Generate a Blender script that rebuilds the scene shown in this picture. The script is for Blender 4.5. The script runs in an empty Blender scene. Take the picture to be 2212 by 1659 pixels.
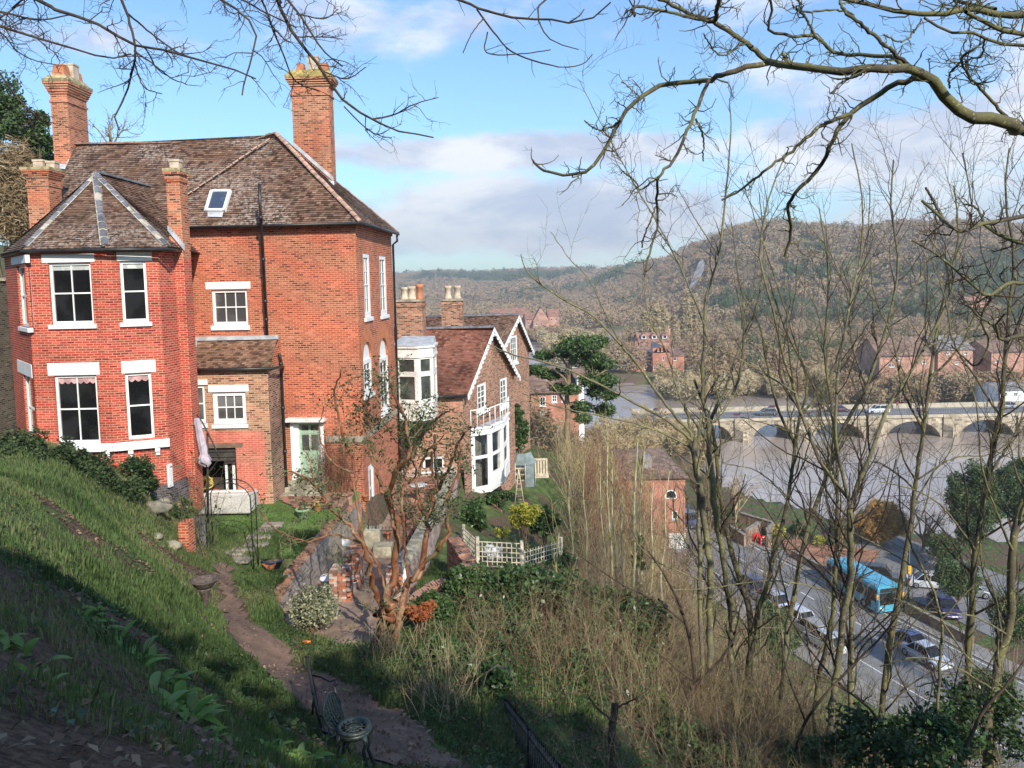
import bpy, bmesh, math, random
import numpy as np
from mathutils import Vector, Matrix
from mathutils.geometry import tessellate_polygon
S = bpy.context.scene
COL = S.collection
R = math.radians
# ---------------------------------------------------------------- camera
F_PX, W_PX, H_PX = 1660.0, 2212.0, 1659.0
PITCH, ROLL, SHIFT = math.atan(138/1660.0), 0.020, -87/2212.0
cam_d = bpy.data.cameras.new('camera'); cam = bpy.data.objects.new('camera', cam_d); COL.objects.link(cam)
cam_d.sensor_width = 36; cam_d.lens = 36*F_PX/W_PX; cam_d.shift_y = SHIFT
cam_d.clip_start = .1; cam_d.clip_end = 20000
CAMROT = Matrix.Rotation(math.pi/2-PITCH, 3, 'X') @ Matrix.Rotation(-ROLL, 3, 'Z')
cam.matrix_world = CAMROT.to_4x4()
S.camera = cam
# ---------------------------------------------------------------- light
SUN_EL, SUN_AZ = R(34), math.atan2(.42, -.91)
to_sun = Vector((math.sin(SUN_AZ)*math.cos(SUN_EL), math.cos(SUN_AZ)*math.cos(SUN_EL), math.sin(SUN_EL)))
sd = bpy.data.lights.new('sun', 'SUN'); sd.energy = 4.4; sd.angle = R(.5); sd.color = (1, .925, .80)
so = bpy.data.objects.new('sun', sd); COL.objects.link(so); so.rotation_euler = to_sun.to_track_quat('Z', 'Y').to_euler()
so.location = (0, -20, 60)
S.view_settings.view_transform = 'Standard'; S.view_settings.look = 'None'
S.view_settings.exposure = 0.5; S.view_settings.gamma = 1
w = bpy.data.worlds.new('World'); S.world = w; w.use_nodes = True
def build_world():
    nt = w.node_tree; N = nt.nodes; Lk = nt.links; N.clear()
    out = N.new('ShaderNodeOutputWorld'); bg = N.new('ShaderNodeBackground'); bg.inputs[1].default_value = .15
    sky = N.new('ShaderNodeTexSky'); sky.sky_type = 'NISHITA'; sky.sun_disc = False
    sky.sun_elevation = SUN_EL; sky.sun_rotation = SUN_AZ; sky.air_density = 1.0; sky.dust_density = .6; sky.ozone_density = 1.5
    tc = N.new('ShaderNodeTexCoord'); sep = N.new('ShaderNodeSeparateXYZ'); Lk.new(tc.outputs['Generated'], sep.inputs[0])
    # stretch the direction so that clouds flatten towards the horizon
    def math_(op, a, b=None, c=None, clamp=False):
        m = N.new('ShaderNodeMath'); m.operation = op; m.use_clamp = clamp
        for i, v in enumerate((a, b, c)):
            if v is None: continue
            if isinstance(v, (int, float)): m.inputs[i].default_value = v
            else: Lk.new(v, m.inputs[i])
        return m.outputs[0]
    zz = sep.outputs[2]
    comb = N.new('ShaderNodeCombineXYZ'); Lk.new(sep.outputs[0], comb.inputs[0]); Lk.new(sep.outputs[1], comb.inputs[1])
    Lk.new(math_('MULTIPLY', zz, 2.6), comb.inputs[2])
    def noise(scale, detail, off, rough=.55, dist=0.):
        mp = N.new('ShaderNodeMapping'); mp.inputs['Location'].default_value = off; Lk.new(comb.outputs[0], mp.inputs[0])
        n = N.new('ShaderNodeTexNoise'); n.inputs['Scale'].default_value = scale; n.inputs['Detail'].default_value = detail
        n.inputs['Roughness'].default_value = rough; n.inputs['Distortion'].default_value = dist
        Lk.new(mp.outputs[0], n.inputs['Vector']); return n.outputs['Fac']
    def ramp(v, a, b, x0=0., x1=1.):
        m = N.new('ShaderNodeMapRange'); m.interpolation_type = 'SMOOTHSTEP'
        m.inputs[1].default_value = a; m.inputs[2].default_value = b; m.inputs[3].default_value = x0; m.inputs[4].default_value = x1
        Lk.new(v, m.inputs[0]); return m.outputs[0]
    def blob(dx, dz, sx, sz):      # soft patch of cloud round one direction of the sky (dx = x/y, dz = z/y)
        ax = math_('DIVIDE', sep.outputs[0], math_('MAXIMUM', sep.outputs[1], .05))
        az = math_('DIVIDE', zz, math_('MAXIMUM', sep.outputs[1], .05))
        a = math_('DIVIDE', math_('SUBTRACT', ax, dx), sx); b = math_('DIVIDE', math_('SUBTRACT', az, dz), sz)
        d = math_('ADD', math_('MULTIPLY', a, a), math_('MULTIPLY', b, b))
        return math_('EXPONENT', math_('MULTIPLY', d, -1.))
    n1 = noise(3.2, 9, (3.1, 0.4, 1.7), .56, .25); n2 = noise(9., 8, (1., 5., 2.), .6)
    cov = math_('MULTIPLY', blob(.04, .075, .36, .055), .40)
    for a, k in (((.52, .14, .25, .12), .30), ((.78, .3, .26, .24), .32), ((-.02, .165, .36, .026), .30), ((.42, .235, .17, .04), .26), ((.5, .05, .4, .05), .3),
                 ((.05, .33, .2, .08), .13), ((-.5, .31, .25, .07), .17), ((.3, .36, .2, .08), .17), ((-.28, .33, .1, .07), .12)):
        cov = math_('MAXIMUM', cov, math_('MULTIPLY', blob(*a), k))
    base = math_('ADD', math_('ADD', math_('MULTIPLY', n1, .7), math_('MULTIPLY', n2, .3)), cov)
    mask = ramp(base, .60, .76)
    shade = ramp(math_('ADD', math_('MULTIPLY', noise(5., 7, (7., 2., 4.), .6, .3), 1.), math_('MULTIPLY', base, .0)), .38, .62)
    cc = N.new('ShaderNodeMix'); cc.data_type = 'RGBA'; Lk.new(shade, cc.inputs[0])
    cc.inputs[6].default_value = (3.0, 3.3, 4.2, 1); cc.inputs[7].default_value = (5.4, 5.4, 5.5, 1)
    mx = N.new('ShaderNodeMix'); mx.data_type = 'RGBA'; Lk.new(math_('MULTIPLY', mask, .93), mx.inputs[0])
    tint = N.new('ShaderNodeMix'); tint.data_type = 'RGBA'; tint.blend_type = 'MULTIPLY'; tint.inputs[0].default_value = 1
    tint.inputs[7].default_value = SKY_TINT
    Lk.new(sky.outputs[0], tint.inputs[6])
    Lk.new(tint.outputs[2], mx.inputs[6]); Lk.new(cc.outputs[2], mx.inputs[7])
    Lk.new(mx.outputs[2], bg.inputs[0]); Lk.new(bg.outputs[0], out.inputs[0])
SKY_TINT = (.70, .92, 1.08, 1)
build_world()
S.cycles.max_bounces = 6; S.cycles.diffuse_bounces = 3; S.cycles.glossy_bounces = 3; S.cycles.transparent_max_bounces = 8
S.cycles.volume_bounces = 0

# ---------------------------------------------------------------- pixel <-> world
def ray(px, py):
    v = Vector(((px-W_PX/2)/F_PX, -(py-H_PX/2)/F_PX + SHIFT*W_PX/F_PX, -1))
    return CAMROT @ v
def at(px, py, Y):
    d = ray(px, py); return d*(Y/d.y)
def atz(px, py, z):
    d = ray(px, py); return d*(z/d.z)
def proj(p):
    v = CAMROT.transposed() @ Vector(p)
    x = v.x/-v.z; y = v.y/-v.z
    return W_PX/2+x*F_PX, H_PX/2-(y-SHIFT*W_PX/F_PX)*F_PX
# ---------------------------------------------------------------- tags
def tag(o, label=None, cat=None, group=None, kind=None):
    if label: o['label'] = label
    if cat: o['category'] = cat
    if group: o['group'] = group
    if kind: o['kind'] = kind
    return o
def thing(name, label, cat, loc=(0, 0, 0), rz=0, group=None):
    o = bpy.data.objects.new(name, None); COL.objects.link(o); o.empty_display_size = .3
    o.location = loc; o.rotation_euler = (0, 0, rz)
    return tag(o, label, cat, group)
def kids(o): return [c for c in COL.objects if c.parent == o]
def copy_tree(o, parent=None):
    c = o.copy(); COL.objects.link(c); c.parent = parent
    for ch in [q for q in list(o.children)]: copy_tree(ch, c)
    return c
# ---------------------------------------------------------------- mesh builder
class MB:
    def __init__(s): s.v = []; s.f = []; s.uv = []; s.mi = []; s.smooth = []
    def add(s, vs, fs, uvs=None, mi=0, smooth=False):
        b = len(s.v); s.v += [tuple(p) for p in vs]
        for k, f in enumerate(fs):
            s.f.append([b+i for i in f]); s.mi.append(mi); s.smooth.append(smooth)
            s.uv.append(uvs[k] if uvs else None)
        return s
    def poly(s, pts, uv=None, mi=0): return s.add(pts, [list(range(len(pts)))], [uv] if uv else None, mi)
    def hexa(s, c, mi=0):   # 8 corners: bottom 0-3 ccw, top 4-7
        return s.add(c, [[3, 2, 1, 0], [4, 5, 6, 7], [0, 1, 5, 4], [1, 2, 6, 5], [2, 3, 7, 6], [3, 0, 4, 7]], mi=mi)
    def box(s, x0, x1, y0, y1, z0, z1, mi=0, M=None, tx=0, ty=0):
        c = [(x0, y0, z0), (x1, y0, z0), (x1, y1, z0), (x0, y1, z0), (x0+tx, y0+ty, z1), (x1-tx, y0+ty, z1), (x1-tx, y1-ty, z1), (x0+tx, y1-ty, z1)]
        if M is not None: c = [M @ Vector(p) for p in c]
        return s.hexa(c, mi)
    def tube(s, pts, r, n=8, mi=0, cap=True, smooth=True):
        pts = [Vector(p) for p in pts]; rr = r if isinstance(r, (list, tuple)) else [r]*len(pts)
        vs = []; fs = []; prev = None
        for i, p in enumerate(pts):
            t = (pts[min(i+1, len(pts)-1)]-pts[max(i-1, 0)])
            if t.length < 1e-9: t = Vector((0, 0, 1))
            t.normalize()
            if prev is None:
                a = Vector((1, 0, 0)) if abs(t.x) < .9 else Vector((0, 1, 0)); a = (a-t*a.dot(t)).normalized()
            else:
                a = (prev-t*prev.dot(t)); a = a.normalized() if a.length > 1e-6 else t.orthogonal().normalized()
            prev = a; b = t.cross(a)
            for k in range(n):
                th = 2*math.pi*k/n; vs.append(p+(a*math.cos(th)+b*math.sin(th))*rr[i])
        for i in range(len(pts)-1):
            for k in range(n):
                fs.append([i*n+k, i*n+(k+1) % n, (i+1)*n+(k+1) % n, (i+1)*n+k])
        if cap: fs.append(list(range(n))[::-1]); fs.append([(len(pts)-1)*n+k for k in range(n)])
        return s.add(vs, fs, mi=mi, smooth=smooth)
    def lathe(s, prof, c=(0, 0, 0), n=16, mi=0, squash=1, M=None):   # prof: [(r,z)]
        vs = []; fs = []
        for r, z in prof:
            for k in range(n):
                th = 2*math.pi*k/n; p = Vector((c[0]+r*math.cos(th), c[1]+r*squash*math.sin(th), c[2]+z))
                vs.append(M @ p if M is not None else p)
        for i in range(len(prof)-1):
            for k in range(n): fs.append([i*n+k, i*n+(k+1) % n, (i+1)*n+(k+1) % n, (i+1)*n+k])
        if prof[0][0] > 1e-4: fs.append(list(range(n))[::-1])
        if prof[-1][0] > 1e-4: fs.append([(len(prof)-1)*n+k for k in range(n)])
        return s.add(vs, fs, mi=mi, smooth=True)
    def blob(s, c, r, n=10, m=7, jit=.12, seed=0, mi=0):  # irregular stone
        rg = random.Random(seed); vs = []; fs = []
        for i in range(m+1):
            ph = math.pi*i/m
            for k in range(n):
                th = 2*math.pi*k/n; q = 1+rg.uniform(-jit, jit)*(0 < i < m)
                vs.append((c[0]+r[0]*q*math.sin(ph)*math.cos(th), c[1]+r[1]*q*math.sin(ph)*math.sin(th), c[2]+r[2]*q*math.cos(ph)))
        for i in range(m):
            for k in range(n): fs.append([i*n+k, (i+1)*n+k, (i+1)*n+(k+1) % n, i*n+(k+1) % n])
        return s.add(vs, fs, mi=mi, smooth=True)
    def build(s, name, mats, parent=None, bevel=0, local=False):
        me = bpy.data.meshes.new(name)
        vs = s.v
        if parent is not None and not local:      # vertices are world coordinates: bring them to the parent's frame
            Mi = (Matrix.Translation(parent_world(parent)[0]) @ Matrix.Rotation(parent_world(parent)[1], 4, 'Z')).inverted()
            vs = [tuple(Mi @ Vector(p)) for p in vs]
        me.from_pydata(vs, [], s.f)
        if any(u is not None for u in s.uv):
            ul = me.uv_layers.new(name='UVMap'); i = 0
            for f, u in zip(s.f, s.uv):
                for k in range(len(f)):
                    if u is not None: ul.data[i].uv = u[k]
                    i += 1
        for m in (mats if isinstance(mats, (list, tuple)) else [mats]): me.materials.append(m)
        me.polygons.foreach_set('material_index', s.mi); me.polygons.foreach_set('use_smooth', s.smooth)
        me.update()
        o = bpy.data.objects.new(name, me); COL.objects.link(o)
        if parent is not None: o.parent = parent
        if bevel:
            b = o.modifiers.new('bevel', 'BEVEL'); b.width = bevel; b.segments = 2; b.limit_method = 'ANGLE'
        return o
def parent_world(p):
    loc = Vector(p.location); rz = p.rotation_euler.z
    q = p.parent
    while q is not None:
        loc = Matrix.Rotation(q.rotation_euler.z, 4, 'Z') @ loc + Vector(q.location); rz += q.rotation_euler.z; q = q.parent
    return loc, rz
def np_mesh(name, V, Fc, mat, parent=None, rnd=None, smooth=False):
    V = np.asarray(V, dtype=np.float32); Fc = np.asarray(Fc, dtype=np.int32)
    if parent is not None:
        loc, rz = parent_world(parent); V = V-np.array(loc, dtype=np.float32)
        if abs(rz) > 1e-9:
            c, s_ = math.cos(-rz), math.sin(-rz); V = np.stack([V[:, 0]*c-V[:, 1]*s_, V[:, 0]*s_+V[:, 1]*c, V[:, 2]], 1)
    me = bpy.data.meshes.new(name); k = Fc.shape[1]
    me.vertices.add(len(V)); me.vertices.foreach_set('co', V.astype(np.float32).ravel())
    me.loops.add(Fc.size); me.loops.foreach_set('vertex_index', Fc.ravel())
    me.polygons.add(len(Fc)); me.polygons.foreach_set('loop_start', np.arange(0, Fc.size, k, dtype=np.int32))
    me.polygons.foreach_set('loop_total', np.full(len(Fc), k, dtype=np.int32))
    if smooth: me.polygons.foreach_set('use_smooth', np.ones(len(Fc), dtype=bool))
    if rnd is not None:
        a = me.attributes.new('rnd', 'FLOAT', 'POINT'); a.data.foreach_set('value', np.asarray(rnd, dtype=np.float32))
    me.materials.append(mat); me.update(calc_edges=True)
    o = bpy.data.objects.new(name, me); COL.objects.link(o)
    if parent is not None: o.parent = parent
    return o
# ---------------------------------------------------------------- materials
def newmat(name):
    m = bpy.data.materials.new(name); m.use_nodes = True
    nt = m.node_tree; return m, nt, nt.nodes['Principled BSDF']
def mixc(nt, fac, a, b, mode='MIX'):
    x = nt.nodes.new('ShaderNodeMix'); x.data_type = 'RGBA'; x.blend_type = mode
    if isinstance(fac, (int, float)): x.inputs[0].default_value = fac
    else: nt.links.new(fac, x.inputs[0])
    for i, v in ((6, a), (7, b)):
        if isinstance(v, tuple): x.inputs[i].default_value = (*v[:3], 1)
        else: nt.links.new(v, x.inputs[i])
    return x.outputs[2]
def nz(nt, scale, detail=5, vec=None, rough=.55, out='Fac', dist=0.):
    n = nt.nodes.new('ShaderNodeTexNoise'); n.inputs['Scale'].default_value = scale; n.inputs['Detail'].default_value = detail
    n.inputs['Roughness'].default_value = rough; n.inputs['Distortion'].default_value = dist
    nt.links.new(vec if vec is not None else pos(nt), n.inputs['Vector']); return n.outputs[out]
def pos(nt): return nt.nodes.new('ShaderNodeNewGeometry').outputs['Position']
def rr(nt, v, a, b, c=0., d=1.):
    m = nt.nodes.new('ShaderNodeMapRange'); m.interpolation_type = 'SMOOTHSTEP'
    for i, q in enumerate((a, b, c, d)): m.inputs[i+1].default_value = q
    nt.links.new(v, m.inputs[0]); return m.outputs[0]
def bump(nt, bs, h, strength=.5, dist=.02):
    b = nt.nodes.new('ShaderNodeBump'); b.inputs['Strength'].default_value = strength; b.inputs['Distance'].default_value = dist
    nt.links.new(h, b.inputs['Height']); nt.links.new(b.outputs[0], bs.inputs['Normal'])
def vm(nt, op, a, b=None):
    n = nt.nodes.new('ShaderNodeVectorMath'); n.operation = op
    for i, v in enumerate((a, b)):
        if v is None: continue
        if isinstance(v, tuple): n.inputs[i].default_value = v
        else: nt.links.new(v, n.inputs[i])
    return n
def wallcoord(nt):     # metres along and up any surface, from its own normal
    g = nt.nodes.new('ShaderNodeNewGeometry')
    t = vm(nt, 'NORMALIZE', vm(nt, 'CROSS_PRODUCT', (0.0007, 0.0003, 1), g.outputs['True Normal']).outputs[0]).outputs[0]
    bt = vm(nt, 'CROSS_PRODUCT', g.outputs['True Normal'], t).outputs[0]
    u = vm(nt, 'DOT_PRODUCT', g.outputs['Position'], t).outputs['Value']; v = vm(nt, 'DOT_PRODUCT', g.outputs['Position'], bt).outputs['Value']
    c = nt.nodes.new('ShaderNodeCombineXYZ'); nt.links.new(u, c.inputs[0]); nt.links.new(v, c.inputs[1]); return c.outputs[0]
def plain(name, col, rough=.6, metal=0, var=.25, scale=4., bmp=0., spec=.5, fine=0):
    m, nt, b = newmat(name)
    a = tuple(c*(1-var) for c in col); d = tuple(min(1, c*(1+var)) for c in col)
    f = nz(nt, scale, 6)
    c = mixc(nt, rr(nt, f, .35, .65), a, d)
    if fine: c = mixc(nt, rr(nt, nz(nt, fine, 3), .4, .7, 0, .6), c, tuple(x*.55 for x in col))
    nt.links.new(c, b.inputs['Base Color']); b.inputs['Roughness'].default_value = rough; b.inputs['Metallic'].default_value = metal
    b.inputs['Specular IOR Level'].default_value = spec
    if bmp: bump(nt, b, nz(nt, scale*6, 6), bmp, .03)
    return m
def brick(name, c1, c2, mortar, dark=.35, size=(.225, .075), blot=(.5, 1.2), paint=None, uv=False, msize=.013, odd=.35, bstr=.5):
    m, nt, b = newmat(name)
    vec = nt.nodes.new('ShaderNodeTexCoord').outputs['UV'] if uv else wallcoord(nt)
    wob = vm(nt, 'SCALE', nz(nt, 1.7, 2, out='Color')); wob.inputs[3].default_value = .03
    vec = vm(nt, 'ADD', vec, wob.outputs[0]).outputs[0]
    def bt(off, ca, cb, cm, bias=0):
        t = nt.nodes.new('ShaderNodeTexBrick'); t.offset = .5; t.inputs['Scale'].default_value = 1
        t.inputs['Brick Width'].default_value = size[0]; t.inputs['Row Height'].default_value = size[1]
        t.inputs['Mortar Size'].default_value = msize; t.inputs['Mortar Smooth'].default_value = .3; t.inputs['Bias'].default_value = bias
        t.inputs['Color1'].default_value = (*ca, 1); t.inputs['Color2'].default_value = (*cb, 1); t.inputs['Mortar'].default_value = (*cm, 1)
        mp = vm(nt, 'ADD', vec, (off*size[0]*2, off*size[1]*2, 0)); nt.links.new(mp.outputs[0], t.inputs['Vector']); return t
    t = bt(0, c1, c2, mortar)
    t2 = bt(37, (0, 0, 0), (1, 1, 1), (0, 0, 0))     # a second random value per brick: a few burnt ones
    burnt = rr(nt, t2.outputs['Color'], 1-odd, 1-odd*.45)
    dk = tuple(x*dark for x in c1)
    col = mixc(nt, burnt, t.outputs['Color'], dk)
    t3 = bt(91, (0, 0, 0), (1, 1, 1), (0, 0, 0))
    col = mixc(nt, rr(nt, t3.outputs['Color'], .8, .95, 0, .55), col, tuple(min(1, x*1.5+.05) for x in c2))
    big = nz(nt, .45, 6, rough=.65)
    col = mixc(nt, rr(nt, big, .35, .7), col, mixc(nt, 1., col, (blot[0],)*3, 'MULTIPLY'))
    stv = vm(nt, 'MULTIPLY', pos(nt), (2.2, 2.2, .35)).outputs[0]
    col = mixc(nt, rr(nt, nz(nt, 1., 6, stv, rough=.65), .52, .74, 0, .5), col, mixc(nt, 1., col, (.5, .46, .44), 'MULTIPLY'))
    grime = rr(nt, nz(nt, 1.6, 8, rough=.7), .56, .75, 0, .5)
    col = mixc(nt, grime, col, (.09, .06, .045))
    nt.links.new(col, b.inputs['Base Color']); b.inputs['Roughness'].default_value = .85; b.inputs['Specular IOR Level'].default_value = .25
    inv = nt.nodes.new('ShaderNodeMath'); inv.operation = 'SUBTRACT'; inv.inputs[0].default_value = 1; nt.links.new(t.outputs['Fac'], inv.inputs[1])
    ad = nt.nodes.new('ShaderNodeMath'); ad.operation = 'MULTIPLY_ADD'; ad.inputs[1].default_value = .4
    nt.links.new(nz(nt, 30, 5), ad.inputs[0]); nt.links.new(inv.outputs[0], ad.inputs[2])
    bump(nt, b, ad.outputs[0], bstr, .012)
    return m
def leafmat(name, cols, rough=.5, trans=.25, attr=True, spec=.4, soft=0):
    m, nt, b = newmat(name)
    a = nt.nodes.new('ShaderNodeAttribute'); a.attribute_name = 'rnd'
    r = nt.nodes.new('ShaderNodeValToRGB'); r.color_ramp.interpolation = 'LINEAR'
    e = r.color_ramp.elements
    for i, c in enumerate(cols):
        p = i/(max(1, len(cols)-1))
        el = e[i] if i < 2 else e.new(p)
        el.position = p; el.color = (*c, 1)
    nt.links.new(a.outputs['Fac'], r.inputs[0])
    col = mixc(nt, rr(nt, nz(nt, .8, 4), .4, .65, 0, .5), r.outputs[0], mixc(nt, 1., r.outputs[0], (.6, .62, .55), 'MULTIPLY'))
    nt.links.new(col, b.inputs['Base Color']); b.inputs['Roughness'].default_value = rough; b.inputs['Specular IOR Level'].default_value = spec
    if soft:      # thousands of twig tips shade like a soft mass, not like single flat cards
        sc_n = vm(nt, 'SCALE', nt.nodes.new('ShaderNodeNewGeometry').outputs['Normal']); sc_n.inputs[3].default_value = 1-soft
        nt.links.new(vm(nt, 'NORMALIZE', vm(nt, 'ADD', sc_n.outputs[0], (.12*soft, -.55*soft, .75*soft)).outputs[0]).outputs[0], b.inputs['Normal'])
    if trans:
        tr = nt.nodes.new('ShaderNodeBsdfTranslucent'); nt.links.new(col, tr.inputs[0])
        mx = nt.nodes.new('ShaderNodeMixShader'); mx.inputs[0].default_value = trans
        nt.links.new(b.outputs[0], mx.inputs[1]); nt.links.new(tr.outputs[0], mx.inputs[2])
        nt.links.new(mx.outputs[0], nt.nodes['Material Output'].inputs[0])
    return m
def bark(name, c1, c2, lich=None, scale=6., lf=(.5, .62), rough=.85):
    m, nt, b = newmat(name)
    c = mixc(nt, rr(nt, nz(nt, scale, 6), .35, .65), c1, c2)
    if lich:
        c = mixc(nt, rr(nt, nz(nt, scale*.35, 5), lf[0]-.12, lf[1], 0, .8), c, lich)
        c = mixc(nt, rr(nt, nz(nt, scale*4, 3), .62, .68, 0, .8), c, tuple(min(1, x*1.7+.1) for x in lich))
    nt.links.new(c, b.inputs['Base Color']); b.inputs['Roughness'].default_value = rough; b.inputs['Specular IOR Level'].default_value = .2
    bump(nt, b, nz(nt, scale*5, 5), .4, .02)
    return m
M = {}
M['brick_bay'] = brick('bay_brick', (.43, .046, .028), (.51, .078, .04), (.60, .30, .21), .6, odd=.16, blot=(.7,))
M['brick_main'] = brick('main_brick', (.41, .075, .034), (.50, .125, .056), (.58, .32, .21), .5, odd=.22, blot=(.75,))
M['brick_brown'] = brick('brown_brick', (.38, .15, .085), (.48, .25, .14), (.58, .42, .29), .42, odd=.42, blot=(.75,))
M['brick_paint'] = brick('painted_brick', (.56, .125, .085), (.62, .165, .115), (.64, .34, .24), .8, odd=.1, blot=(.8,))
M['brick_far'] = brick('far_brick', (.38, .14, .08), (.47, .21, .125), (.44, .33, .25), .28, odd=.5, blot=(.75,))
M['brick_wash'] = brick('whitewashed_brick', (.46, .36, .33), (.56, .46, .43), (.5, .42, .38), .6, odd=.35, blot=(.7,))
M['brick_stripe'] = brick('red_white_brick', (.42, .14, .09), (.48, .2, .13), (.72, .66, .6), .8, odd=.1, msize=.02)
M['brick_low'] = brick('red_far_brick', (.52, .19, .12), (.55, .23, .15), (.5, .3, .22), .8, odd=.15)
M['brick_chim'] = brick('chimney_brick', (.44, .105, .05), (.54, .175, .08), (.52, .34, .23), .4, odd=.32, blot=(.7,))
M['tile'] = brick('roof_tile', (.185, .10, .068), (.25, .155, .105), (.06, .04, .035), .5, size=(.165, 1.), msize=.006, uv=True, odd=.45, blot=(.7,), bstr=.3)
M['tile_mixed'] = brick('mixed_roof_tile', (.30, .16, .10), (.36, .22, .15), (.07, .05, .04), .45, size=(.165, 1.), msize=.006, uv=True, odd=.42, bstr=.3)
M['tile_red'] = brick('red_roof_tile', (.30, .12, .08), (.24, .11, .08), (.07, .04, .035), .5, size=(.165, 1.), msize=.005, uv=True, odd=.4, bstr=.3)
def mossy(m, col, lo, hi, sc=1.1, amt=.8):
    nt = m.node_tree; b = nt.nodes['Principled BSDF']; src = b.inputs['Base Color'].links[0].from_socket
    f1 = rr(nt, nz(nt, sc, 4), lo, hi); f2 = rr(nt, nz(nt, 9., 5, rough=.7), .48, .6)
    mu = nt.nodes.new('ShaderNodeMath'); mu.operation = 'MULTIPLY'; nt.links.new(f1, mu.inputs[0]); nt.links.new(f2, mu.inputs[1])
    mu2 = nt.nodes.new('ShaderNodeMath'); mu2.operation = 'MULTIPLY'; nt.links.new(mu.outputs[0], mu2.inputs[0]); mu2.inputs[1].default_value = amt
    nt.links.new(mixc(nt, mu2.outputs[0], src, col), b.inputs['Base Color'])
mossy(M['tile'], (.42, .38, .34), .44, .62, .35)
mossy(M['tile_mixed'], (.30, .26, .16), .5, .66, .8, .6)
M['hip_stone'] = plain('hip_slab', (.13, .13, .145), .8, var=.35, scale=3)
M['mortar'] = plain('lime_mortar', (.38, .34, .28), .95, var=.3, scale=6, bmp=.4)
M['hip_red'] = plain('hip_tile_red', (.42, .26, .19), .9, var=.3, scale=5, bmp=.5)
M['white'] = plain('white_paint', (.80, .80, .78), .45, var=.06, scale=2)
M['white_worn'] = plain('worn_white_paint', (.72, .70, .66), .6, var=.12, scale=2, fine=14)
M['stone_white'] = plain('painted_stone', (.76, .76, .75), .6, var=.06, scale=3)
M['lead'] = plain('lead_flashing', (.42, .43, .45), .5, var=.2, scale=3)
M['black'] = plain('black_iron', (.018, .018, .020), .35, var=.3)
M['gutter'] = plain('black_gutter', (.022, .021, .020), .4, var=.3)
M['terra'] = plain('terracotta', (.46, .17, .08), .8, var=.2, scale=3)
M['pot_pale'] = plain('buff_clay', (.50, .40, .30), .85, var=.2, scale=4)
M['cap'] = plain('chimney_cap', (.34, .28, .15), .9, var=.45, scale=5, bmp=.6)
M['lichen'] = plain('orange_lichen', (.33, .25, .08), .9, var=.4, scale=6, bmp=.5)
def glass(name, col, rough=.06):
    m, nt, b = newmat(name)
    c = mixc(nt, rr(nt, nz(nt, .9, 3), .42, .62), tuple(x*.4 for x in col), col)
    nt.links.new(c, b.inputs['Base Color']); b.inputs['Roughness'].default_value = rough; b.inputs['Specular IOR Level'].default_value = .5
    bump(nt, b, nz(nt, 1.5, 2), .04, .02); return m
M['glass'] = glass('window_glass', (.02, .02, .022))
M['glass_net'] = glass('curtained_glass', (.16, .16, .16))
M['glass_green'] = glass('bay_glass', (.10, .11, .10))
M['door_green'] = plain('sage_door_paint', (.36, .50, .37), .45, var=.06)
M['stone'] = plain('old_stone', (.33, .29, .22), .9, var=.35, scale=3, bmp=.5, fine=20)
M['rock'] = plain('garden_rock', (.24, .215, .16), .9, var=.3, scale=3, bmp=.5)
M['coping'] = plain('mossy_coping', (.33, .30, .22), .95, var=.4, scale=2.5, bmp=.6, fine=12)
M['asphalt'] = plain('asphalt', (.20, .195, .195), .75, var=.12, scale=.5, fine=60)
M['pave'] = plain('pavement', (.25, .235, .22), .85, var=.15, scale=.8, fine=30)
M['mark'] = plain('road_paint', (.7, .7, .66), .6, var=.1)
M['kerb'] = plain('kerb_stone', (.33, .31, .28), .85, var=.2)
M['sandstone'] = brick('bridge_sandstone', (.40, .33, .24), (.46, .38, .28), (.32, .26, .19), .6, size=(.9, .45), odd=.3, msize=.02, blot=(.75,))
M['bridge_band'] = plain('bridge_band_stone', (.42, .36, .27), .85, var=.15, scale=.8)
M['wicker'] = brick('pale_wicker', (.58, .55, .50), (.64, .61, .56), (.42, .40, .36), .9, size=(.05, .02), msize=.003, odd=.1, blot=(.95,))
M['cushion'] = plain('white_cover', (.66, .65, .62), .9, var=.05)
M['parasol'] = plain('parasol_cloth', (.44, .38, .43), .9, var=.12, scale=5)
M['hose'] = plain('yellow_hose', (.62, .48, .10), .5, var=.1)
M['wood_pale'] = plain('pale_wood', (.56, .46, .34), .8, var=.2, scale=5)
M['wood_grey'] = plain('weathered_wood', (.50, .46, .36), .85, var=.2, scale=6)
M['tarp'] = plain('grey_tarpaulin', (.20, .25, .25), .35, var=.2, scale=3)
M['sheet'] = plain('crumpled_clear_sheet', (.55, .57, .58), .25, var=.2, scale=9, bmp=.8)
M['green_glaze'] = plain('green_glazed_pot', (.28, .42, .25), .35, var=.15)
M['brown_glaze'] = plain('brown_glazed_pot', (.34, .15, .06), .3, var=.3)
M['plastic_white'] = plain('white_plastic', (.66, .67, .68), .4, var=.05)
M['orange'] = plain('orange_plastic', (.75, .18, .04), .4, var=.05)
M['iron_green'] = plain('verdigris_iron', (.05, .065, .055), .4, var=.4, scale=25)
M['iron_old'] = plain('worn_iron', (.055, .05, .052), .4, var=.4, scale=30, metal=.3)
M['paver'] = brick('red_paving', (.40, .17, .11), (.46, .24, .16), (.2, .18, .14), .45, size=(.225, .225), odd=.4, msize=.012)
M['slab'] = plain('stone_slab', (.25, .215, .18), .9, var=.25, scale=3, bmp=.3)
M['bark_peel'] = bark('peeling_bark', (.15, .052, .024), (.25, .105, .048), None, 7.)
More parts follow.
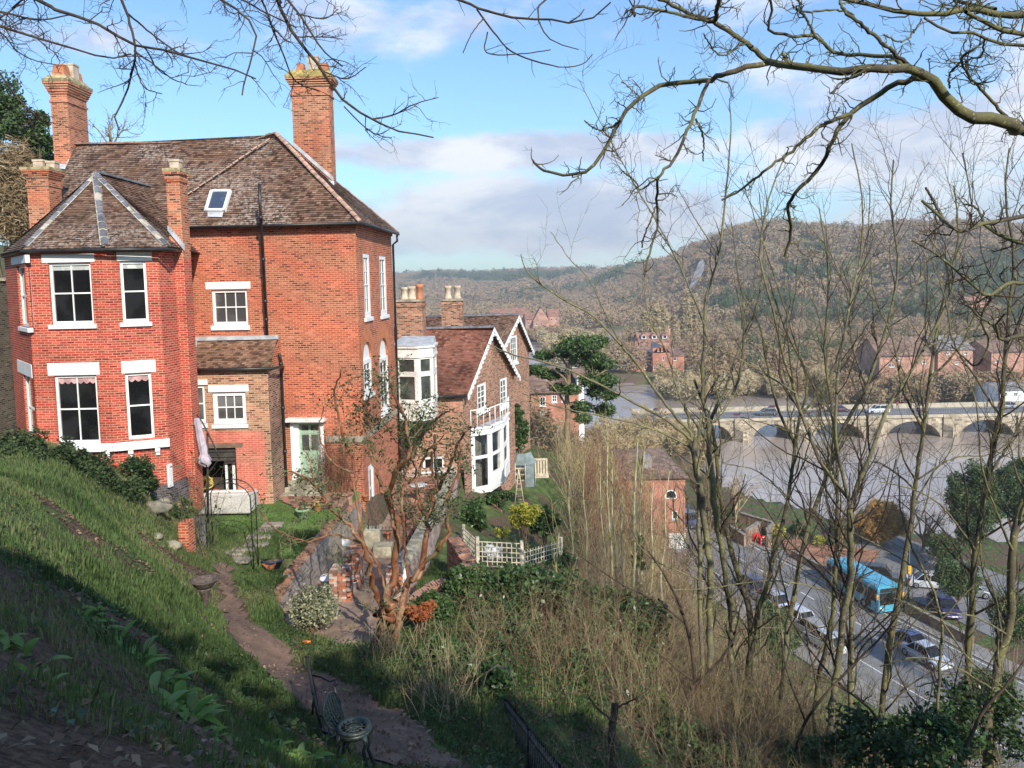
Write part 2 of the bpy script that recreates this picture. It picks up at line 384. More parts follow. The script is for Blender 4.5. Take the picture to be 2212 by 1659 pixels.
def _peel():
    m = M['bark_peel']; nt = m.node_tree; b = nt.nodes['Principled BSDF']; src = b.inputs['Base Color'].links[0].from_socket
    v = vm(nt, 'MULTIPLY', pos(nt), (1, 1, .35)).outputs[0]
    c = mixc(nt, rr(nt, nz(nt, 5.5, 4, v), .55, .6), src, (.33, .19, .105))
    g = nt.nodes.new('ShaderNodeNewGeometry'); sp = nt.nodes.new('ShaderNodeSeparateXYZ'); nt.links.new(g.outputs['Position'], sp.inputs[0])
    c = mixc(nt, rr(nt, nz(nt, 2.5, 4), .5, .66, 0, .8), c, (.11, .10, .045))
    nt.links.new(c, b.inputs['Base Color']); b.inputs['Roughness'].default_value = .55; b.inputs['Specular IOR Level'].default_value = .4
_peel()
M['bark_olive'] = bark('lichened_bark', (.075, .062, .048), (.125, .105, .07), (.17, .16, .065), 5.)
M['bark_pale'] = bark('pale_lichen_bark', (.10, .088, .068), (.165, .145, .105), (.20, .19, .085), 5.)
M['bark_twig'] = bark('olive_twig_bark', (.14, .115, .065), (.22, .185, .105), (.24, .23, .11), 9.)
M['bark_white'] = bark('pale_birch_bark', (.40, .37, .28), (.54, .50, .38), (.44, .42, .19), 5.)
M['bark_dark'] = bark('dark_twig_bark', (.045, .032, .024), (.09, .065, .045), None, 8.)
M['bark_over'] = bark('mossy_limb_bark', (.06, .05, .038), (.105, .09, .06), (.155, .15, .06), 6.)
M['bark_brown'] = bark('brown_twig_bark', (.17, .12, .075), (.27, .20, .125), None, 3.)
M['bark_tan'] = bark('tan_twig_bark', (.32, .235, .14), (.46, .365, .23), None, 3.)
M['bark_red'] = bark('reddish_twig_bark', (.16, .075, .045), (.25, .135, .085), None, 3.)
M['bark_yellow'] = bark('yellow_twig_bark', (.34, .29, .12), (.46, .40, .18), None, 3.)
M['ivy'] = leafmat('ivy_leaf', [(.03, .065, .02), (.07, .13, .04), (.11, .18, .06)], .35)
M['holly'] = leafmat('dark_shrub_leaf', [(.02, .045, .015), (.05, .09, .03), (.09, .14, .05)], .35)
M['hedge'] = leafmat('bluegreen_shrub_leaf', [(.035, .06, .025), (.075, .115, .045), (.13, .17, .08)], .7, spec=.2)
M['varieg'] = leafmat('variegated_leaf', [(.07, .09, .04), (.32, .33, .20), (.48, .46, .32)], .5)
M['yellow_leaf'] = leafmat('golden_leaf', [(.18, .22, .02), (.42, .40, .05), (.55, .50, .10)], .5)
M['pine'] = leafmat('pine_needles', [(.03, .06, .02), (.07, .13, .035), (.12, .18, .055)], .5, .1)
M['conifer'] = leafmat('conifer_foliage', [(.03, .055, .02), (.065, .115, .035), (.11, .165, .05)], .6, .1)
M['grass_blade'] = leafmat('grass_blade', [(.06, .10, .035), (.10, .165, .055), (.16, .23, .08), (.30, .29, .15)], .5, .35)
M['lawn_blade'] = leafmat('lawn_blade', [(.06, .11, .02), (.10, .17, .035), (.14, .21, .05)], .5, .3)
M['dead_leaf'] = leafmat('dead_leaf', [(.09, .05, .03), (.20, .115, .07), (.36, .24, .15)], .7, .1)
M['broad_leaf'] = leafmat('broad_soft_leaf', [(.13, .22, .035), (.18, .30, .06), (.27, .36, .14)], .75, .3, spec=.15)
M['copper_leaf'] = leafmat('copper_leaf', [(.25, .06, .02), (.42, .13, .04), (.5, .2, .08)], .6, .3)
M['far_brown'] = leafmat('far_winter_wood', [(.25, .165, .10), (.31, .21, .13), (.34, .25, .155), (.29, .225, .13)], .9, 0, spec=.05, soft=.8)
M['far_green'] = leafmat('far_evergreen_wood', [(.05, .08, .035), (.08, .12, .055), (.12, .15, .08)], .9, 0, spec=.05, soft=.8)
M['far_tan'] = leafmat('far_willow_wood', [(.32, .23, .12), (.42, .32, .18), (.48, .40, .26)], .9, 0, spec=.05, soft=.8)
M['willow'] = leafmat('orange_willow', [(.44, .25, .08), (.56, .34, .12), (.62, .44, .2)], .8, .3, spec=.1)
M['scrub_tan'] = leafmat('tan_scrub', [(.22, .15, .09), (.34, .25, .15), (.44, .35, .22)], .9, .1, spec=.1)
M['blind'] = plain('pink_blind', (.5, .3, .3), .9)
M['pale_blind'] = plain('pale_blind', (.5, .52, .5), .9)

def clearglass():
    m, nt, b = newmat('clear_glass'); b.inputs['Base Color'].default_value = (.03, .03, .03, 1); b.inputs['Roughness'].default_value = .05
    tr = nt.nodes.new('ShaderNodeBsdfTransparent'); mx = nt.nodes.new('ShaderNodeMixShader'); mx.inputs[0].default_value = .86
    nt.links.new(b.outputs[0], mx.inputs[1]); nt.links.new(tr.outputs[0], mx.inputs[2]); nt.links.new(mx.outputs[0], nt.nodes['Material Output'].inputs[0]); return m
M['glass_clear'] = clearglass()
# ---------------------------------------------------------------- ground
WATER = -34.0; ROADZ = -31.5
ctl = []
def cp(px, py, Y): p = at(px, py, Y); ctl.append((p.x, p.y, p.z))
for a in ((0, 1659, 3.2), (0, 1400, 5), (0, 1200, 8), (0, 1050, 12), (100, 975, 18), (30, 960, 21), (230, 1010, 22.3), (300, 1065, 22.6), (375, 1090, 24.2), (300, 1085, 19.5), (390, 1130, 21.5), (160, 1060, 16),
          (425, 1122, 25.6), (560, 1112, 25.8), (545, 1200, 22.8), (440, 1180, 22.8), (400, 1659, 4.6), (700, 1659, 6.8), (790, 1655, 8.9), (480, 1240, 20.5), (470, 1330, 17.5), (600, 1450, 14.5), (500, 1520, 10.5), (300, 1350, 9), (250, 1500, 6),
          (700, 1500, 12.6), (850, 1600, 10.3), (950, 1659, 9.5), (650, 1600, 9.2), (440, 1450, 11), (330, 1230, 14), (620, 1260, 19), (560, 1310, 17.5), (700, 1400, 15.5), (760, 1420, 14.5), (600, 1110, 26.2), (760, 1108, 26),
          (670, 1190, 23.5), (840, 1400, 15.8), (900, 1480, 13.2), (1000, 1560, 11.6), (1090, 1650, 10.8), (1150, 1700, 9.6), (1000, 1420, 14.8), (1100, 1500, 13), (1030, 1300, 19), (1150, 1350, 18.6), (1240, 1450, 15.5),
          (1020, 1230, 24), (1150, 1235, 24.5), (1200, 1232, 25), (1060, 1110, 36), (1120, 1065, 42), (1150, 1030, 44), (1180, 1100, 40), (1060, 1150, 31), (1250, 1080, 46), (1220, 1000, 55), (1300, 1300, 26)):
    cp(*a)
for a in ((0, 1012, 16), (0, 1040, 13.5), (-60, 1000, 18), (1045, 1078, 36.6), (1080, 1072, 38.5), (1105, 1066, 41.5)): cp(*a)
ctl += [(0, 0, -1.65), (-3, 0, -.4), (2, 0, -3), (0, -6, 0.4), (-6, 0, .6), (-10, 4, -.4), (0, 5, -4.0), (4, 4, -7.5), (8, 8, -13), (12, 8, -18), (18, 12, -24), (8, 18, -14.5), (13, 20, -20), (18, 24, -25.5), (6, 28, -15),
        (11, 32, -21.5), (5, 42, -16.5), (-16, 8, -1.6), (-20, 16, -3.8), (-20, 24, -5.2), (-22, 30, -5.6), (-12, 32, -7.2), (-24, 40, -6), (-3, 48, -12), (-5, 60, -12), (-14, 60, -8), (2, 60, -16), (6, 70, -20), (10, 60, -24), (10, 46, -24), (0, 80, -20),
        (16, 34, -28), (17, 44, -30.3), (14, 52, -30), (20, 52, -31.2), (16, 60, -31.3), (24, 44, -31.4), (22, 36, -31), (26, 26, -30.2), (34, 20, -30.8), (34, 34, -31.5), (14, 75, -31.4), (12, 90, -31.4), (4, 95, -27), (-10, 100, -16), (-30, 100, -6),
        (-30, 60, -3), (-30, 20, -1), (-20, -10, 7), (0, -20, 4), (15, -10, -10), (30, 0, -22), (50, 10, -31), (60, 40, -31.6), (45, 60, -31.6), (30, 75, -31.6), (24, 98, -31.6), (40, 88, -31.6), (55, 86, -31.7), (80, 80, -32), (20, 110, -31.7), (5, 130, -28), (-10, 140, -22),
        (20, 130, -31.8), (18, 140, -31.8)]
C_ = np.array(ctl)
def _k(d2): return .5*d2*np.log(d2+1e-9)
_n = len(C_); _A = np.zeros((_n+3, _n+3)); _d2 = ((C_[:, None, :2]-C_[None, :, :2])**2).sum(-1)
_A[:_n, :_n] = _k(_d2)+np.eye(_n)*.35; _A[:_n, _n] = 1; _A[:_n, _n+1:] = C_[:, :2]; _A[_n, :_n] = 1; _A[_n+1:, :_n] = C_[:, :2].T
_w = np.linalg.solve(_A, np.concatenate([C_[:, 2], np.zeros(3)]))
def h0(x, y):
    x = np.atleast_1d(np.asarray(x, float)); y = np.atleast_1d(np.asarray(y, float)); sh = x.shape; x = x.ravel(); y = y.ravel()
    out = np.zeros(len(x))
    for i in range(0, len(x), 20000):
        xx = x[i:i+20000]; yy = y[i:i+20000]
        d2 = (xx[:, None]-C_[None, :, 0])**2+(yy[:, None]-C_[None, :, 1])**2
        out[i:i+20000] = _k(d2) @ _w[:_n]+_w[_n]+_w[_n+1]*xx+_w[_n+2]*yy
    return out.reshape(sh)
def pnoise(x, y, f, seed=0):      # cheap smooth value noise
    rg = np.random.RandomState(seed); T = rg.rand(64, 64)
    X = x*f; Y = y*f; xi = np.floor(X).astype(int); yi = np.floor(Y).astype(int); fx = X-xi; fy = Y-yi
    fx = fx*fx*(3-2*fx); fy = fy*fy*(3-2*fy)
    g = lambda a, b: T[a % 64, b % 64]
    return (g(xi, yi)*(1-fx)+g(xi+1, yi)*fx)*(1-fy)+(g(xi, yi+1)*(1-fx)+g(xi+1, yi+1)*fx)*fy-.5
def inpoly(x, y, P):
    r = np.zeros(np.shape(x), bool); n = len(P)
    for i in range(n):
        x1, y1 = P[i]; x2, y2 = P[(i+1) % n]
        if y1 == y2: continue
        c = ((y1 > y) != (y2 > y)) & (x < (x2-x1)*(y-y1)/(y2-y1)+x1); r ^= c
    return r
def xy(p): return (p.x, p.y)
def pg(px, py, Y): p = at(px, py, Y); return (p.x, p.y)
# lawn terrace, sunk passage between the two garden walls, and the lower patio
LAWN = [pg(385, 1135, 24.6), pg(400, 1100, 28), pg(780, 1090, 28), pg(785, 1112, 26), pg(700, 1190, 22.3), pg(555, 1210, 22.3), pg(440, 1195, 22.3)]
PASS = [(-5.2, 16.6), (-6.2, 18.9), (-6.1, 20.5), (-5.98, 24), (-5.8, 27.5), (-5.3, 27.7), (-4.95, 33.6), (-5.0, 37), pg(1000, 1000, 37), pg(925, 1180, 23), pg(880, 1280, 17.8), pg(830, 1400, 15.9), pg(740, 1370, 15.8)]
def zpass(y): return np.interp(y, [15.5, 18, 22, 24.5, 26, 36], [-7.85, -8.15, -8.75, -9.05, -9.1, -9.25])
def ground(x, y):
    x = np.atleast_1d(np.asarray(x, float)); y = np.atleast_1d(np.asarray(y, float))
    h = h0(x, y)
    flat = (y > 50) | (x > 15)
    h = np.where((h < -31.0) & flat & (h > -33), -31.55+(h+31.0)*.05, h); h = np.where(flat & (h < -31.55), -31.55, h)
    lw = inpoly(x, y, LAWN); h = np.where(lw, -7.64-np.maximum(25.6-y, 0)*.15, h)
    ps = inpoly(x, y, PASS); h = np.where(ps, zpass(y), h)
    near = np.exp(-(y/30)**2)
    h = h+np.where(ps | lw | (h < -31), 0, (pnoise(x, y, .9, 1)*.22+pnoise(x, y, 2.3, 2)*.10)*1)
    # river bank: everything beyond the embankment drops under the water
    bk = np.interp(y, [60, 86, 94, 100, 107, 115, 127, 145, 150], [200, 66, 47, 41.6, 35, 31, 29.5, 27, 26])
    h = np.where((y > 84) & (x > bk), -37, h)
    return h
def gz(x, y): return float(ground(x, y)[0])
def grid_mesh(name, xs, ys, hf, mat, **kw):
    X, Y = np.meshgrid(xs, ys); Z = hf(X.ravel(), Y.ravel()); V = np.stack([X.ravel(), Y.ravel(), Z], 1)
    nx, ny = len(xs), len(ys); i = np.arange(nx*ny).reshape(ny, nx)
    Fq = np.stack([i[:-1, :-1].ravel(), i[:-1, 1:].ravel(), i[1:, 1:].ravel(), i[1:, :-1].ravel()], 1)
    return np_mesh(name, V, Fq, mat, smooth=True)
def soilmat():
    m, nt, b = newmat('ground_soil_and_grass')
    P = pos(nt)
    n1 = nz(nt, .55, 7, rough=.65); n2 = nz(nt, 14, 6, rough=.7); n3 = nz(nt, 2.4, 6)
    soil = mixc(nt, rr(nt, n2, .35, .65), (.065, .045, .032), (.17, .115, .08))
    gr = mixc(nt, rr(nt, n3, .4, .65), (.055, .09, .03), (.12, .165, .055))
    c = mixc(nt, rr(nt, n1, .44, .56), gr, soil)
    c = mixc(nt, rr(nt, nz(nt, 40, 3), .62, .68, 0, .6), c, (.26, .19, .13))
    nt.links.new(c, b.inputs['Base Color']); b.inputs['Roughness'].default_value = .95; b.inputs['Specular IOR Level'].default_value = .15
    bump(nt, b, n2, .9, .06); return m
M['ground'] = soilmat()
M['earth'] = plain('trodden_earth', (.175, .11, .078), .95, var=.3, scale=1.6, bmp=.6, fine=26)
M['earth_pale'] = plain('gravelly_earth', (.30, .21, .15), .95, var=.3, scale=1.6, bmp=.5, fine=20)
M['grassy'] = plain('short_turf', (.085, .14, .035), .95, var=.3, scale=1.5, bmp=.6)
xs = np.unique(np.concatenate([np.arange(-60, -20, 2.), np.arange(-20, 14, .22), np.arange(14, 40, 1.), np.arange(40, 141, 4.)]))
ys = np.unique(np.concatenate([np.arange(-60, -4, 3.), np.arange(-4, 32, .22), np.arange(32, 60, .8), np.arange(60, 151, 1.6)]))
tag(grid_mesh('ground', xs, ys, ground, M['ground']), kind='structure')
def drape(name, poly, mat, dz=.02, step=.15, kind='structure', edge=.25, seed=3, cell=None):
    P = np.array(poly); x0, y0 = P.min(0)-.3; x1, y1 = P.max(0)+.3
    xs = np.arange(x0, x1, step); ys = np.arange(y0, y1, step); X, Y = np.meshgrid(xs, ys); nx, ny = len(xs), len(ys)
    w1 = pnoise(X.ravel(), Y.ravel(), 1.6, seed)*edge*2; w2 = pnoise(X.ravel()+7, Y.ravel(), 1.6, seed+1)*edge*2
    ins = inpoly(X.ravel()+w1, Y.ravel()+w2, poly)
    Z = ground(X.ravel(), Y.ravel())+dz; i = np.arange(nx*ny).reshape(ny, nx)
    Q = np.stack([i[:-1, :-1].ravel(), i[:-1, 1:].ravel(), i[1:, 1:].ravel(), i[1:, :-1].ravel()], 1)
    Q = Q[ins[Q].all(1)]; used = np.unique(Q); mp = np.zeros(nx*ny, int); mp[used] = np.arange(len(used))
    V = np.stack([X.ravel(), Y.ravel(), Z], 1)[used]
    return tag(np_mesh(name, V, mp[Q], mat, smooth=True), kind=kind)
def on(px, py, Y0=3, Y1=60):     # first hit of a pixel's ray with the ground
    d = ray(px, py); Ys = np.linspace(Y0, Y1, 600); X = d.x/d.y*Ys; Z = d.z/d.y*Ys
    g = ground(X, Ys); k = np.argmax(Z < g)
    return (X[k], Ys[k])
PATH = [on(*q) for q in ((455, 1212), (462, 1300), (478, 1360), (560, 1450), (640, 1520), (720, 1580), (800, 1659), (1040, 1659), (930, 1590), (820, 1520), (740, 1480), (640, 1420), (560, 1350), (520, 1290), (508, 1250), (545, 1212))]
drape('garden_path', PATH, M['earth'], .03)
drape('passage_floor', PASS, M['earth_pale'], .012, edge=.0)
drape('lawn', LAWN, M['grassy'], .015, edge=.0)
pat = [pg(868, 1100, 26.3), pg(838, 1085, 28), pg(845, 1020, 36), pg(998, 1010, 36.5), pg(935, 1150, 24.6), pg(890, 1240, 20.2), pg(850, 1240, 20.2)]
drape('brick_patio', pat, M['paver'], .03, edge=0)
PAV = [pg(600, 1096, 26.6), pg(615, 1078, 27.6), pg(786, 1078, 27.5), pg(786, 1108, 25.6), pg(640, 1112, 25.4)]
drape('paved_strip', PAV, M['paver'], .07, edge=0, step=.1)
# water and far land
def watermat():
    m, nt, b = newmat('river_water')
    v = vm(nt, 'MULTIPLY', pos(nt), (.35, 1, 1)).outputs[0]
    c = mixc(nt, rr(nt, nz(nt, .05, 6, v), .4, .65), (.33, .265, .22), (.43, .36, .31))
    nt.links.new(c, b.inputs['Base Color']); b.inputs['Roughness'].default_value = .16; b.inputs['Specular IOR Level'].default_value = 1.0
    bump(nt, b, nz(nt, .7, 7, v, rough=.65), .35, .25); return m
M['water'] = watermat()
wm = MB(); wm.poly([(-900, 60, WATER), (3000, 60, WATER), (3000, 2500, WATER), (-900, 2500, WATER)]); tag(wm.build('river_water', M['water']), kind='structure')
def hillh(x, y):
    # far bank: land rising out of the flood, near wooded hill on the right, long far ridge
    th = x/y
    sky = np.interp(th, [-.75, -.154, -.094, -.034, .026, .057, .117, .177, .207, .237, .267, .298, .328, .388, .448, .508, .569, .666, .9, 1.2], [.006, .006, .009, .005, .008, .008, .007, .010, .020, .035, .046, .056, .060, .0535, .049, .053, .052, .044, .044, .04])
    hy = np.interp(th, [-.2, .05, .13, .2, .3, .6, 1.2], [1900, 1700, 1350, 900, 720, 640, 620])      # distance of the crest
    foot = np.interp(th, [-.2, .1, .15, .25, .6, 1.2], [1000, 800, 620, 470, 400, 380])
    s = np.clip((y-foot)/(hy-foot), 0, 1); s = s*s*(3-2*s)*.6+s*.4
    top = hy*sky
    z = -31.5+(top+31.5)*s+(pnoise(x, y, .006, 7)*14+pnoise(x, y, .02, 8)*5)*s*(1-.6*s)
    z = np.where(y > hy, top+pnoise(x, y, .006, 7)*5.6*.4-(y-hy)*.08, z)
    return z
RIVER = [(-60, 130), (25, 130), (35, 100), (90, 85), (600, 70), (600, 190), (160, 205), (118, 222), (60, 214), (45, 232), (24, 262), (20, 330), (30, 430), (75, 420), (120, 380), (190, 370), (190, 400), (120, 450), (40, 500), (0, 520), (-12, 440), (-20, 330), (-40, 240), (-80, 200)]
def farland(x, y):
    z = hillh(x, y)
    flat = -33.2+pnoise(x, y, .02, 5)*1.6+pnoise(x, y, .05, 6)*.5
    z = np.where(z < -31, np.maximum(flat, z-2), z)
    return np.where(inpoly(x, y, RIVER), -38, z)
def woodfloor():
    m, nt, b = newmat('valley_floor')
    c = mixc(nt, rr(nt, nz(nt, .03, 6), .42, .6), (.16, .11, .07), (.15, .16, .06))
    c = mixc(nt, rr(nt, nz(nt, .12, 5), .5, .7), c, (.20, .155, .10))
    nt.links.new(c, b.inputs['Base Color']); b.inputs['Roughness'].default_value = .95; b.inputs['Specular IOR Level'].default_value = .05; return m
M['valley'] = woodfloor()
xs = np.unique(np.concatenate([np.arange(-700, -60, 20.), np.arange(-60, 260, 5.), np.arange(260, 1200, 12.), np.arange(1200, 2700, 60.)]))
ys = np.unique(np.concatenate([np.arange(128, 560, 5.), np.arange(560, 1000, 9.), np.arange(1000, 2400, 25.)]))
def far_h(x, y): return np.where((y < 205) & (x > -60), -38, np.where(y < 205, -30, farland(x, y)))
tag(grid_mesh('hills', xs, ys, far_h, M['valley']), kind='structure')
# ---------------------------------------------------------------- walls, windows, roofs
class Fac:
    def __init__(s, p0, p1):
        s.p0 = Vector((p0[0], p0[1], 0)); q = Vector((p1[0], p1[1], 0)); s.L = (q-s.p0).length; s.d = (q-s.p0).normalized(); s.n = Vector((s.d.y, -s.d.x, 0))
    def P(s, u, z, o=0): return s.p0+s.d*u+Vector((0, 0, z))+s.n*o
    def uz(s, px, py):
        r = ray(px, py); t = s.p0.dot(s.n)/r.dot(s.n); q = r*t
        return (q-s.p0).dot(s.d), q.z
    def box(s, x0, y0, x1, y1):       # pixel rectangle -> (u0,z0,u1,z1)
        ym = (y0+y1)/2; xm = (x0+x1)/2
        return s.uz(x0, ym)[0], s.uz(xm, y1)[1], s.uz(x1, ym)[0], s.uz(xm, y0)[1]
    def fbox(s, mb, u0, u1, z0, z1, o0, o1, mi=0):
        c = [s.P(u0, z0, o1), s.P(u1, z0, o1), s.P(u1, z0, o0), s.P(u0, z0, o0), s.P(u0, z1, o1), s.P(u1, z1, o1), s.P(u1, z1, o0), s.P(u0, z1, o0)]
        mb.hexa(c, mi)
    def wall(s, name, outline, holes, mat, parent, depth=.12, off=0):
        mb = MB(); loops = [outline]+holes
        if holes and all(len(h) == 4 and abs(h[0][1]-h[1][1]) < 1e-6 and abs(h[1][0]-h[2][0]) < 1e-6 for h in holes) and len(outline) == 4:
            us = sorted({outline[0][0], outline[1][0]} | {p[0] for h in holes for p in h}); zs = sorted({outline[0][1], outline[2][1]} | {p[1] for h in holes for p in h})
            for i in range(len(us)-1):
                for j in range(len(zs)-1):
                    uc = (us[i]+us[i+1])/2; zc = (zs[j]+zs[j+1])/2
                    if any(h[0][0] < uc < h[1][0] and h[0][1] < zc < h[2][1] for h in holes): continue
                    mb.poly([s.P(us[i], zs[j], off), s.P(us[i+1], zs[j], off), s.P(us[i+1], zs[j+1], off), s.P(us[i], zs[j+1], off)])
        else:
            flat = [p for l in loops for p in l]
            tri = tessellate_polygon([[Vector((p[0], p[1], 0)) for p in l] for l in loops])
            mb.add([s.P(p[0], p[1], off) for p in flat], [list(t) for t in tri])
        for h in holes:
            n = len(h)
            for i in range(n):
                a, b = h[i], h[(i+1) % n]
                mb.poly([s.P(a[0], a[1], off), s.P(a[0], a[1], off-depth), s.P(b[0], b[1], off-depth), s.P(b[0], b[1], off)])
        return mb.build(name, mat, parent)
def rect(u0, z0, u1, z1): return [(u0, z0), (u1, z0), (u1, z1), (u0, z1)]
def arch(u0, z0, u1, z1, n=10):   # rectangle with a semi-elliptical head reaching z1
    r = (u1-u0)/2; c = (u0+u1)/2; zs = z1-r*1.05
    return [(u0, z0), (u1, z0)]+[(c+r*math.cos(math.pi*k/n), zs+r*1.05*math.sin(math.pi*k/n)) for k in range(n+1)]
def sash(f, b, cols=2, rows=2, parent=None, rec=.10, lintel=None, sill=(.1, .12), fw=.07, bar=.03, gl='glass', mid=True, split=.5, white='white', head=0., rowsplit=None):
    u0, z0, u1, z1 = b; m = MB(); o1 = -rec+.03; o0 = -rec-.04
    f.fbox(m, u0, u0+fw, z0, z1, o0, o1); f.fbox(m, u1-fw, u1, z0, z1, o0, o1)
    f.fbox(m, u0+fw, u1-fw, z0, z0+fw*1.3, o0, o1); f.fbox(m, u0+fw, u1-fw, z1-fw, z1, o0, o1)
    iu0, iu1, iz0, iz1 = u0+fw, u1-fw, z0+fw*1.3, z1-fw
    zm = iz0+(iz1-iz0)*split
    if mid: f.fbox(m, iu0, iu1, zm-.022, zm+.022, o0, o1-.012)
    for k in range(1, cols):
        uc = iu0+(iu1-iu0)*k/cols; f.fbox(m, uc-bar/2, uc+bar/2, iz0, iz1, o0, o1-.02)
    for k in range(1, rows):
        zc = iz0+(iz1-iz0)*k/rows
        if mid and abs(zc-zm) < .1: continue
        f.fbox(m, iu0, iu1, zc-bar/2, zc+bar/2, o0, o1-.022)
    w = m.build('window', M[white], parent)
    g = MB(); g.poly([f.P(iu0-.01, iz0-.01, o0+.02), f.P(iu1+.01, iz0-.01, o0+.02), f.P(iu1+.01, iz1+.01, o0+.02), f.P(iu0-.01, iz1+.01, o0+.02)])
    g.build('pane', M[gl], w)
    if sill:
        q = MB(); f.fbox(q, u0-sill[0], u1+sill[0], z0-sill[1], z0, -rec+.02, .07); q.build('sill', M['stone_white'], w, bevel=.008)
    if lintel:
        q = MB(); lb = lintel; f.fbox(q, lb[0], lb[2], lb[1], lb[3], -.1, .02); q.build('lintel', M['stone_white'], w, bevel=.006)
    return w
def clip(poly, axis, val, keep_gt):
    out = []
    for i in range(len(poly)):
        a, b = poly[i], poly[(i+1) % len(poly)]; da, db = a[axis]-val, b[axis]-val
        if not keep_gt: da, db = -da, -db
        if da >= 0: out.append(a)
        if da*db < 0:
            t = da/(da-db); out.append((a[0]+(b[0]-a[0])*t, a[1]+(b[1]-a[1])*t))
    return out
def roof(mb, pts, course=.11, lift=.028, wav=.012, seed=0, mi=0):
    """tiled slope: pts[0]->pts[1] is the eave; every course is a strip whose lower edge stands proud of the one below"""
    rg = random.Random(seed); pts = [Vector(p) for p in pts]; o = pts[0]; U = (pts[1]-pts[0]).normalized()
    nrm = Vector((0, 0, 0))
    for i in range(1, len(pts)-1): nrm += (pts[i]-o).cross(pts[i+1]-o)
    nrm.normalize()
    if nrm.z < 0: nrm = -nrm
    V = nrm.cross(U).normalized()
    if V.z < 0: V = -V
    P2 = [((p-o).dot(U), (p-o).dot(V)) for p in pts]
    vmin = min(p[1] for p in P2); vmax = max(p[1] for p in P2); n = int(math.ceil((vmax-vmin)/course))
    um = min(p[0] for p in P2); uM = max(p[0] for p in P2); nu = max(1, int((uM-um)/.5)); ph = [rg.uniform(0, 6.28) for _ in range(4)]
    def sag(u, v): return wav*(math.sin(u*1.3+ph[0])+math.sin(u*3.1+v*1.7+ph[1])*.5+math.sin(v*2.3+ph[2])*.6)
    for k in range(n):
        v0 = vmin+k*course; v1 = v0+course
        st = clip(clip(P2, 1, v0, True), 1, v1+.001, False)
        if len(st) < 3: continue
        jit = rg.uniform(-.006, .006)
        for j in range(nu):
            ua = um+(uM-um)*j/nu; ub = um+(uM-um)*(j+1)/nu
            c = clip(clip(st, 0, ua, True), 0, ub, False)
            if len(c) < 3: continue
            vs = []; uv = []
            for (u, v) in c:
                t = (v-v0)/course; vs.append(o+U*u+V*v+nrm*(lift*(1-t)+sag(u, v0+(course if t > .5 else 0)*0)+jit)); uv.append((u+k*.037, k+.15+t*.7))
            mb.poly(vs, uv, mi)
            lo = [i for i, (u, v) in enumerate(c) if abs(v-v0) < 1e-4]
            if len(lo) >= 2:
                a, b = vs[lo[0]], vs[lo[-1]]; mb.poly([a, a-nrm*lift*1.5, b-nrm*lift*1.5, b], [(uv[lo[0]][0], k+.2)]*2+[(uv[lo[-1]][0], k+.2)]*2, mi)
    return mb
def ridge(mb, a, b, r=.11, n=None, gap=.02, mi=0, mi2=None, sec=6, flat=.8):
    a = Vector(a); b = Vector(b); L = (b-a).length; n = n or max(2, int(L/.3)); d = (b-a)/L
    s = d.cross(Vector((0, 0, 1))).normalized(); up = s.cross(d)
    if mi2 is not None: mb_strip(mb, a, b, s, up, r*1.25, r*.45, mi2, sec)
    rg = random.Random(int(L*1000))
    for k in range(n):
        p = a+d*(L*k/n); q = a+d*(L*(k+1)/n-gap); j = rg.uniform(-.006, .012)
        mb_strip(mb, p, q, s, up, r, r*flat+j, mi, sec, lift=.01+j)
def mb_strip(mb, p, q, s, up, w, hgt, mi, sec, lift=0):
    vs = []
    for e in (p, q):
        for k in range(sec+1):
            th = math.pi*k/sec; vs.append(e+s*(w*math.cos(th))+up*(hgt*math.sin(th)-.02+lift))
    fs = [[i, i+1, sec+2+i, sec+1+i] for i in range(sec)]+[list(range(sec+1))[::-1], list(range(sec+1, 2*sec+2))]
    mb.add(vs, fs, mi=mi)
def gutter(name, pts, parent, r=.06, mat='gutter'):
    m = MB(); m.tube(pts, r, 6); return m.build(name, M[mat], parent)
def chimney(parent, x0, x1, y0, y1, z0, z1, bands, pots, capmat='cap', cap_h=.25, mat='brick_chim', step=.05, inset=.12):
    m = MB(); m.box(x0, x1, y0, y1, z0, z1)
    for zb, hb, out in bands: m.box(x0-out, x1+out, y0-out, y1+out, zb, zb+hb)
    st = m.build('chimney', M[mat], parent)
    o = bands[-1][2] if bands else 0
    c = MB(); c.box(x0-o-.01, x1+o+.01, y0-o-.01, y1+o+.01, z1+.003, z1+.10); c.box(x0-o+.04, x1+o-.04, y0-o+.04, y1+o-.04, z1+.104, z1+cap_h, tx=inset, ty=inset); c.build('cap', M[capmat], st)
    for (x, y, r, h, kind) in pots:
        q = MB(); zt = z1+cap_h-.03
        if kind == 'square': q.box(x-r, x+r, y-r, y+r, zt, zt+h, tx=-.01, ty=-.01); q.box(x-r-.03, x+r+.03, y-r-.03, y+r+.03, zt+h-.05, zt+h+.02); mt = 'pot_pale'
        elif kind == 'taper': q.box(x-r*1.15, x+r*1.15, y-r*1.15, y+r*1.15, zt, zt+h, tx=r*.3, ty=r*.3); mt = 'terra'
        else: q.lathe([(r*1.1, 0), (r*1.1, h*.12), (r*.85, h*.2), (r*.75, h*.75), (r*.95, h*.8), (r*1.0, h), (r*.7, h), (r*.7, h*.8)], (x, y, zt), 12); mt = 'terra' if kind == 'red' else 'pot_pale'
        q.build('chimney_pot', M[mt], st)
    return st
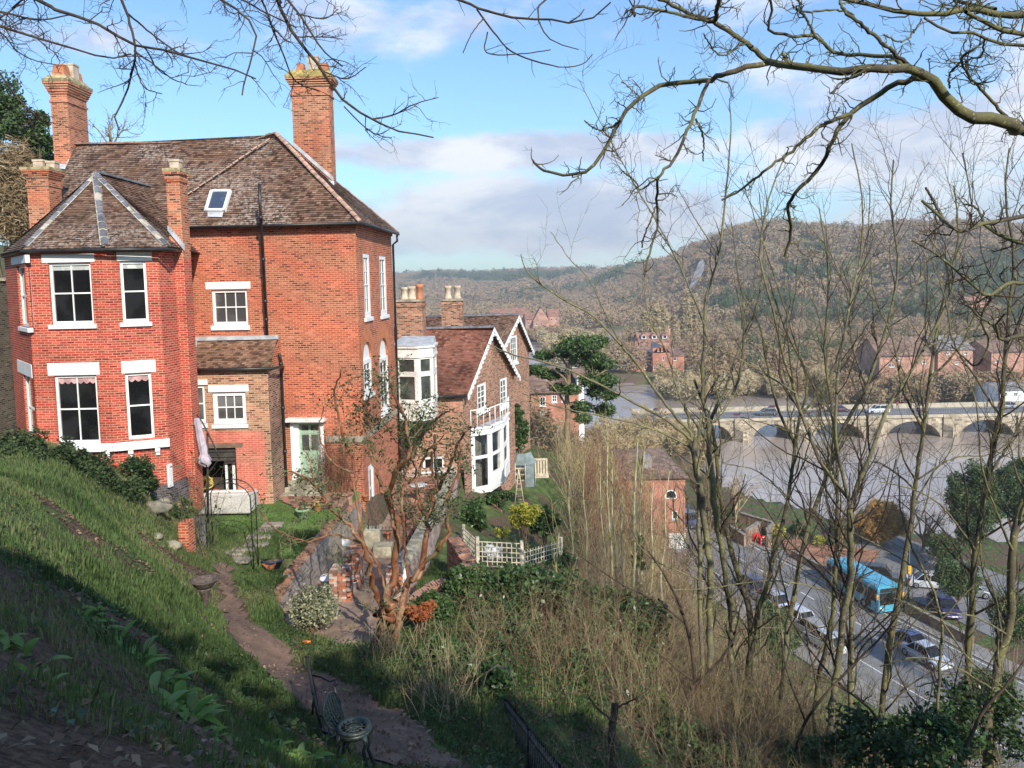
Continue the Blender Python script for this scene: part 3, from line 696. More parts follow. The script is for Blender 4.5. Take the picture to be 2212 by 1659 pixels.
# ---------------------------------------------------------------- the tall brick house with the bay
H = thing('brick_house', 'tall red brick house with hipped tiled roof and two-storey bay, nearest on the left', 'house', (-10, 27, -8))
pB = pg(775, 700, 27.6); pC = pg(851, 700, 33.6)
FL = Fac(pg(112, 700, 28.6), pB)          # front wall; long enough to run behind the bay
FR = Fac(pB, pC)
ez = at(768, 482, 27.6).z; gb = -9.4
Lf, Lr = FL.L, FR.L
win_main = FL.box(458, 626, 535, 703); door = FL.box(630, 909, 701, 1036)
FL.wall('front_wall', [(0, gb), (Lf, gb), (Lf, ez), (0, ez)], [rect(*win_main), rect(*door)], M['brick_main'], H)
sash(FL, win_main, 3, 2, H, lintel=FL.box(444, 609, 541, 624.5), sill=(.06, .17), fw=.10, gl='glass_net')
# side wall
wa = FR.box(786, 548, 800, 686); wb = FR.box(821, 553, 835, 681)
aa = FR.box(785, 737, 804, 852); ab = FR.box(821, 729, 840, 890); bd = FR.box(797, 1000, 809, 1112)
FR.wall('side_wall', [(0, gb), (Lr, gb), (Lr, ez), (0, ez)], [rect(*wa), rect(*wb), arch(*aa), arch(*ab), rect(*bd)], M['brick_main'], H, depth=.14)
for b in (wa, wb): sash(FR, b, 2, 4, H, sill=(.1, .14), fw=.16, rec=.05)
for b in (aa, ab):
    sash(FR, (b[0]+.02, b[1], b[2]-.02, b[3]-(b[2]-b[0])*.5), 2, 4, H, sill=(.12, .14), fw=.16, rec=.05)
    m = MB(); cu = (b[0]+b[2])/2; r = (b[2]-b[0])/2; zs = b[3]-r*1.05      # blind white tympanum
    pts = [FR.P(cu+r*math.cos(math.pi*k/12), zs+r*1.05*math.sin(math.pi*k/12), -.09) for k in range(13)]; m.poly(pts); m.build('tympanum', M['white'], H)
    m = MB()                                        # ring of rubbed orange brick
    for k in range(14):
        a0, a1 = math.pi*k/14, math.pi*(k+1)/14
        q = [(r, a0), (r*1.62, a0), (r*1.62, a1), (r, a1)]
        m.poly([FR.P(cu+rr_*math.cos(a), zs+rr_*1.05*math.sin(a)*(1.12 if rr_ > r else 1), .004) for rr_, a in q])
    m.build('arch_ring', plain('rubbed_brick', (.50, .17, .07), .85, var=.15), H)
sash(FR, bd, 1, 2, H, sill=None, fw=.2, rec=.04)
zb0 = at(775, 955, 27.6).z; m = MB(); FL.fbox(m, FL.uz(703, 940)[0], Lf+.05, zb0-.0, zb0+.22, 0, .05); FR.fbox(m, .0, Lr, zb0, zb0+.22, 0, .05); m.build('plinth_band', M['stone'], H)
# eaves band, gutters
m = MB(); FL.fbox(m, 0, Lf+.06, ez-.14, ez-.01, 0, .06); FR.fbox(m, 0, Lr, ez-.14, ez-.01, 0, .06); m.build('eaves_course', M['brick_main'], H)
ov = .28; E0 = FL.P(-.2, ez, ov); E1 = FL.P(Lf+ov, ez, ov); E2 = FR.P(Lr+.2, ez, ov); apex = at(597, 291, 30.6); rl = at(165, 313, 31.3)
back = Vector((0, 1, 0))*3.4
m = MB(); roof(m, [E0, E1, apex, at(540, 307, 30.9), rl], .105, seed=1, wav=.02)
roof(m, [E1, E2, apex], .105, seed=2)
m.poly([E2, apex, rl, Vector((E0.x, E2.y+.6, ez))], [(0, 0), (4, 8), (9, 8), (9, 0)]); m.poly([E0, rl, Vector((E0.x, E2.y+.6, ez))], [(0, 0), (4, 8), (9, 0)])
m.build('roof', M['tile'], H)
m = MB(); ridge(m, E1+Vector((0, 0, .03)), apex+Vector((0, 0, .04)), .10, gap=.03); m.build('hip_tiles', M['hip_red'], H)
m = MB(); ridge(m, rl+Vector((0, 0, .02)), at(535, 308, 30.9)+Vector((0, 0, .02)), .10); ridge(m, at(535, 308, 30.9), apex+Vector((0, 0, .06)), .10, n=6); ridge(m, E2, apex+Vector((0, 0, .02)), .09); m.build('ridge_tiles', plain('ridge_tile', (.24, .14, .10), .9, var=.3), H)
# diagonal line of lapped tiles where the wing roof meets the main slope
nrmF = (E1-E0).cross(apex-E0).normalized(); nrmF = nrmF if nrmF.z > 0 else -nrmF
def on_plane(px, py, p, n): d = ray(px, py); return d*(p.dot(n)/d.dot(n))
a = on_plane(403, 424, E0, nrmF)+nrmF*.03; b = on_plane(585, 300, E0, nrmF)+nrmF*.05
m = MB(); ridge(m, a, b, .085, gap=.05, flat=.5); m.build('hip_tiles', M['hip_red'], H)
gutter('gutter', [FL.P(FL.uz(400, 482)[0], ez-.03, ov+.05), FL.P(Lf+ov, ez-.03, ov+.05), FR.P(Lr*.5, ez-.03, ov+.03), FR.P(Lr+.1, ez-.05, ov+.03)], H)
# skylight
sa, sb, sc, sd_ = [on_plane(*q, E0, nrmF) for q in ((447, 457), (486, 457), (498, 416), (459, 416))]
m = MB(); n = nrmF
for p, q in ((sa, sb), (sb, sc), (sc, sd_), (sd_, sa)):
    d = (q-p).normalized()*.05; s = n.cross(d.normalized())*.05
    m.hexa([p-d-s, q+d-s, q+d+s, p-d+s, p-d-s+n*.12, q+d-s+n*.12, q+d+s+n*.12, p-d+s+n*.12])
sk = m.build('skylight', M['white'], H); m = MB(); m.poly([p+n*.07 for p in (sa, sb, sc, sd_)]); m.build('pane', glass('skylight_glass', (.12, .16, .26)), sk)
m = MB(); m.poly([on_plane(*q, E0, nrmF)+n*.05 for q in ((449, 459), (484, 459), (481, 471), (450, 470))]); m.build('lead_apron', M['lead'], sk)
# soil pipe and downpipes
m = MB(); up = [at(560, 397, 27.0), at(563, 470, 27.05), at(565, 490, 27.35), at(577, 726, 27.52)]; m.tube(up, .055, 8)
for py in (470, 560, 650, 690): 
    t = (py-490)/(726-490); p = up[2].lerp(up[3], t) if py > 480 else up[1]; m.tube([p-Vector((0, 0, .06)), p+Vector((0, 0, .06))], .075, 8)
m.build('downpipe', M['gutter'], H)
m = MB(); m.tube([FR.P(Lr-.1, ez-.1, ov), FR.P(Lr-.1, ez-.35, ov), FR.P(Lr-.05, ez-.5, .08), FR.P(Lr-.05, gb+.3, .08)], .05, 8); m.build('downpipe', M['gutter'], H)
# big chimneys
def X(px, Y, py=300): return at(px, py, Y).x
def Z(py, Y, px=675): return at(px, py, Y).z
xa, xb = X(631.5, 31, 250), X(712, 31, 250); t = Z(168, 31)
yc = 31.0
def bands(t, k): return [(t-k[0], .07, .03)]+[(t-.30+i*.075, .075, .05+.04*i) for i in range(4)]
c = chimney(H, xa, xb, 31, 31.75, 2.2, t, [(Z(206, 31), .08, .04)]+[(t-.32+i*.08, .08, .05+.045*i) for i in range(4)],
        [(xa+.33, 31.35, .15, .36, 'taper'), (xa+.85, 31.35, .19, .62, 'square'), (xa+1.27, 31.35, .16, .36, 'taper')], 'lichen', .3)
xa, xb = X(111, 30.9, 250), X(147.5, 30.9, 250); t = Z(177, 30.9, 130)
chimney(H, xa, xb, 30.9, 32.3, 2, t, [(Z(221, 30.9, 130), .08, .04)]+[(t-.45+i*.09, .09, .04+.035*i) for i in range(5)],
        [(xa+.36, 31.15, .22, .45, 'taper'), (xa+.42, 31.75, .2, .62, 'square'), (xa+.42, 32.1, .16, .4, 'taper')], 'cap', .28)
xa, xb = X(59, 28.1, 420), X(106, 28.1, 420); t = Z(367, 28.1, 90)
chimney(H, xa, xb, 28.1, 28.9, -1, t, [(Z(402, 28.1, 90), .07, .03)]+[(t-.28+i*.07, .07, .04+.03*i) for i in range(4)], [(xa+.32, 28.5, .17, .30, 'square'), (xa+.7, 28.6, .15, .26, 'square')], 'cap', .12, 'brick_chim')
xa, xb = X(361, 24.5, 440), X(390, 24.5, 440); t = Z(370, 24.5, 375)
m = MB(); m.box(xa+.002, xb-.002, 24.502, 25.078, -7.3, .9); m.build('stack_base', M['brick_bay'], H)
chimney(H, xa, xb, 24.5, 25.08, .9, t, [(Z(392, 24.5, 375), .06, .03), (t-.24, .09, .03), (t-.09, .09, .06)], [(xa+.24, 24.75, .14, .30, 'square')], 'cap', .1, 'brick_chim')
# lead flashings beside the big chimneys
m = MB()
nr = (E2-E1).cross(apex-E1).normalized(); nr = nr if nr.z > 0 else -nr
for k in range(14):
    t0 = k/14; x = X(633+84*t0, 30.97); x2 = X(633+84*(t0+1/14), 30.97); za = at(633+84*t0, 312+76*t0, 30.97).z; zb_ = at(633+84*(t0+1/14), 312+76*(t0+1/14), 30.97).z
    m.poly([(x, 30.965, za-.08), (x2, 30.965, zb_-.08), (x2, 30.965, zb_+.10), (x, 30.965, za+.10)])
m.poly([at(700, 385, 30.9), at(722, 392, 30.9), at(722, 410, 30.5), at(703, 400, 30.5)])
m.build('flashing', M['lead'], H)
m = MB()
for k in range(10):
    t0 = k/10; px = 148+24*t0; py = 353-45*t0; p = at(px, py, 30.9+1.3*t0*.55); m.box(p.x-.02, p.x+.06, p.y-.1, p.y+.14, p.z-.14, p.z+.06)
p = at(112, 352, 30.8); q = at(150, 356, 30.8); m.poly([p, q, q+Vector((0, -.2, -.2)), p+Vector((0, -.2, -.2))]); m.build('flashing', M['lead'], H)
# ---------------------------------------------------------------- bay
b0 = pg(20, 700, 25.9); b1 = pg(62, 700, 23.1); b2 = pg(229.5, 700, 23.1); b3 = pg(350, 700, 23.65); b4 = pg(386, 700, 24.55)
bz = at(228, 537, 23.0).z; base = -7.3
F1, F2, F3, F4 = Fac(b0, b1), Fac(b1, b2), Fac(b2, b3), Fac(b3, b4); F5 = Fac((at(390, 700, 25.0).x, 25.0), (at(414, 700, 27.9).x, 28.2))
for nm, f, ws in (('a', F1, [((40, 573, 59, 706), (25, 553.6, 56, 570.5), 1), ((54.6, 812, 75, 956), (39, 782.6, 69, 809.5), 1)]),
                  ('b', F2, [((108, 567.5, 199, 701), (90, 548.5, 204, 567), 2), ((121, 811, 212.6, 959), (103, 783.5, 215, 810.4), 2)]),
                  ('c', F3, [((262, 564, 318, 696), (251.7, 544, 327.5, 563.5), 1), ((273.5, 806, 330, 948), (262, 778.5, 336.5, 805), 1)]), ('d', F4, []), ('e', F5, [])):
    boxes = [f.box(*w_[0]) for w_ in ws]
    f.wall('bay_wall', rect(0, base, f.L, bz), [rect(*b) for b in boxes], M['brick_bay'], H)
    for i, (b, w_) in enumerate(zip(boxes, ws)):
        wn = sash(f, b, w_[2], 2, H, lintel=f.box(*w_[1]), sill=(.09, .13) if i == 0 else None, fw=.075, bar=.035, rec=.10)
        if nm != 'a':
            q = MB(); k = 6 if nm == 'b' else 3; iu0, iu1 = b[0]+.08, b[2]-.08; zt = b[3]-.08; dd = .14 if i == 0 else .12
            pts = [(iu0, zt)]
            for j in range(k):
                for s_ in range(5): pts.append((iu0+(iu1-iu0)*(j+s_/4)/k, zt-dd-.07*math.sin(math.pi*s_/4)*(i == 1)))
            pts.append((iu1, zt)); q.poly([f.P(u, z, -.113) for u, z in pts]); q.build('blind', M['blind' if i else 'pale_blind'], wn)
# sill ledge on brackets, blue brick plinth
zl = at(230, 967, 23).z
m = MB()
F2.fbox(m, .2, F2.L+.04, zl-.11, zl+.07, 0, .17); F3.fbox(m, .0, F3.L+.03, zl-.11, zl+.07, 0, .17)
F2.fbox(m, .2, F2.L+.04, zl+.075, zl+.12, 0, .10); F3.fbox(m, .0, F3.L+.03, zl+.075, zl+.12, 0, .10)
lg = m.build('sill_ledge', M['stone_white'], H)
for f, px in ((F2, 131), (F2, 165), (F3, 233), (F3, 284), (F3, 342)):
    u = f.uz(px, 985)[0]; m = MB(); f.fbox(m, u-.07, u+.07, zl-.24, zl-.115, 0, .14); f.fbox(m, u-.06, u+.06, zl-.36, zl-.245, 0, .08); m.build('bracket', M['stone_white'], lg)
m = MB(); zp = at(370, 1040, 23.9).z
for f in (F2, F3, F4): f.fbox(m, 0, f.L, base, zp-.22, 0, .07); f.fbox(m, 0, f.L, zp-.22, zp, 0, .045)
m.build('plinth', brick('blue_brick', (.07, .07, .09), (.11, .10, .11), (.25, .2, .18), .6), H)
# dentil course and gutter below bay eaves
m = MB()
for f in (F1, F2, F3, F4): f.fbox(m, 0, f.L, bz-.10, bz-.01, .0, .07)
m.build('eaves_course', M['brick_bay'], H)
A = at(207, 376, 26.0); Rb = at(336, 407, 29.9); Rb.z = A.z-.02
e = [at(6, 548, 25.9), at(48, 538, 22.95), at(227, 533, 22.85), at(364, 531, 23.35), at(392, 534, 24.6), at(431, 540, 28.1)]
for p in e: p.z = bz+.03
eL = Vector((e[0].x, 28.5, bz+.03))
m = MB(); roof(m, [e[0], e[1], A], .10, seed=4); roof(m, [e[1], e[2], A], .10, seed=5); roof(m, [e[2], e[3], A], .10, seed=6)
roof(m, [e[3], e[4], A], .10, seed=8); roof(m, [e[4], e[5], A], .10, seed=7, wav=.01); roof(m, [A, Rb, e[5]], .10, seed=9, wav=.01); m.poly([e[0], A, Rb, eL], [(0, 0), (3, 9), (5, 9), (5, 0)]); m.build('bay_roof', M['tile'], H)
for q_ in e[:4]:
    m = MB(); aa_ = q_+(A-q_).normalized()*.1+Vector((0, 0, .03)); ridge(m, aa_, A+Vector((0, 0, .03)), .10, n=int((A-q_).length/.42), gap=.06, mi=0, mi2=1, flat=.42, sec=2)
    m.build('hip_slabs', [M['hip_stone'], M['mortar']], H)
m = MB(); ridge(m, A+Vector((0, 0, .04)), Rb, .11, gap=.03, mi=0); m.build('ridge_tiles', M['hip_stone'], H)
gutter('gutter', [p+Vector((0, -.03, -.07)) for p in (e[0], e[1], e[2], e[3], e[4])], H, .055)
m = MB()   # soffit closing the eaves
for f in (F1, F2, F3, F4): f.fbox(m, -.1, f.L+.1, bz-.005, bz+.015, -.2, .2)
m.build('soffit', M['gutter'], H)
for k in range(1):
    m = MB()
    for k in range(8): t0 = k/8; p = at(362+31*t0, 498+37*t0, 24.44); m.poly([p, p+Vector((.14, -.02, -.18)), p+Vector((.14, 0, .05)), p+Vector((0, 0, .16))])
    m.build('flashing', M['lead'], H)
# basement slit window in the bay return
sw = F4.box(361, 1002, 369, 1052)
sash(F4, sw, 1, 2, H, sill=None, fw=.1, rec=-.04)
# ---------------------------------------------------------------- low lean-to in the corner
pp0 = pg(400, 900, 26.3); pp1 = pg(584.5, 940, 26.3); pp2 = (pp1[0]+.05, 27.75)
G = Fac(pp0, pp1); GS = Fac(pp1, pp2); zt = at(500, 795, 26.3).z; zpn = at(500, 931, 26.3).z
w1, w2 = G.box(411, 832.5, 443.6, 915), G.box(459.6, 847, 531.8, 916.5); op = G.box(414.4, 967.5, 512, 1088); op = (op[0], -7.75, op[2], op[3])
G.wall('porch_wall', rect(0, zpn, G.L, zt), [rect(*w1), rect(*w2)], M['brick_brown'], H)
zq = at(500, 928, 26.3).z
G.wall('painted_wall', rect(0, -8.2, G.L-.22, zpn), [rect(*op)], M['brick_paint'], H, depth=.35)
G.wall('porch_quoin', rect(G.L-.22, -8.2, G.L, zpn), [], M['brick_brown'], H)
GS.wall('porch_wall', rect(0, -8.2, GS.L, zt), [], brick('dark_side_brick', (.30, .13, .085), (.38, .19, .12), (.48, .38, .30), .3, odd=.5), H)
GS.wall('porch_gable', [(0, zt), (GS.L, zt), (GS.L, zt+1.0)], [], M['brick_main'], H)
sash(G, w1, 1, 2, H, lintel=G.box(406.5, 820, 448.5, 831.8), sill=(.05, .15), fw=.1, gl='glass_net')
sash(G, w2, 3, 2, H, lintel=G.box(449.8, 831.4, 537, 846.6), sill=(.05, .13), fw=.14, gl='glass_net')
m = MB(); re0 = at(416, 733, 27.7); re1 = at(600, 729, 27.62); re0.z = re1.z; le0 = at(404, 795, 26.15); le1 = at(584, 789, 26.15); le0.z = le1.z = zt+.03
roof(m, [le0, le1, re1, re0], .10, seed=11); m.build('porch_roof', M['tile_mixed'], H)
m = MB(); m.box(re0.x, re1.x+.05, 27.45, 27.62, re1.z-.05, re1.z+.09); m.poly([le0+Vector((.02, 0, .06)), le0+Vector((.2, 0, .06)), re0+Vector((.2, 0, .06)), re0+Vector((0, 0, .06))]); m.build('flashing', M['lead'], H)
m = MB(); m.tube([le0+Vector((0, -.04, -.06)), le1+Vector((.05, -.04, -.06)), (pp1[0]+.25, 26.5, zt-.04), (pp1[0]+.3, 27.1, zt-.08)], .055, 8)
dp = at(608, 790, 27.5); m.tube([(dp.x, 27.3, zt+.35), (dp.x, 27.45, zt+.1), (dp.x, 27.45, -8.0)], .055, 8); m.tube([(pp1[0]+.3, 27.1, zt-.08), (dp.x, 27.45, zt-.5)], .04, 8)
for z in (-2.9, -4.5, -6.1, -7.6): m.tube([(dp.x, 27.45, z), (dp.x, 27.45, z+.12)], .075, 8)
m.build('downpipe', M['gutter'], H)
# undercroft room behind the dark opening
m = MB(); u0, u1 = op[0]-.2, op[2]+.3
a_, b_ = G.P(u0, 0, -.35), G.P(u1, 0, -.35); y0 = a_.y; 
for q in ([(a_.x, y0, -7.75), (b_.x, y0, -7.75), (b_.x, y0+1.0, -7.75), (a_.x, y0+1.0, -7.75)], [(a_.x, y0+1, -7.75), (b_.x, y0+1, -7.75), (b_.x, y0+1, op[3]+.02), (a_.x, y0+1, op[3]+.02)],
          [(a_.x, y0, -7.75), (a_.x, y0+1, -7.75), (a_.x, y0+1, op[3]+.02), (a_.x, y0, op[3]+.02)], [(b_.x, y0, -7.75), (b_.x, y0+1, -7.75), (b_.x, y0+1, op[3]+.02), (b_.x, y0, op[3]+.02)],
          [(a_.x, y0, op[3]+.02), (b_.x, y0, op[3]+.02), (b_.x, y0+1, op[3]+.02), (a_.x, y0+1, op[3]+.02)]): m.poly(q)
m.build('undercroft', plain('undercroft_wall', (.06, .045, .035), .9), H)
m = MB(); G.fbox(m, op[0]-.15, op[2]+.25, op[3]-.005, op[3]+.16, -.34, .012); m.build('wooden_lintel', plain('old_timber', (.20, .13, .09), .9, var=.3), H)
m = MB()
for i, (dz, dz2, o) in enumerate(((-.17, -.01, -.12), (-.36, -.2, -.14), (-.5, -.39, -.16))): G.fbox(m, op[0], op[2], op[3]+dz, op[3]+dz2, o-.1, o)
m.build('shutter_box', plain('dark_timber', (.05, .045, .042), .6), H)
wq = G.box(476, 1003, 513, 1062)
sash(G, (wq[0], -7.7, wq[2], wq[3]), 2, 1, H, sill=None, fw=.08, bar=.10, rec=.5, mid=False, gl='glass')
# ---------------------------------------------------------------- green door, canopy, steps
u0, z0, u1, z1 = door; m = MB()
lw = .27
FL.fbox(m, u0, u0+.12, z0, z1, -.12, .06); FL.fbox(m, u1-.12, u1, z0, z1, -.12, .06); FL.fbox(m, u0+.12, u1-.12, z1-.1, z1, -.12, .06)
FL.fbox(m, u0+.12, u0+lw, z0, z1-.1, -.2, -.06); FL.fbox(m, u1-.2, u1-.12, z0, z1-.1, -.2, -.06)
df = m.build('door_frame', M['white'], H); du0, du1, dz0, dz1 = u0+lw, u1-.2, z0+.02, z1-.1
m = MB(); FL.fbox(m, du0, du1, dz0, dz1, -.22, -.17); dw = du1-du0; dh = dz1-dz0
for (a, b, c, d) in ((.06, .46, .04, .40), (.54, .94, .04, .40)): 
    FL.fbox(m, du0+dw*a, du0+dw*b, dz0+dh*c, dz0+dh*d, -.17, -.15)
for c0 in (0, .46, .94): FL.fbox(m, du0+dw*c0, du0+dw*(c0+.06), dz0, dz1, -.17, -.145)
for c0 in (0, .42, .80, .955): FL.fbox(m, du0+dw*.06, du0+dw*.94, dz0+dh*c0, dz0+dh*(c0+.045), -.17, -.147)
dr = m.build('door', M['door_green'], df)
m = MB()
for (a, b, c, d) in ((.1, .44, .50, .78), (.56, .9, .50, .78), (.1, .44, .86, .95), (.56, .9, .86, .95)): m.poly([FL.P(du0+dw*x, dz0+dh*z, -.166) for x, z in ((a, c), (b, c), (b, d), (a, d))])
m.build('pane', M['glass_net'], dr)
m = MB(); m.lathe([(.03, 0), (.045, .02), (.03, .04)], tuple(FL.P(du0+dw*.08, dz0+dh*.45, -.13)), 8); m.build('knob', M['black'], dr)
m = MB(); FL.fbox(m, u0-.12, u1+.12, z1, z1+.09, -.05, .32); FL.fbox(m, u0-.06, u1+.06, z1+.09, z1+.13, -.05, .28); m.build('door_canopy', M['white_worn'], H)
st = MB(); cx0, cx1 = FL.uz(628, 1060)[0], FL.uz(704, 1060)[0]
for k, (o, zt_) in enumerate(((1.05, z0-.56), (.78, z0-.37), (.48, z0-.17), (.22, z0))): FL.fbox(st, cx0-.05*(3-k), cx1+.05*(3-k), gb, zt_, -.1+.001*k, o)
st.build('doorstep', M['coping'], H, bevel=.02)
# ---------------------------------------------------------------- neighbouring gabled house
N = thing('gabled_house', 'brown brick house with scalloped white gable boards and white canted bay, beyond the tall house', 'house', (-1, 39, -10))
g0 = pg(849, 900, 35.6); g1 = pg(1000, 900, 36.1); g2 = pg(1111, 850, 43.2)
NF, NG = Fac(g0, g1), Fac(g1, g2)
ne = NG.uz(1001, 842)[1]; ap = NG.uz(1055, 710); nb = -12.5; nr_z = NG.uz(1111, 806)[1]
pw = NF.box(914, 987, 960, 1018); up0 = -7.9
NF.wall('front_wall', rect(0, up0-.9, NF.L, ne), [rect(*pw)], M['brick_far'], N)
NF.wall('painted_wall', rect(0, nb, NF.L-.3, up0-.9), [], M['brick_stripe'], N, off=.02)
sash(NF, pw, 2, 1, N, sill=(.1, .08), fw=.1, rec=.05, mid=False)
n1, n2 = NG.box(1031, 828.5, 1050, 888), NG.box(1080.5, 816.6, 1095.5, 878)
NG.wall('gable_wall', [(0, nb), (NG.L, nb), (NG.L, nr_z), ap, (0, ne)], [rect(*n1), rect(*n2)], M['brick_far'], N)
for b in (n1, n2): sash(NG, b, 2, 4, N, sill=(.12, .16), fw=.13, gl='glass_net', rec=.04)
def barge(f, pts, parent, o=.3, w=.2, n=14):
    for (u0, z0), (u1, z1) in zip(pts[:-1], pts[1:]):
        m = MB(); d = Vector((u1-u0, z1-z0)); L = d.length; d /= L
        f_ = lambda u, z, oo: f.P(u, z, oo)
        m.hexa([f_(u0, z0-w, o-.03), f_(u1, z1-w, o-.03), f_(u1, z1-w, o), f_(u0, z0-w, o), f_(u0, z0+.06, o-.03), f_(u1, z1+.06, o-.03), f_(u1, z1+.06, o), f_(u0, z0+.06, o)])
        for k in range(n):       # scallops
            t = (k+.5)/n; c = (u0+(u1-u0)*t, z0+(z1-z0)*t-w); r = L/n*.46
            m.poly([f_(c[0]+r*math.cos(math.pi+math.pi*j/6), c[1]+r*math.sin(math.pi+math.pi*j/6)*.8+r*.25*d.y*math.cos(math.pi+math.pi*j/6)*2, o-.002) for j in range(7)])
        m.build('bargeboard', M['white'], parent)
ov = .35
el = (-.12, ne-.25); er = (NG.L+.15, nr_z-.25)
barge(NG, [el, ap, er], N, ov, .17)
apx = NG.P(ap[0], ap[1]+.05, ov); rdir = NF.d*-1
fe0 = NF.P(NF.L*.0-.2, ne-.1, .25); fe1 = NG.P(-.15, ne-.15, ov)
rlft = at(895, 711, 39.8); rlft.z = apx.z
m = MB(); roof(m, [Vector((fe0.x, fe0.y, fe1.z)), fe1, apx, Vector((rlft.x-1.2, apx.y-.15, apx.z))], .1, seed=21, wav=.025)
rb1 = NG.P(NG.L+.15, nr_z-.15, ov); m.poly([rb1, apx, Vector((rlft.x-1.2, apx.y, apx.z)), Vector((rlft.x-1.2, rb1.y, rb1.z))], [(0, 0), (0, 20), (20, 20), (20, 0)])
m.build('roof', M['tile_red'], N)
m = MB(); ridge(m, Vector((rlft.x-.6, apx.y-.1, apx.z+.03)), apx+Vector((0, 0, .03)), .13); m.build('ridge_tiles', M['hip_stone'], N)
gutter('gutter', [Vector((fe0.x, fe0.y-.05, fe1.z-.06)), fe1+Vector((-.1, -.05, -.06))], N, .07)
def chim2(px0, px1, pyt, Y, zb, n, parent, dep, pots, top='stone'):
    xa, xb = X(px0, Y, 680), X(px1, Y, 680); t = Z(pyt, Y, (px0+px1)/2)
    return chimney(parent, xa, xb, Y, Y+dep, zb, t, [(t-.25, .12, .05)], [(xa+(xb-xa)*f_, Y+dep*.5, r, h, k) for f_, r, h, k in pots], top, .12, 'brick_far')
chim2(857, 913, 652, 37.6, -8, 0, N, 1.3, [(.25, .2, .62, 'buff'), (.55, .22, .66, 'buff'), (.85, .2, .75, 'red')])
chim2(954, 999, 650, 41.2, -5, 0, N, 1.0, [(.3, .2, .72, 'buff'), (.75, .2, .72, 'buff')])
m = MB()
for k in range(8): t0 = k/8; p = at(913-17*t0, 712+28*t0, 39.5-1.6*t0); m.box(p.x-.04, p.x+.06, p.y-.2, p.y+.1, p.z-.1, p.z+.12)
m.build('flashing', M['lead'], N)
m = MB(); m.tube([NF.P(NF.uz(938, 900)[0], z, .08) for z in (-7.2, -11)], .05, 6); m.tube([NF.P(NF.uz(930, 900)[0], z, .08) for z in (-8, -11)], .04, 6); m.build('downpipe', M['gutter'], N)
# taller rear range of the same terrace
N2 = thing('gabled_house', 'brown brick house with white gable boards and one tall sash window, farthest of the row', 'house', (0, 48, -12))
h0_, h1_ = pg(1040, 800, 44.0), pg(1143, 800, 53.0); NH = Fac(h0_, h1_)
hap = NH.uz(1111, 683); hl = NH.uz(1066, 760); hr = NH.uz(1142, 752); nw = NH.box(1102.5, 725.4, 1117, 784)
NH.wall('gable_wall', [(0, -16), (NH.L, -16), (NH.L, hr[1]), hap, (0, hl[1]-.6)], [rect(*nw)], M['brick_far'], N2)
sash(NH, nw, 3, 4, N2, sill=(.12, .16), fw=.13, gl='glass_net', rec=.03)
barge(NH, [(hl[0]-1.5, hl[1]-1.2), hap, (hr[0]+.2, hr[1]-.3)], N2, .35, .18)
ha = NH.P(hap[0], hap[1]+.05, .35); he = NH.P(-.5, hl[1]-1.6, .35)
m = MB(); lx = at(905, 684, 49).x; roof(m, [Vector((lx, he.y, he.z)), he, ha, Vector((lx, ha.y, ha.z))], .11, seed=31, wav=.03)
hb = NH.P(NH.L+.2, hr[1]-.3, .35); m.poly([hb, ha, Vector((lx, ha.y, ha.z)), Vector((lx, hb.y, hb.z))], [(0, 0), (0, 20), (20, 20), (20, 0)]); m.build('roof', M['tile'], N2)
m = MB(); ridge(m, Vector((lx, ha.y, ha.z+.03)), ha+Vector((0, 0, .03)), .14); m.build('ridge_tiles', M['ridge'] if 'ridge' in M else M['hip_stone'], N2)
m = MB(); f_ = at(1063, 730, 45.2); m.tube([f_, at(1063, 700, 45.2)], .07, 6); m.build('flue_pipe', M['gutter'], N2)
# canted bay with balcony
bp = [pg(1019, 990, 36.9), pg(1060, 990, 37.5), pg(1088, 990, 39.0), pg(1101, 990, 41.4)]
zt_, zb_ = at(1060, 922, 37.6).z, at(1060, 1062, 37.5).z
B = []
for i in range(3):
    f = Fac(bp[i], bp[i+1]); L = f.L
    zs = zb_+(zt_-zb_)*.28; z2 = zb_+(zt_-zb_)*.93; dr_ = i == 0
    hb_ = (.14*L, zb_+.12 if dr_ else zs, .93*L, z2)
    m = MB(); o0, o1 = -.12, 0
    f.fbox(m, 0, L*.14, zb_, zt_, o0, o1); f.fbox(m, L*.93, L, zb_, zt_, o0, o1); f.fbox(m, L*.14, L*.93, z2, zt_, o0, o1)
    zm = zb_+(zt_-zb_)*.56
    f.fbox(m, L*.14, L*.93, zm-.07, zm+.07, o0, -.015)
    if not dr_:
        f.fbox(m, L*.14, L*.93, zb_, zs, o0, -.01); f.fbox(m, L*.22, L*.85, zb_+.12, zs-.12, -.01, .015)
    else: f.fbox(m, L*.14, L*.93, zb_, zb_+.35, o0, -.02)
    for a_, b__ in ((.14, .2), (.87, .93)): f.fbox(m, L*a_, L*b__, zb_+.1, z2, o0, -.03)
    f.fbox(m, L*.14, L*.93, z2-.06, z2, o0, -.03)
    f.fbox(m, -.05, L+.05, zt_-.32, zt_-.26, 0, .05); f.fbox(m, -.05, L+.05, zt_-.02, zt_+.06, -.1, .07)
    w_ = m.build('bay_window', M['white'], N)
    g = MB(); g.poly([f.P(u, z, -.09) for u, z in ((L*.15, zb_+.2), (L*.92, zb_+.2), (L*.92, z2), (L*.15, z2))]); g.build('pane', M['glass_clear'], w_)
    if not dr_:
        g = MB(); g.poly([f.P(u, z, -.086) for u, z in ((L*.6, zb_+.3), (L*.88, zb_+.3), (L*.88, z2), (L*.72, z2))]); g.build('curtain', plain('pale_curtain', (.45, .43, .36), .9), w_)
m = MB(); m.poly([(p[0], p[1], zt_+.05) for p in bp]); m.build('bay_roof', M['lead'], N)
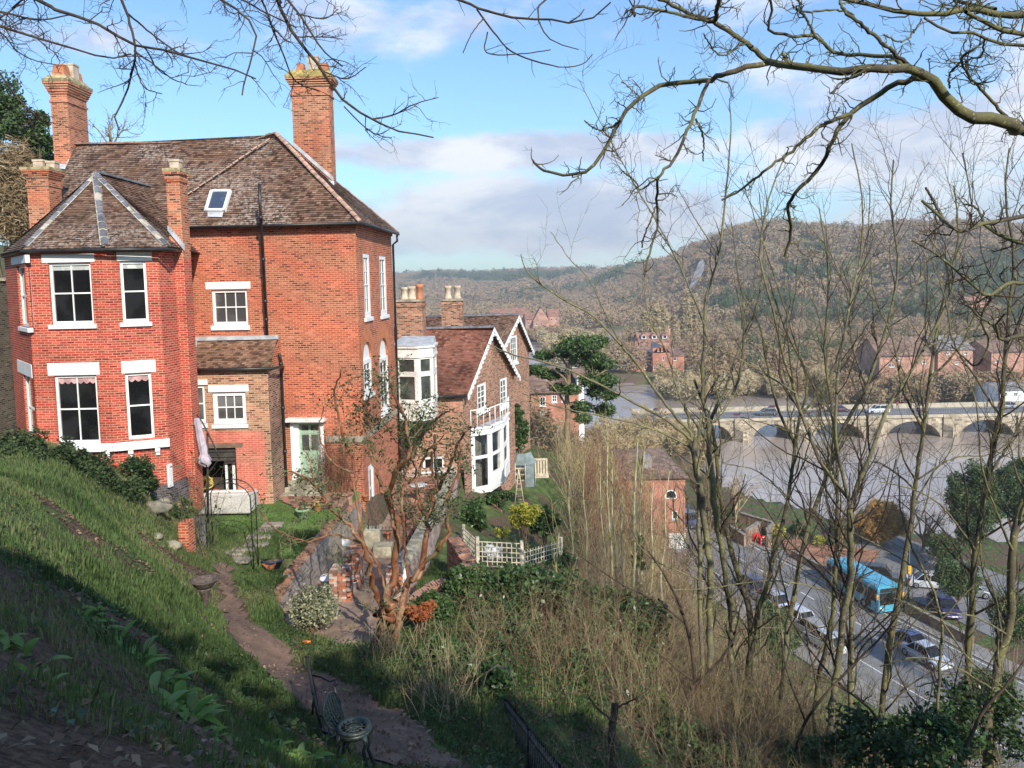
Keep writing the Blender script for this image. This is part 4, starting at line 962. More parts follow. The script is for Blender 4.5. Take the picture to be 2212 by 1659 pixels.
i0, i1 = NG.uz(1021, 990)[0], NG.uz(1099, 990)[0]; m = MB(); m.poly([NG.P(u, z, .02) for u, z in ((i0, zb_), (i1, zb_), (i1, zt_), (i0, zt_))]); m.poly([(p[0], p[1], zb_+.02) for p in bp]); m.build('room_lining', plain('room_paint', (.22, .21, .18), .9), N)
rail = MB(); zr = zt_+.95
path_ = [(*bp[0], zr), (*bp[1], zr), (*bp[2], zr), (*bp[3], zr)]
rail.tube(path_, .03, 6)
for i in range(3):
    for t0 in (0, .33, .66, 1) if i == 0 else (.4, .8, 1):
        x = bp[i][0]+(bp[i+1][0]-bp[i][0])*t0; y = bp[i][1]+(bp[i+1][1]-bp[i][1])*t0; rail.tube([(x, y, zt_), (x, y, zr)], .022, 6)
rail.build('balcony_rail', M['white'], N)
# white oriel between the two houses
op_ = [pg(850, 830, 34.6), pg(856, 830, 33.9), pg(903, 830, 33.6), pg(936, 830, 34.1), pg(944, 830, 35.6)]
oz0, oz1, oz2, oz3, oz4 = [at(890, q, 33.7).z for q in (910, 870, 771, 751, 744)]
O_ = thing('oriel_window', 'weathered white timber oriel hanging off the brick front below the red roof', 'bay window', (-5, 34, oz0))
m = MB()
for i in range(4):
    f = Fac(op_[i], op_[i+1]); L = f.L
    for k in range(5): f.fbox(m, 0, L, oz0+(oz1-oz0)*k/5, oz0+(oz1-oz0)*(k+1)/5-.012, -.1, .0-.01*(k % 2)+.006)
    f.fbox(m, -.03, L+.03, oz1-.04, oz1+.05, -.1, .05)
    f.fbox(m, 0, L, oz2, oz3, -.1, .03); f.fbox(m, -.03, L+.03, oz2-.04, oz2+.05, -.1, .07); f.fbox(m, -.05, L+.05, oz3-.03, oz3+.06, -.1, .1)
m.build('boarding', M['white_worn'], O_)
for i in (1, 2, 3):
    f = Fac(op_[i], op_[i+1]); L = f.L; m = MB(); zm = oz1+(oz2-oz1)*.62; e_ = .05
    f.fbox(m, 0, .07, oz1, oz2, -.1, .01); f.fbox(m, L-.07, L, oz1, oz2, -.1, .01)
    for (z0, z1) in ((oz1+.05, zm-.03), (zm+.03, oz2-.04)):
        f.fbox(m, .07, .15, z0, z1, -.08, .02); f.fbox(m, L-.15, L-.07, z0, z1, -.08, .02); f.fbox(m, .15, L-.15, z0, z0+.08, -.08, .02); f.fbox(m, .15, L-.15, z1-.08, z1, -.08, .02)
    f.fbox(m, .07, L-.07, zm-.03, zm+.03, -.08, .0)
    w_ = m.build('window', M['white_worn'], O_); g = MB(); g.poly([f.P(u, z, -.05) for u, z in ((.05, oz1), (L-.05, oz1), (L-.05, oz2), (.05, oz2))]); g.build('pane', M['glass_green'], w_)
m = MB(); top = [Vector((p[0], p[1]-.1, oz3+.06)) for p in op_]; hi = [Vector((-5.1, 35.6, oz4+.25)), Vector((-3.6, 35.9, oz4+.2))]
m.poly(top[:3]+[hi[0]]); m.poly([top[2], top[3], hi[1], hi[0]]); m.poly([top[3], top[4]+Vector((0, .2, 0)), hi[1]]); m.build('lead_roof', M['lead'], O_)
m = MB(); m.poly([Vector((p[0], p[1], oz0)) for p in op_]); m.build('underside', M['white_worn'], O_)
# link wall between the houses behind the oriel
m = MB(); pa, pb_ = FR.P(Lr, 0, 0), NF.P(0.02, 0, 0); LK = Fac((pa.x-.02, pa.y), (pb_.x, pb_.y)); LK.wall('link_wall', rect(0, -10, LK.L, -3.4), [], M['brick_far'], N)
# ---------------------------------------------------------------- garden walls
def wall_run(name, pts, th, zb, mats, label, cat, cop=None, course=None, jag=0):
    """pts: [(x,y,ztop)] centre line"""
    o = thing(name, label, cat, (pts[0][0], pts[0][1], zb)); m = MB(); c = MB(); rg = random.Random(5)
    P = []
    for (x0, y0, z0), (x1, y1, z1) in zip(pts[:-1], pts[1:]):
        n = max(1, int(math.hypot(x1-x0, y1-y0)/.3))
        P += [(x0+(x1-x0)*k/n, y0+(y1-y0)*k/n, z0+(z1-z0)*k/n) for k in range(n)]
    P.append(pts[-1])
    for a, b in zip(P[:-1], P[1:]):
        d = Vector((b[0]-a[0], b[1]-a[1], 0)).normalized(); s = Vector((-d.y, d.x, 0))*th/2; z = (a[2]+b[2])/2+rg.uniform(-jag, jag)
        A_, B_ = Vector((a[0], a[1], 0)), Vector((b[0], b[1], 0))
        m.hexa([A_-s+Vector((0, 0, zb)), B_-s+Vector((0, 0, zb)), B_+s+Vector((0, 0, zb)), A_+s+Vector((0, 0, zb)), A_-s+Vector((0, 0, z)), B_-s+Vector((0, 0, z)), B_+s+Vector((0, 0, z)), A_+s+Vector((0, 0, z))])
        if cop:
            w, h = cop; s2 = s*w; g = d*.012; j = rg.uniform(-.012, .012)
            c.hexa([A_-s2+g+Vector((0, 0, z+.003)), B_-s2-g+Vector((0, 0, z+.003)), B_+s2-g+Vector((0, 0, z+.003)), A_+s2+g+Vector((0, 0, z+.003)), A_-s2*.7+g+Vector((0, 0, z+h+j)), B_-s2*.7-g+Vector((0, 0, z+h+j)), B_+s2*.7-g+Vector((0, 0, z+h+j)), A_+s2*.7+g+Vector((0, 0, z+h+j))])
    m.build('wall', M[mats[0]], o)
    if cop: c.build('coping', M[mats[1]], o)
    return o
M['brick_grey'] = brick('limewashed_grey_brick', (.30, .25, .225), (.40, .34, .30), (.42, .37, .32), .6, odd=.4, blot=(.6,))
M['brick_pink'] = brick('pink_limewashed_brick', (.46, .30, .26), (.54, .40, .36), (.5, .42, .36), .6, odd=.35, blot=(.6,))
wall_run('garden_wall', [(-6.25, 18.9, -8.15), (-6.1, 20.5, -7.75), (-5.98, 24, -7.78), (-5.8, 27.5, -7.95)], .36, -9.6, ('brick_grey', 'brick_red_top'), 'grey limewashed retaining wall with orange brick top along the lawn edge', 'wall', cop=(1.0, .07), jag=.02) if M.setdefault('brick_red_top', brick('orange_coping_brick', (.48, .17, .08), (.40, .22, .13), (.3, .25, .18), .5, odd=.5)) else None
cw = [at(848, 1228, 19.8), at(889, 1184, 21.6), at(922, 1123, 24.6), at(954, 1061, 29.5), at(979, 1024, 33.5)]
wall_run('garden_wall', [(p.x, p.y, p.z-.12) for p in cw], .34, -11.6, ('brick_pink', 'coping'), 'long pink brick wall with mossy stone coping beside the patio', 'wall', cop=(1.35, .16))
lw = [at(868, 1290, 17.4), at(905, 1240, 18.6), at(965, 1205, 19.6)]
wall_run('garden_wall', [(p.x, p.y, p.z-.5) for p in lw], .3, -10.5, ('brick_far', 'coping'), 'low crumbling orange brick wall end behind the peeling tree', 'wall', jag=.04)
lw = [at(978, 1150, 22.5), at(1005, 1190, 21.3), at(1030, 1235, 20.4)]
wall_run('buttress', [(p.x, p.y, p.z-.1) for p in lw], .4, -13, ('brick_far', 'coping'), 'sloping brick buttress running down the bank from the coped wall', 'buttress')
# dark brick wall at far left behind the bay
fl = wall_run('boundary_wall', [(X(-60, 27, 800), 27, Z(610, 27, 10)), (X(22, 29, 800), 29, Z(606, 29, 10))], .5, -6.5, ('brick_dark', 'coping'), 'dark old brick wall standing behind the bay at the far left', 'wall', cop=(1.2, .12)) if M.setdefault('brick_dark', brick('dark_old_brick', (.12, .085, .06), (.17, .125, .09), (.22, .2, .16), .4, odd=.5)) else None
# ---------------------------------------------------------------- garden furniture and clutter
def G3(px, py, Y0=3, Y1=60): x, y = on(px, py, Y0, Y1); return Vector((x, y, gz(x, y)))
def Zat(px, py, Y): return at(px, py, Y).z
# corner sofa
p = at(497, 1120, 25.2); gy = gz(p.x, 25.3)
so_ = thing('garden_sofa', 'pale grey woven corner sofa with its back to the lawn, under the folded parasol', 'sofa', (p.x, 25.4, gy))
xa, xb = X(436, 25.15, 1090), X(541, 25.15, 1090); zt = at(497, 1066, 25.15).z
def rbox(mb, x0, x1, y0, y1, z0, z1, Mx=None): mb.box(x0, x1, y0, y1, z0, z1, M=Mx)
m = MB(); m.box(xa, xb, 25.1, 25.35, gy+.08, zt); m.box(xb-.16, xb, 25.35, 26.0, gy+.08, zt-.1); m.box(xa, xb-.16, 25.35, 26.0, gy+.08, gy+.42); m.build('frame', M['wicker'], so_, bevel=.05)
Q = Matrix.Translation((xa, 25.2, 0)) @ Matrix.Rotation(R(152), 4, 'Z')
m = MB(); m.box(-.1, 2.0, -.02, .24, gy+.1, zt+.02, M=Q); m.box(-.1, 2.0, -.8, -.02, gy+.1, gy+.42, M=Q)
m.hexa([Q @ Vector(c) for c in ((1.2, -.02, zt), (2.0, -.02, zt), (2.0, .24, zt), (1.2, .24, zt), (1.25, .02, zt+.28), (1.6, .02, zt+.12), (1.6, .2, zt+.12), (1.25, .2, zt+.28))])
m.build('side_section', M['wicker'], so_, bevel=.05)
m = MB(); m.box(xa+.1, xb-.2, 25.36, 25.55, gy+.42, zt+.03); m.box(xa+.1, xb-.2, 25.55, 25.95, gy+.42, gy+.55); m.build('cushion', M['cushion'], so_, bevel=.04)
m = MB()
for x, y in ((xb-.1, 25.15), (xa+.1, 25.15), (xb-.1, 25.95), (xa+.1, 25.95)): m.box(x-.03, x+.03, y-.03, y+.03, gy-.05, gy+.08)
m.build('leg', M['black'], so_)
m = MB(); c = at(464, 1061, 25.6); m.blob((c.x, 25.6, c.z), (.16, .13, .08), jit=.03, seed=2); tag(m.build('float', M['red_plastic'] if 'red_plastic' in M else M.setdefault('red_plastic', plain('red_plastic', (.65, .03, .02), .35, var=.05))), 'red round plastic float lying on the sofa back', 'float')
# folded cantilever parasol
p = at(448, 1100, 24.6); pr = thing('parasol', 'folded grey lilac cantilever parasol beside the sofa', 'parasol', (p.x, 24.6, gz(p.x, 24.6)))
m = MB(); m.tube([(p.x, 24.6, gz(p.x, 24.6)), at(448, 936, 24.6)], .035, 8); m.build('mast', M['iron_old'], pr)
m = MB(); m.tube([at(q[0], q[1], 24.5) for q in ((425, 896), (437, 912), (449, 935), (459, 955), (467, 973), (474, 992))], .028, 6); m.build('arm', M['iron_old'], pr)
m = MB(); cp_ = [at(q[0], q[1], 24.45) for q in ((425, 903), (427, 915), (428, 918), (434, 945), (439, 968), (441, 980), (440, 988), (443, 997), (447, 1006))]
vs = []; rs = [.06, .10, .085, .11, .12, .10, .17, .19, .05]; rg = random.Random(3); n = 20; fs = []
for i, (c, r) in enumerate(zip(cp_, rs)):
    for k in range(n):
        th = 2*math.pi*k/n; q = r*(1+.28*math.cos(5*th+i*.25)+rg.uniform(-.07, .07)*(i > 5)); vs.append((c.x+q*math.cos(th), c.y+q*math.sin(th), c.z+(.05*math.sin(3*th) if i > 5 else 0)))
for i in range(len(cp_)-1):
    for k in range(n): fs.append([i*n+k, i*n+(k+1) % n, (i+1)*n+(k+1) % n, (i+1)*n+k])
m.add(vs, fs, smooth=True); m.build('canopy', M['parasol'], pr)
# yellow hose heap
c = at(436, 1042, 26.0); rg = random.Random(8); m = MB(); pts = []
for k in range(150):
    a = k*.55; r = .28+.1*math.sin(k*.9); pts.append((c.x+r*math.cos(a)*1.1, c.y+.12*math.sin(a*1.3), c.z+.2*math.sin(a+.4*math.sin(k*.2))+rg.uniform(-.02, .02)-.02))
m.tube(pts, .014, 5); tag(m.build('hosepipe', M['hose']), 'tangled yellow hosepipe heaped in the dark opening under the lean-to', 'hose')
# metal garden arch
fa, fb = G3(448, 1203, 20, 26), G3(545, 1204, 20, 26); fb.y = fa.y = (fa.y+fb.y)/2; fa.x = X(449, fa.y, 1203); fb.x = X(547, fa.y, 1204)
ar = thing('garden_arch', 'black wire rose arch standing where the path meets the lawn', 'arch', tuple(fa)); top = at(495, 1043, fa.y).z
for dy in (0, .42):
    w_ = fb.x-fa.x; cx = (fa.x+fb.x)/2; zs = top-w_/2*.8
    pts = [(fa.x, fa.y+dy, fa.z-.1), (fa.x, fa.y+dy, zs)]+[(cx-w_/2*math.cos(math.pi*k/14), fa.y+dy, zs+w_/2*.8*math.sin(math.pi*k/14)) for k in range(1, 14)]+[(fb.x, fa.y+dy, zs), (fb.x, fa.y+dy, fb.z-.1)]
    m = MB(); m.tube(pts, .016, 5); m.build('hoop', M['black'], ar)
m = MB()
for k in range(9):
    z = fb.z+.15+k*.22
    for x in (fa.x, fb.x): m.tube([(x, fa.y, z), (x, fa.y+.42, z+(.1 if k % 2 else -.0))], .008, 4)
for k in range(1, 14, 2): m.tube([(cx-w_/2*math.cos(math.pi*k/14), fa.y, zs+w_/2*.8*math.sin(math.pi*k/14)), (cx-w_/2*math.cos(math.pi*k/14), fa.y+.42, zs+w_/2*.8*math.sin(math.pi*k/14))], .008, 4)
m.build('crossbar', M['black'], ar)
# grey slatted plant guard at the arch foot
m = MB()
for k in range(7): m.box(fa.x-.34+k*.055, fa.x-.30+k*.055, fa.y-.15, fa.y-.12, fa.z-.1, fa.z+.95-.02*(k % 2))
m.box(fa.x-.36, fa.x+.06, fa.y-.17, fa.y-.155, fa.z+.2, fa.z+.24); m.box(fa.x-.36, fa.x+.06, fa.y-.17, fa.y-.155, fa.z+.75, fa.z+.79)
tag(m.build('plant_guard', plain('grey_slats', (.16, .16, .17), .7)), 'grey slatted plant guard at the left foot of the rose arch', 'plant guard')
# pots
def pot(px, py, r, h, mat, label, name='flower_pot', Y=(20, 30), lip=True, plant=None):
    p = G3(px, py, *Y); t = thing(name, label, 'pot', tuple(p)); m = MB()
    m.lathe([(r*.6, 0), (r*.72, h*.1), (r*.95, h*.8), (r*1.08, h*.82), (r*1.08, h), (r*.92, h), (r*.85, h*.85)], tuple(p), 16); m.build('pot', M[mat], t)
    m = MB(); m.lathe([(r*.9, 0), (.001, .015)], (p.x, p.y, p.z+h*.88), 12); m.build('soil', M['earth'], t)
    if plant: leaf_cluster('plant', np.array([[p.x, p.y, p.z+h+.12]]), 60, (r*.8, r*.8, .16), .05, M[plant], t, seed=4)
    return t
def leaf_quads(C, size, rng, elong=1.6, droop=0., up=None):
    n = len(C); a = rng.normal(size=(n, 3)); a[:, 2] = a[:, 2]*.7-droop; a /= np.linalg.norm(a, axis=1)[:, None]
    b = rng.normal(size=(n, 3)); 
    if up is not None: b[:, 2] += up
    b -= a*(a*b).sum(1)[:, None]; b /= np.linalg.norm(b, axis=1)[:, None]
    s = (size*rng.uniform(.6, 1.4, n))[:, None]; L = a*s*elong/2; Wd = b*s/2
    c = np.cross(a, b)*s*.12
    V = np.stack([C-L, C+Wd*.9-L*.1-c, C+L, C-Wd*.9-L*.1-c], 1).reshape(-1, 3)
    Fq = np.arange(4*n).reshape(n, 4); rnd = np.repeat(rng.rand(n), 4); return V, Fq, rnd
def leaf_cluster(name, centers, n, rad, size, mat, parent=None, seed=1, elong=1.6, shell=.5, zflat=1., droop=0., jitter=.0):
    rng = np.random.RandomState(seed); centers = np.asarray(centers, float); nc = len(centers); rad = np.asarray(rad, float)
    if rad.ndim == 1: rad = np.tile(rad, (nc, 1))
    vol = rad.prod(1)**(2/3); k = rng.choice(nc, n*nc, p=vol/vol.sum())
    d = rng.normal(size=(n*nc, 3)); d /= np.linalg.norm(d, axis=1)[:, None]; r = rng.uniform(shell, 1, n*nc)[:, None]
    C = centers[k]+d*r*rad[k]; V, Fq, rnd = leaf_quads(C, size, rng, elong, droop)
    return np_mesh(name, V, Fq, mat, parent, rnd)
for nm, px, py, r, h, mt, lb, pl in (('flower_pot', 655, 1119, .23, .32, 'green_glaze', 'green glazed bowl pot at the lawn edge below the door', 'holly'), ('owl_pot', 687, 1105, .16, .40, 'brown_glaze', 'brown glazed pot with round eyes beside the green bowl', None)):
    t = pot(px, py, r, h, mt, lb, nm, (22, 30), plant=pl)
    if nm == 'owl_pot':
        p = Vector(t.location); m = MB()
        for s_ in (-1, 1): m.lathe([(.055, 0), (.06, .01), (.03, .02)], (0, 0, 0), 10, M=Matrix.Translation((p.x+s_*.07, p.y-.15, p.z+.28)) @ Matrix.Rotation(R(90), 4, 'X'))
        m.build('eye', M['lichen'], t)
for s_ in (0, 1):
    c = FL.P(door[2]-.35-s_*.2, door[1]+.01, .18); m = MB(); m.blob((c.x, c.y, c.z+.05), (.055, .13, .06), 10, 6, .03, seed=s_); tag(m.build('shoe', M.setdefault('navy', plain('navy_rubber', (.02, .03, .06), .5))), ('right dark blue garden shoe on the step, touching the door frame', 'left dark blue garden shoe on the step by the door')[s_], 'shoe', 'pair of shoes on the doorstep')
t = pot(590, 1231, .30, .34, 'navy', 'black plastic tub with an orange lining on the grass edge', 'plastic_tub', (18, 26)); p = Vector(t.location)
m = MB(); m.poly([(p.x-.24, p.y-.29, p.z+.30), (p.x+.2, p.y-.3, p.z+.30), (p.x+.1, p.y-.27, p.z+.12), (p.x-.05, p.y-.26, p.z+.08)]); m.build('lining', M['terra'], t)
# stepping stones and slab
for i, (px, py, a, b) in enumerate(((505, 1208, .55, .35), (527, 1187, .38, .22), (555, 1176, .4, .22), (562, 1160, .4, .2), (577, 1146, .35, .2), (590, 1134, .35, .2), (500, 1196, .4, .2))):
    p = G3(px, py, 18, 30); m = MB(); m.box(p.x-a, p.x+a, p.y-b, p.y+b, p.z-.02, p.z+.05, tx=.03, ty=.03); tag(m.build('stepping_stone', M['slab'], bevel=.01), ('wide cracked slab at the start of the lawn under the arch', 'second stepping stone up from the arch', 'third stepping stone of the lawn, right of the arch', 'middle stepping stone halfway to the patio', 'stepping stone just short of the green bowl pot', 'last stepping stone, touching the red paving', 'small slab inside the arch, left of the first stone')[i], 'paving slab', 'stepping stones across the lawn')
# rocks and log by the sofa
for i, (px, py, r, lb) in enumerate(((334, 1104, (.55, .35, .2), 'long flat pale boulder below the bay shrub'), (356, 1092, (.2, .2, .16), 'small rounded rock behind the flat boulder'), (372, 1085, (.26, .2, .18), 'squarish pale rock nearest the sofa'), (340, 1162, (.18, .15, .1), 'mossy rock half sunk in the bank'), (372, 1185, (.3, .2, .16), 'mossy boulder low on the bank beside the path'))):
    p = G3(px, py, 16.5, 26); m = MB(); f_s = p.y/23; m.blob((p.x, p.y, p.z+r[2]*.5*f_s), [q*f_s for q in r], 12, 8, .14, seed=i+20); tag(m.build('rock', M['rock']), lb, 'rock')
p = G3(398, 1120, 16, 26); m = MB(); m.tube([(p.x-.1, p.y-.2, p.z+.5), (p.x+.12, p.y+.25, p.z+.45)], .13, 12); tag(m.build('log', M['bark_brown']), 'short dark log lying on the bank beside the sofa', 'log')
p = G3(405, 1185, 16, 26); m = MB(); m.box(p.x-.14, p.x+.14, p.y-.2, p.y+.2, p.z-.3, p.z+.75, tx=.01, ty=.01); tag(m.build('brick_pier', M['brick_main']), 'short brick pier half hidden by shrubs beside the arch', 'pier')
# urn on a tapering basket stand
p = G3(445, 1320, 12, 22); u = thing('planter_bowl', 'shallow rusty bowl on a narrow tapering stand beside the path', 'planter', tuple(p))
m = MB(); m.lathe([(.03, -.1), (.04, .15), (.11, .42), (.15, .48)], tuple(p), 12); m.build('stand', M['rust'] if 'rust' in M else M.setdefault('rust', plain('rusty_wire', (.10, .075, .06), .8, var=.4, scale=20)), u)
m = MB(); m.lathe([(.12, .46), (.2, .54), (.25, .62), (.27, .64), (.24, .64), (.17, .55), (.001, .54)], tuple(p), 20); m.build('bowl', M['rust'], u)
# bricks: two stacks, loose bricks are pattern of the stack
def brick_stack(px, py, w, d, h, lab, seed, Y=(14, 30)):
    p = G3(px, py, *Y); rg = random.Random(seed); t = thing('brick_stack', lab, 'brick pile', tuple(p)); m = MB(); z = p.z-.02; k = 0
    while z < p.z+h:
        if k % 2 == 0:
            x = -w/2
            while x < w/2-.05: m.box(x, x+.205, -d/2, -d/2+.1, z, z+.065, M=Matrix.Translation((p.x, p.y, 0)) @ Matrix.Rotation(rg.uniform(-.05, .05), 4, 'Z'), mi=rg.randint(0, 2)); x += .225
            for y in np.arange(-d/2+.12, d/2, .115): m.box(-w/2, -w/2+.21, y, y+.1, z, z+.065, M=Matrix.Translation((p.x, p.y, 0)), mi=rg.randint(0, 2)); m.box(w/2-.21, w/2, y, y+.1, z, z+.065, M=Matrix.Translation((p.x, p.y, 0)), mi=rg.randint(0, 2))
        else:
            x = -w/2
            while x < w/2-.05: m.box(x, x+.1, -d/2, -d/2+.21, z, z+.065, M=Matrix.Translation((p.x+rg.uniform(-.01, .01), p.y, 0)), mi=rg.randint(0, 2)); x += .112
            for y in np.arange(-d/2+.22, d/2, .115): m.box(-w/2, -w/2+.21, y, y+.1, z, z+.065, M=Matrix.Translation((p.x, p.y, 0)), mi=rg.randint(0, 2)); m.box(w/2-.21, w/2, y, y+.1, z, z+.065, M=Matrix.Translation((p.x, p.y, 0)), mi=rg.randint(0, 2))
        z += .07; k += 1
    m.build('bricks', [plain('loose_brick_red', (.42, .15, .08), .9, var=.3, scale=7), plain('loose_brick_pale', (.46, .34, .27), .9, var=.3, scale=7), plain('loose_brick_dark', (.24, .13, .10), .9, var=.3, scale=7)], t)
    return t
brick_stack(738, 1296, .50, .5, .85, 'neat square stack of old bricks in front of the grey wall', 1)
brick_stack(765, 1268, .42, .6, 1.0, 'taller untidy stack of old bricks behind the square one', 2)
brick_stack(853, 1300, .34, .5, .95, 'cream and red brick stack right of the peeling tree', 3)
def bucket(px, py, r, h, label, mat='plastic_white', Y=(14, 30), dy=0):
    p = G3(px, py, *Y); p.y += dy; t = thing('bucket', label, 'bucket', tuple(p)); m = MB(); m.lathe([(r*.78, 0), (r, h), (r*1.05, h), (r*1.05, h-.03), (r*.95, h-.02), (r*.74, .02), (.001, .02)], tuple(p), 16); m.build('bucket_body', M[mat], t)
    m = MB(); m.tube([(p.x+r*math.cos(a), p.y, p.z+h+r*.55*math.sin(a)) for a in np.linspace(0, math.pi, 12)], .008, 5); m.build('handle', M['plastic_white'], t); return t
bucket(709, 1279, .21, .40, 'large white tub with handle between the bush and the brick stack')
bucket(764, 1275, .12, .26, 'small white bucket beside the taller brick stack')
p = G3(875, 1290, 14, 26); m = MB(); m.blob((p.x, p.y, p.z+.35), (.12, .2, .45), 10, 7, .15, seed=3); tag(m.build('white_bag', M['plastic_white']), 'tall white plastic sack leaning behind the peeling tree', 'sack')
p = G3(752, 1222, 16, 28); m = MB(); m.box(p.x-.1, p.x+.1, p.y-.3, p.y-.1, p.z+.75, p.z+.95); tag(m.build('seed_box', M['plastic_white']), 'small white carton on top of the brick stacks', 'carton')
# stone steps in the passage
for i, (px, py, w_, h_) in enumerate(((828, 1200, .3, .35), (806, 1180, .28, .62))):
    p = G3(px, py, 18, 30); m = MB(); m.box(p.x-w_, p.x+w_, p.y-.25, p.y+.35, p.z-.1, p.z+h_); tag(m.build('stone_block', M['coping'], bevel=.02), ('mossy lower step block by the iron gate', 'mossy upper step block against the house wall')[i], 'step')
# iron gate with hooped ends
p = G3(843, 1180, 20, 30); Yg = p.y; gt = thing('iron_gate', 'low black iron gate with hooped ends across the brick passage', 'gate', tuple(p))
x0, x1 = X(797, Yg, 1150), X(893, Yg, 1150); zt = at(843, 1146, Yg).z; zh = at(843, 1120, Yg).z
m = MB()
for z in (p.z+.12, zt): m.tube([(x0, Yg, z), (x1, Yg, z)], .014, 5)
m.build('rail', M['black'], gt)
for k in range(14):
    x = x0+(x1-x0)*k/13; m = MB(); tp = zt+.16-.07*math.sin(math.pi*k/13); m.tube([(x, Yg, p.z), (x, Yg, tp)], .010, 5); m.lathe([(.0, 0), (.018, .02), (.0, .06)], (x, Yg, tp), 6); m.build('bar', M['black'], gt)
for s_, xa_ in ((1, x0+.12), (-1, x1-.12)):
    m = MB(); m.tube([(xa_-.14, Yg, zt-.25)]+[(xa_-.14*math.cos(a), Yg, zh-.14+.14*math.sin(a)) for a in np.linspace(0, math.pi, 9)]+[(xa_+.14, Yg, zt-.25)], .014, 5); m.build('hoop', M['black'], gt)
pot(838, 1163, .14, .26, 'terra', 'orange terracotta pot seen through the iron gate', Y=(22, 34))
pot(791, 1120, .12, .22, 'terra', 'small terracotta pot at the house corner by the passage', Y=(22, 34))
# patio table and chairs
def cafe_chair(x, y, z, rz, lab):
    t = thing('garden_chair', lab, 'chair', (x, y, z), rz, 'black cafe chairs on the patio'); 
    m = MB(); m.lathe([(.19, .43), (.2, .45), (.001, .46)], (0, 0, 0), 14); m.build('seat', M['black'], t, local=True)
    for a in range(4): m = MB(); th = math.pi/4+a*math.pi/2; m.tube([(.16*math.cos(th), .16*math.sin(th), .44), (.14*math.cos(th), .14*math.sin(th), .2), (.22*math.cos(th), .22*math.sin(th), 0)], .012, 5); m.build('leg', M['black'], t, local=True)
    m = MB(); m.tube([(-.17, .15, .44)]+[(.17*-math.cos(a), .2, .7+.2*math.sin(a)) for a in np.linspace(0, math.pi, 9)]+[(.17, .15, .44)], .012, 5); m.tube([(0, .18, .44), (0, .2, .88)], .01, 5); m.tube([(-.1, .18, .46), (.1, .2, .85)], .008, 4); m.tube([(.1, .18, .46), (-.1, .2, .85)], .008, 4); m.build('backrest', M['black'], t, local=True); return t
p = G3(905, 1085, 24, 40); x, y = p.x, p.y; z = gz(x, y)+.03
t = thing('patio_table', 'small round glass topped cafe table on the red brick patio', 'table', (x, y, z)); m = MB(); m.lathe([(.36, .70), (.38, .71), (.36, .73), (.001, .73)], (x, y, z), 20); m.build('tabletop', M['sheet'], t)
m = MB(); m.tube([(x, y, z+.15), (x, y, z+.7)], .02, 6)
for a in range(3): th = a*2.09; m.tube([(x, y, z+.3), (x+.3*math.cos(th), y+.3*math.sin(th), z)], .014, 5); m.tube([(x, y, z+.45), (x+.25*math.cos(th), y+.25*math.sin(th), z+.68)], .012, 5)
m.build('pedestal', M['black'], t)
cafe_chair(x-.62, y-.1, z, R(80), 'black scrolled iron chair left of the round patio table'); cafe_chair(x+.6, y+.2, z, R(-80), 'black scrolled iron chair right of the round patio table')
p = G3(880, 1128, 22, 34); cafe_chair(p.x, p.y, gz(p.x, p.y)+.03, R(30), 'black iron chair standing alone between table and gate')
# trellis
def trellis(p0, p1, h, lab, sq=.16, z0=None):
    L = math.hypot(p1[0]-p0[0], p1[1]-p0[1]); d = ((p1[0]-p0[0])/L, (p1[1]-p0[1])/L); f = Fac((p0[0], p0[1]), (p1[0], p1[1])); t = thing('trellis_panel', lab, 'trellis', (p0[0], p0[1], p0[2])); m = MB()
    dz = (p1[2]-p0[2])/L
    n = int(L/sq)
    for k in range(n+1): u = k*sq; f.fbox(m, u-.014, u+.014, p0[2]+dz*u, p0[2]+dz*u+h, -.01, .005)
    for k in range(int(h/sq)+1):
        zz = p0[2]+k*sq; c = [f.P(0, zz-.014, .02), f.P(L, zz-.014+dz*L, .02), f.P(L, zz-.014+dz*L, .006), f.P(0, zz-.014, .006), f.P(0, zz+.014, .02), f.P(L, zz+.014+dz*L, .02), f.P(L, zz+.014+dz*L, .006), f.P(0, zz+.014, .006)]; m.hexa(c)
    m.build('lattice', M['wood_grey'], t)
    for u in (0, L): m = MB(); f.fbox(m, u-.05, u+.05, p0[2]+dz*u-.5, p0[2]+dz*u+h+.1, -.06, .04); m.build('post', M['wood_grey'], t)
ta, tb, tc_, td = at(1002, 1190, 26.5), at(1032, 1222, 24.0), at(1128, 1226, 24.3), at(1212, 1200, 26.2)
trellis(ta, tb, .85, 'short oblique trellis panel nearest the coped wall'); trellis(tb, tc_, .80, 'wide square trellis panel in the middle of the lower garden'); trellis(tc_, td, .55, 'right trellis panel fading into the ivy')
c = at(1062, 1196, 25.2); m = MB(); m.blob((c.x, c.y, c.z), (.34, .25, .3), 12, 9, .3, seed=5); tag(m.build('plastic_sheet', M['sheet']), 'crumpled clear plastic heap behind the middle trellis', 'plastic sheet')
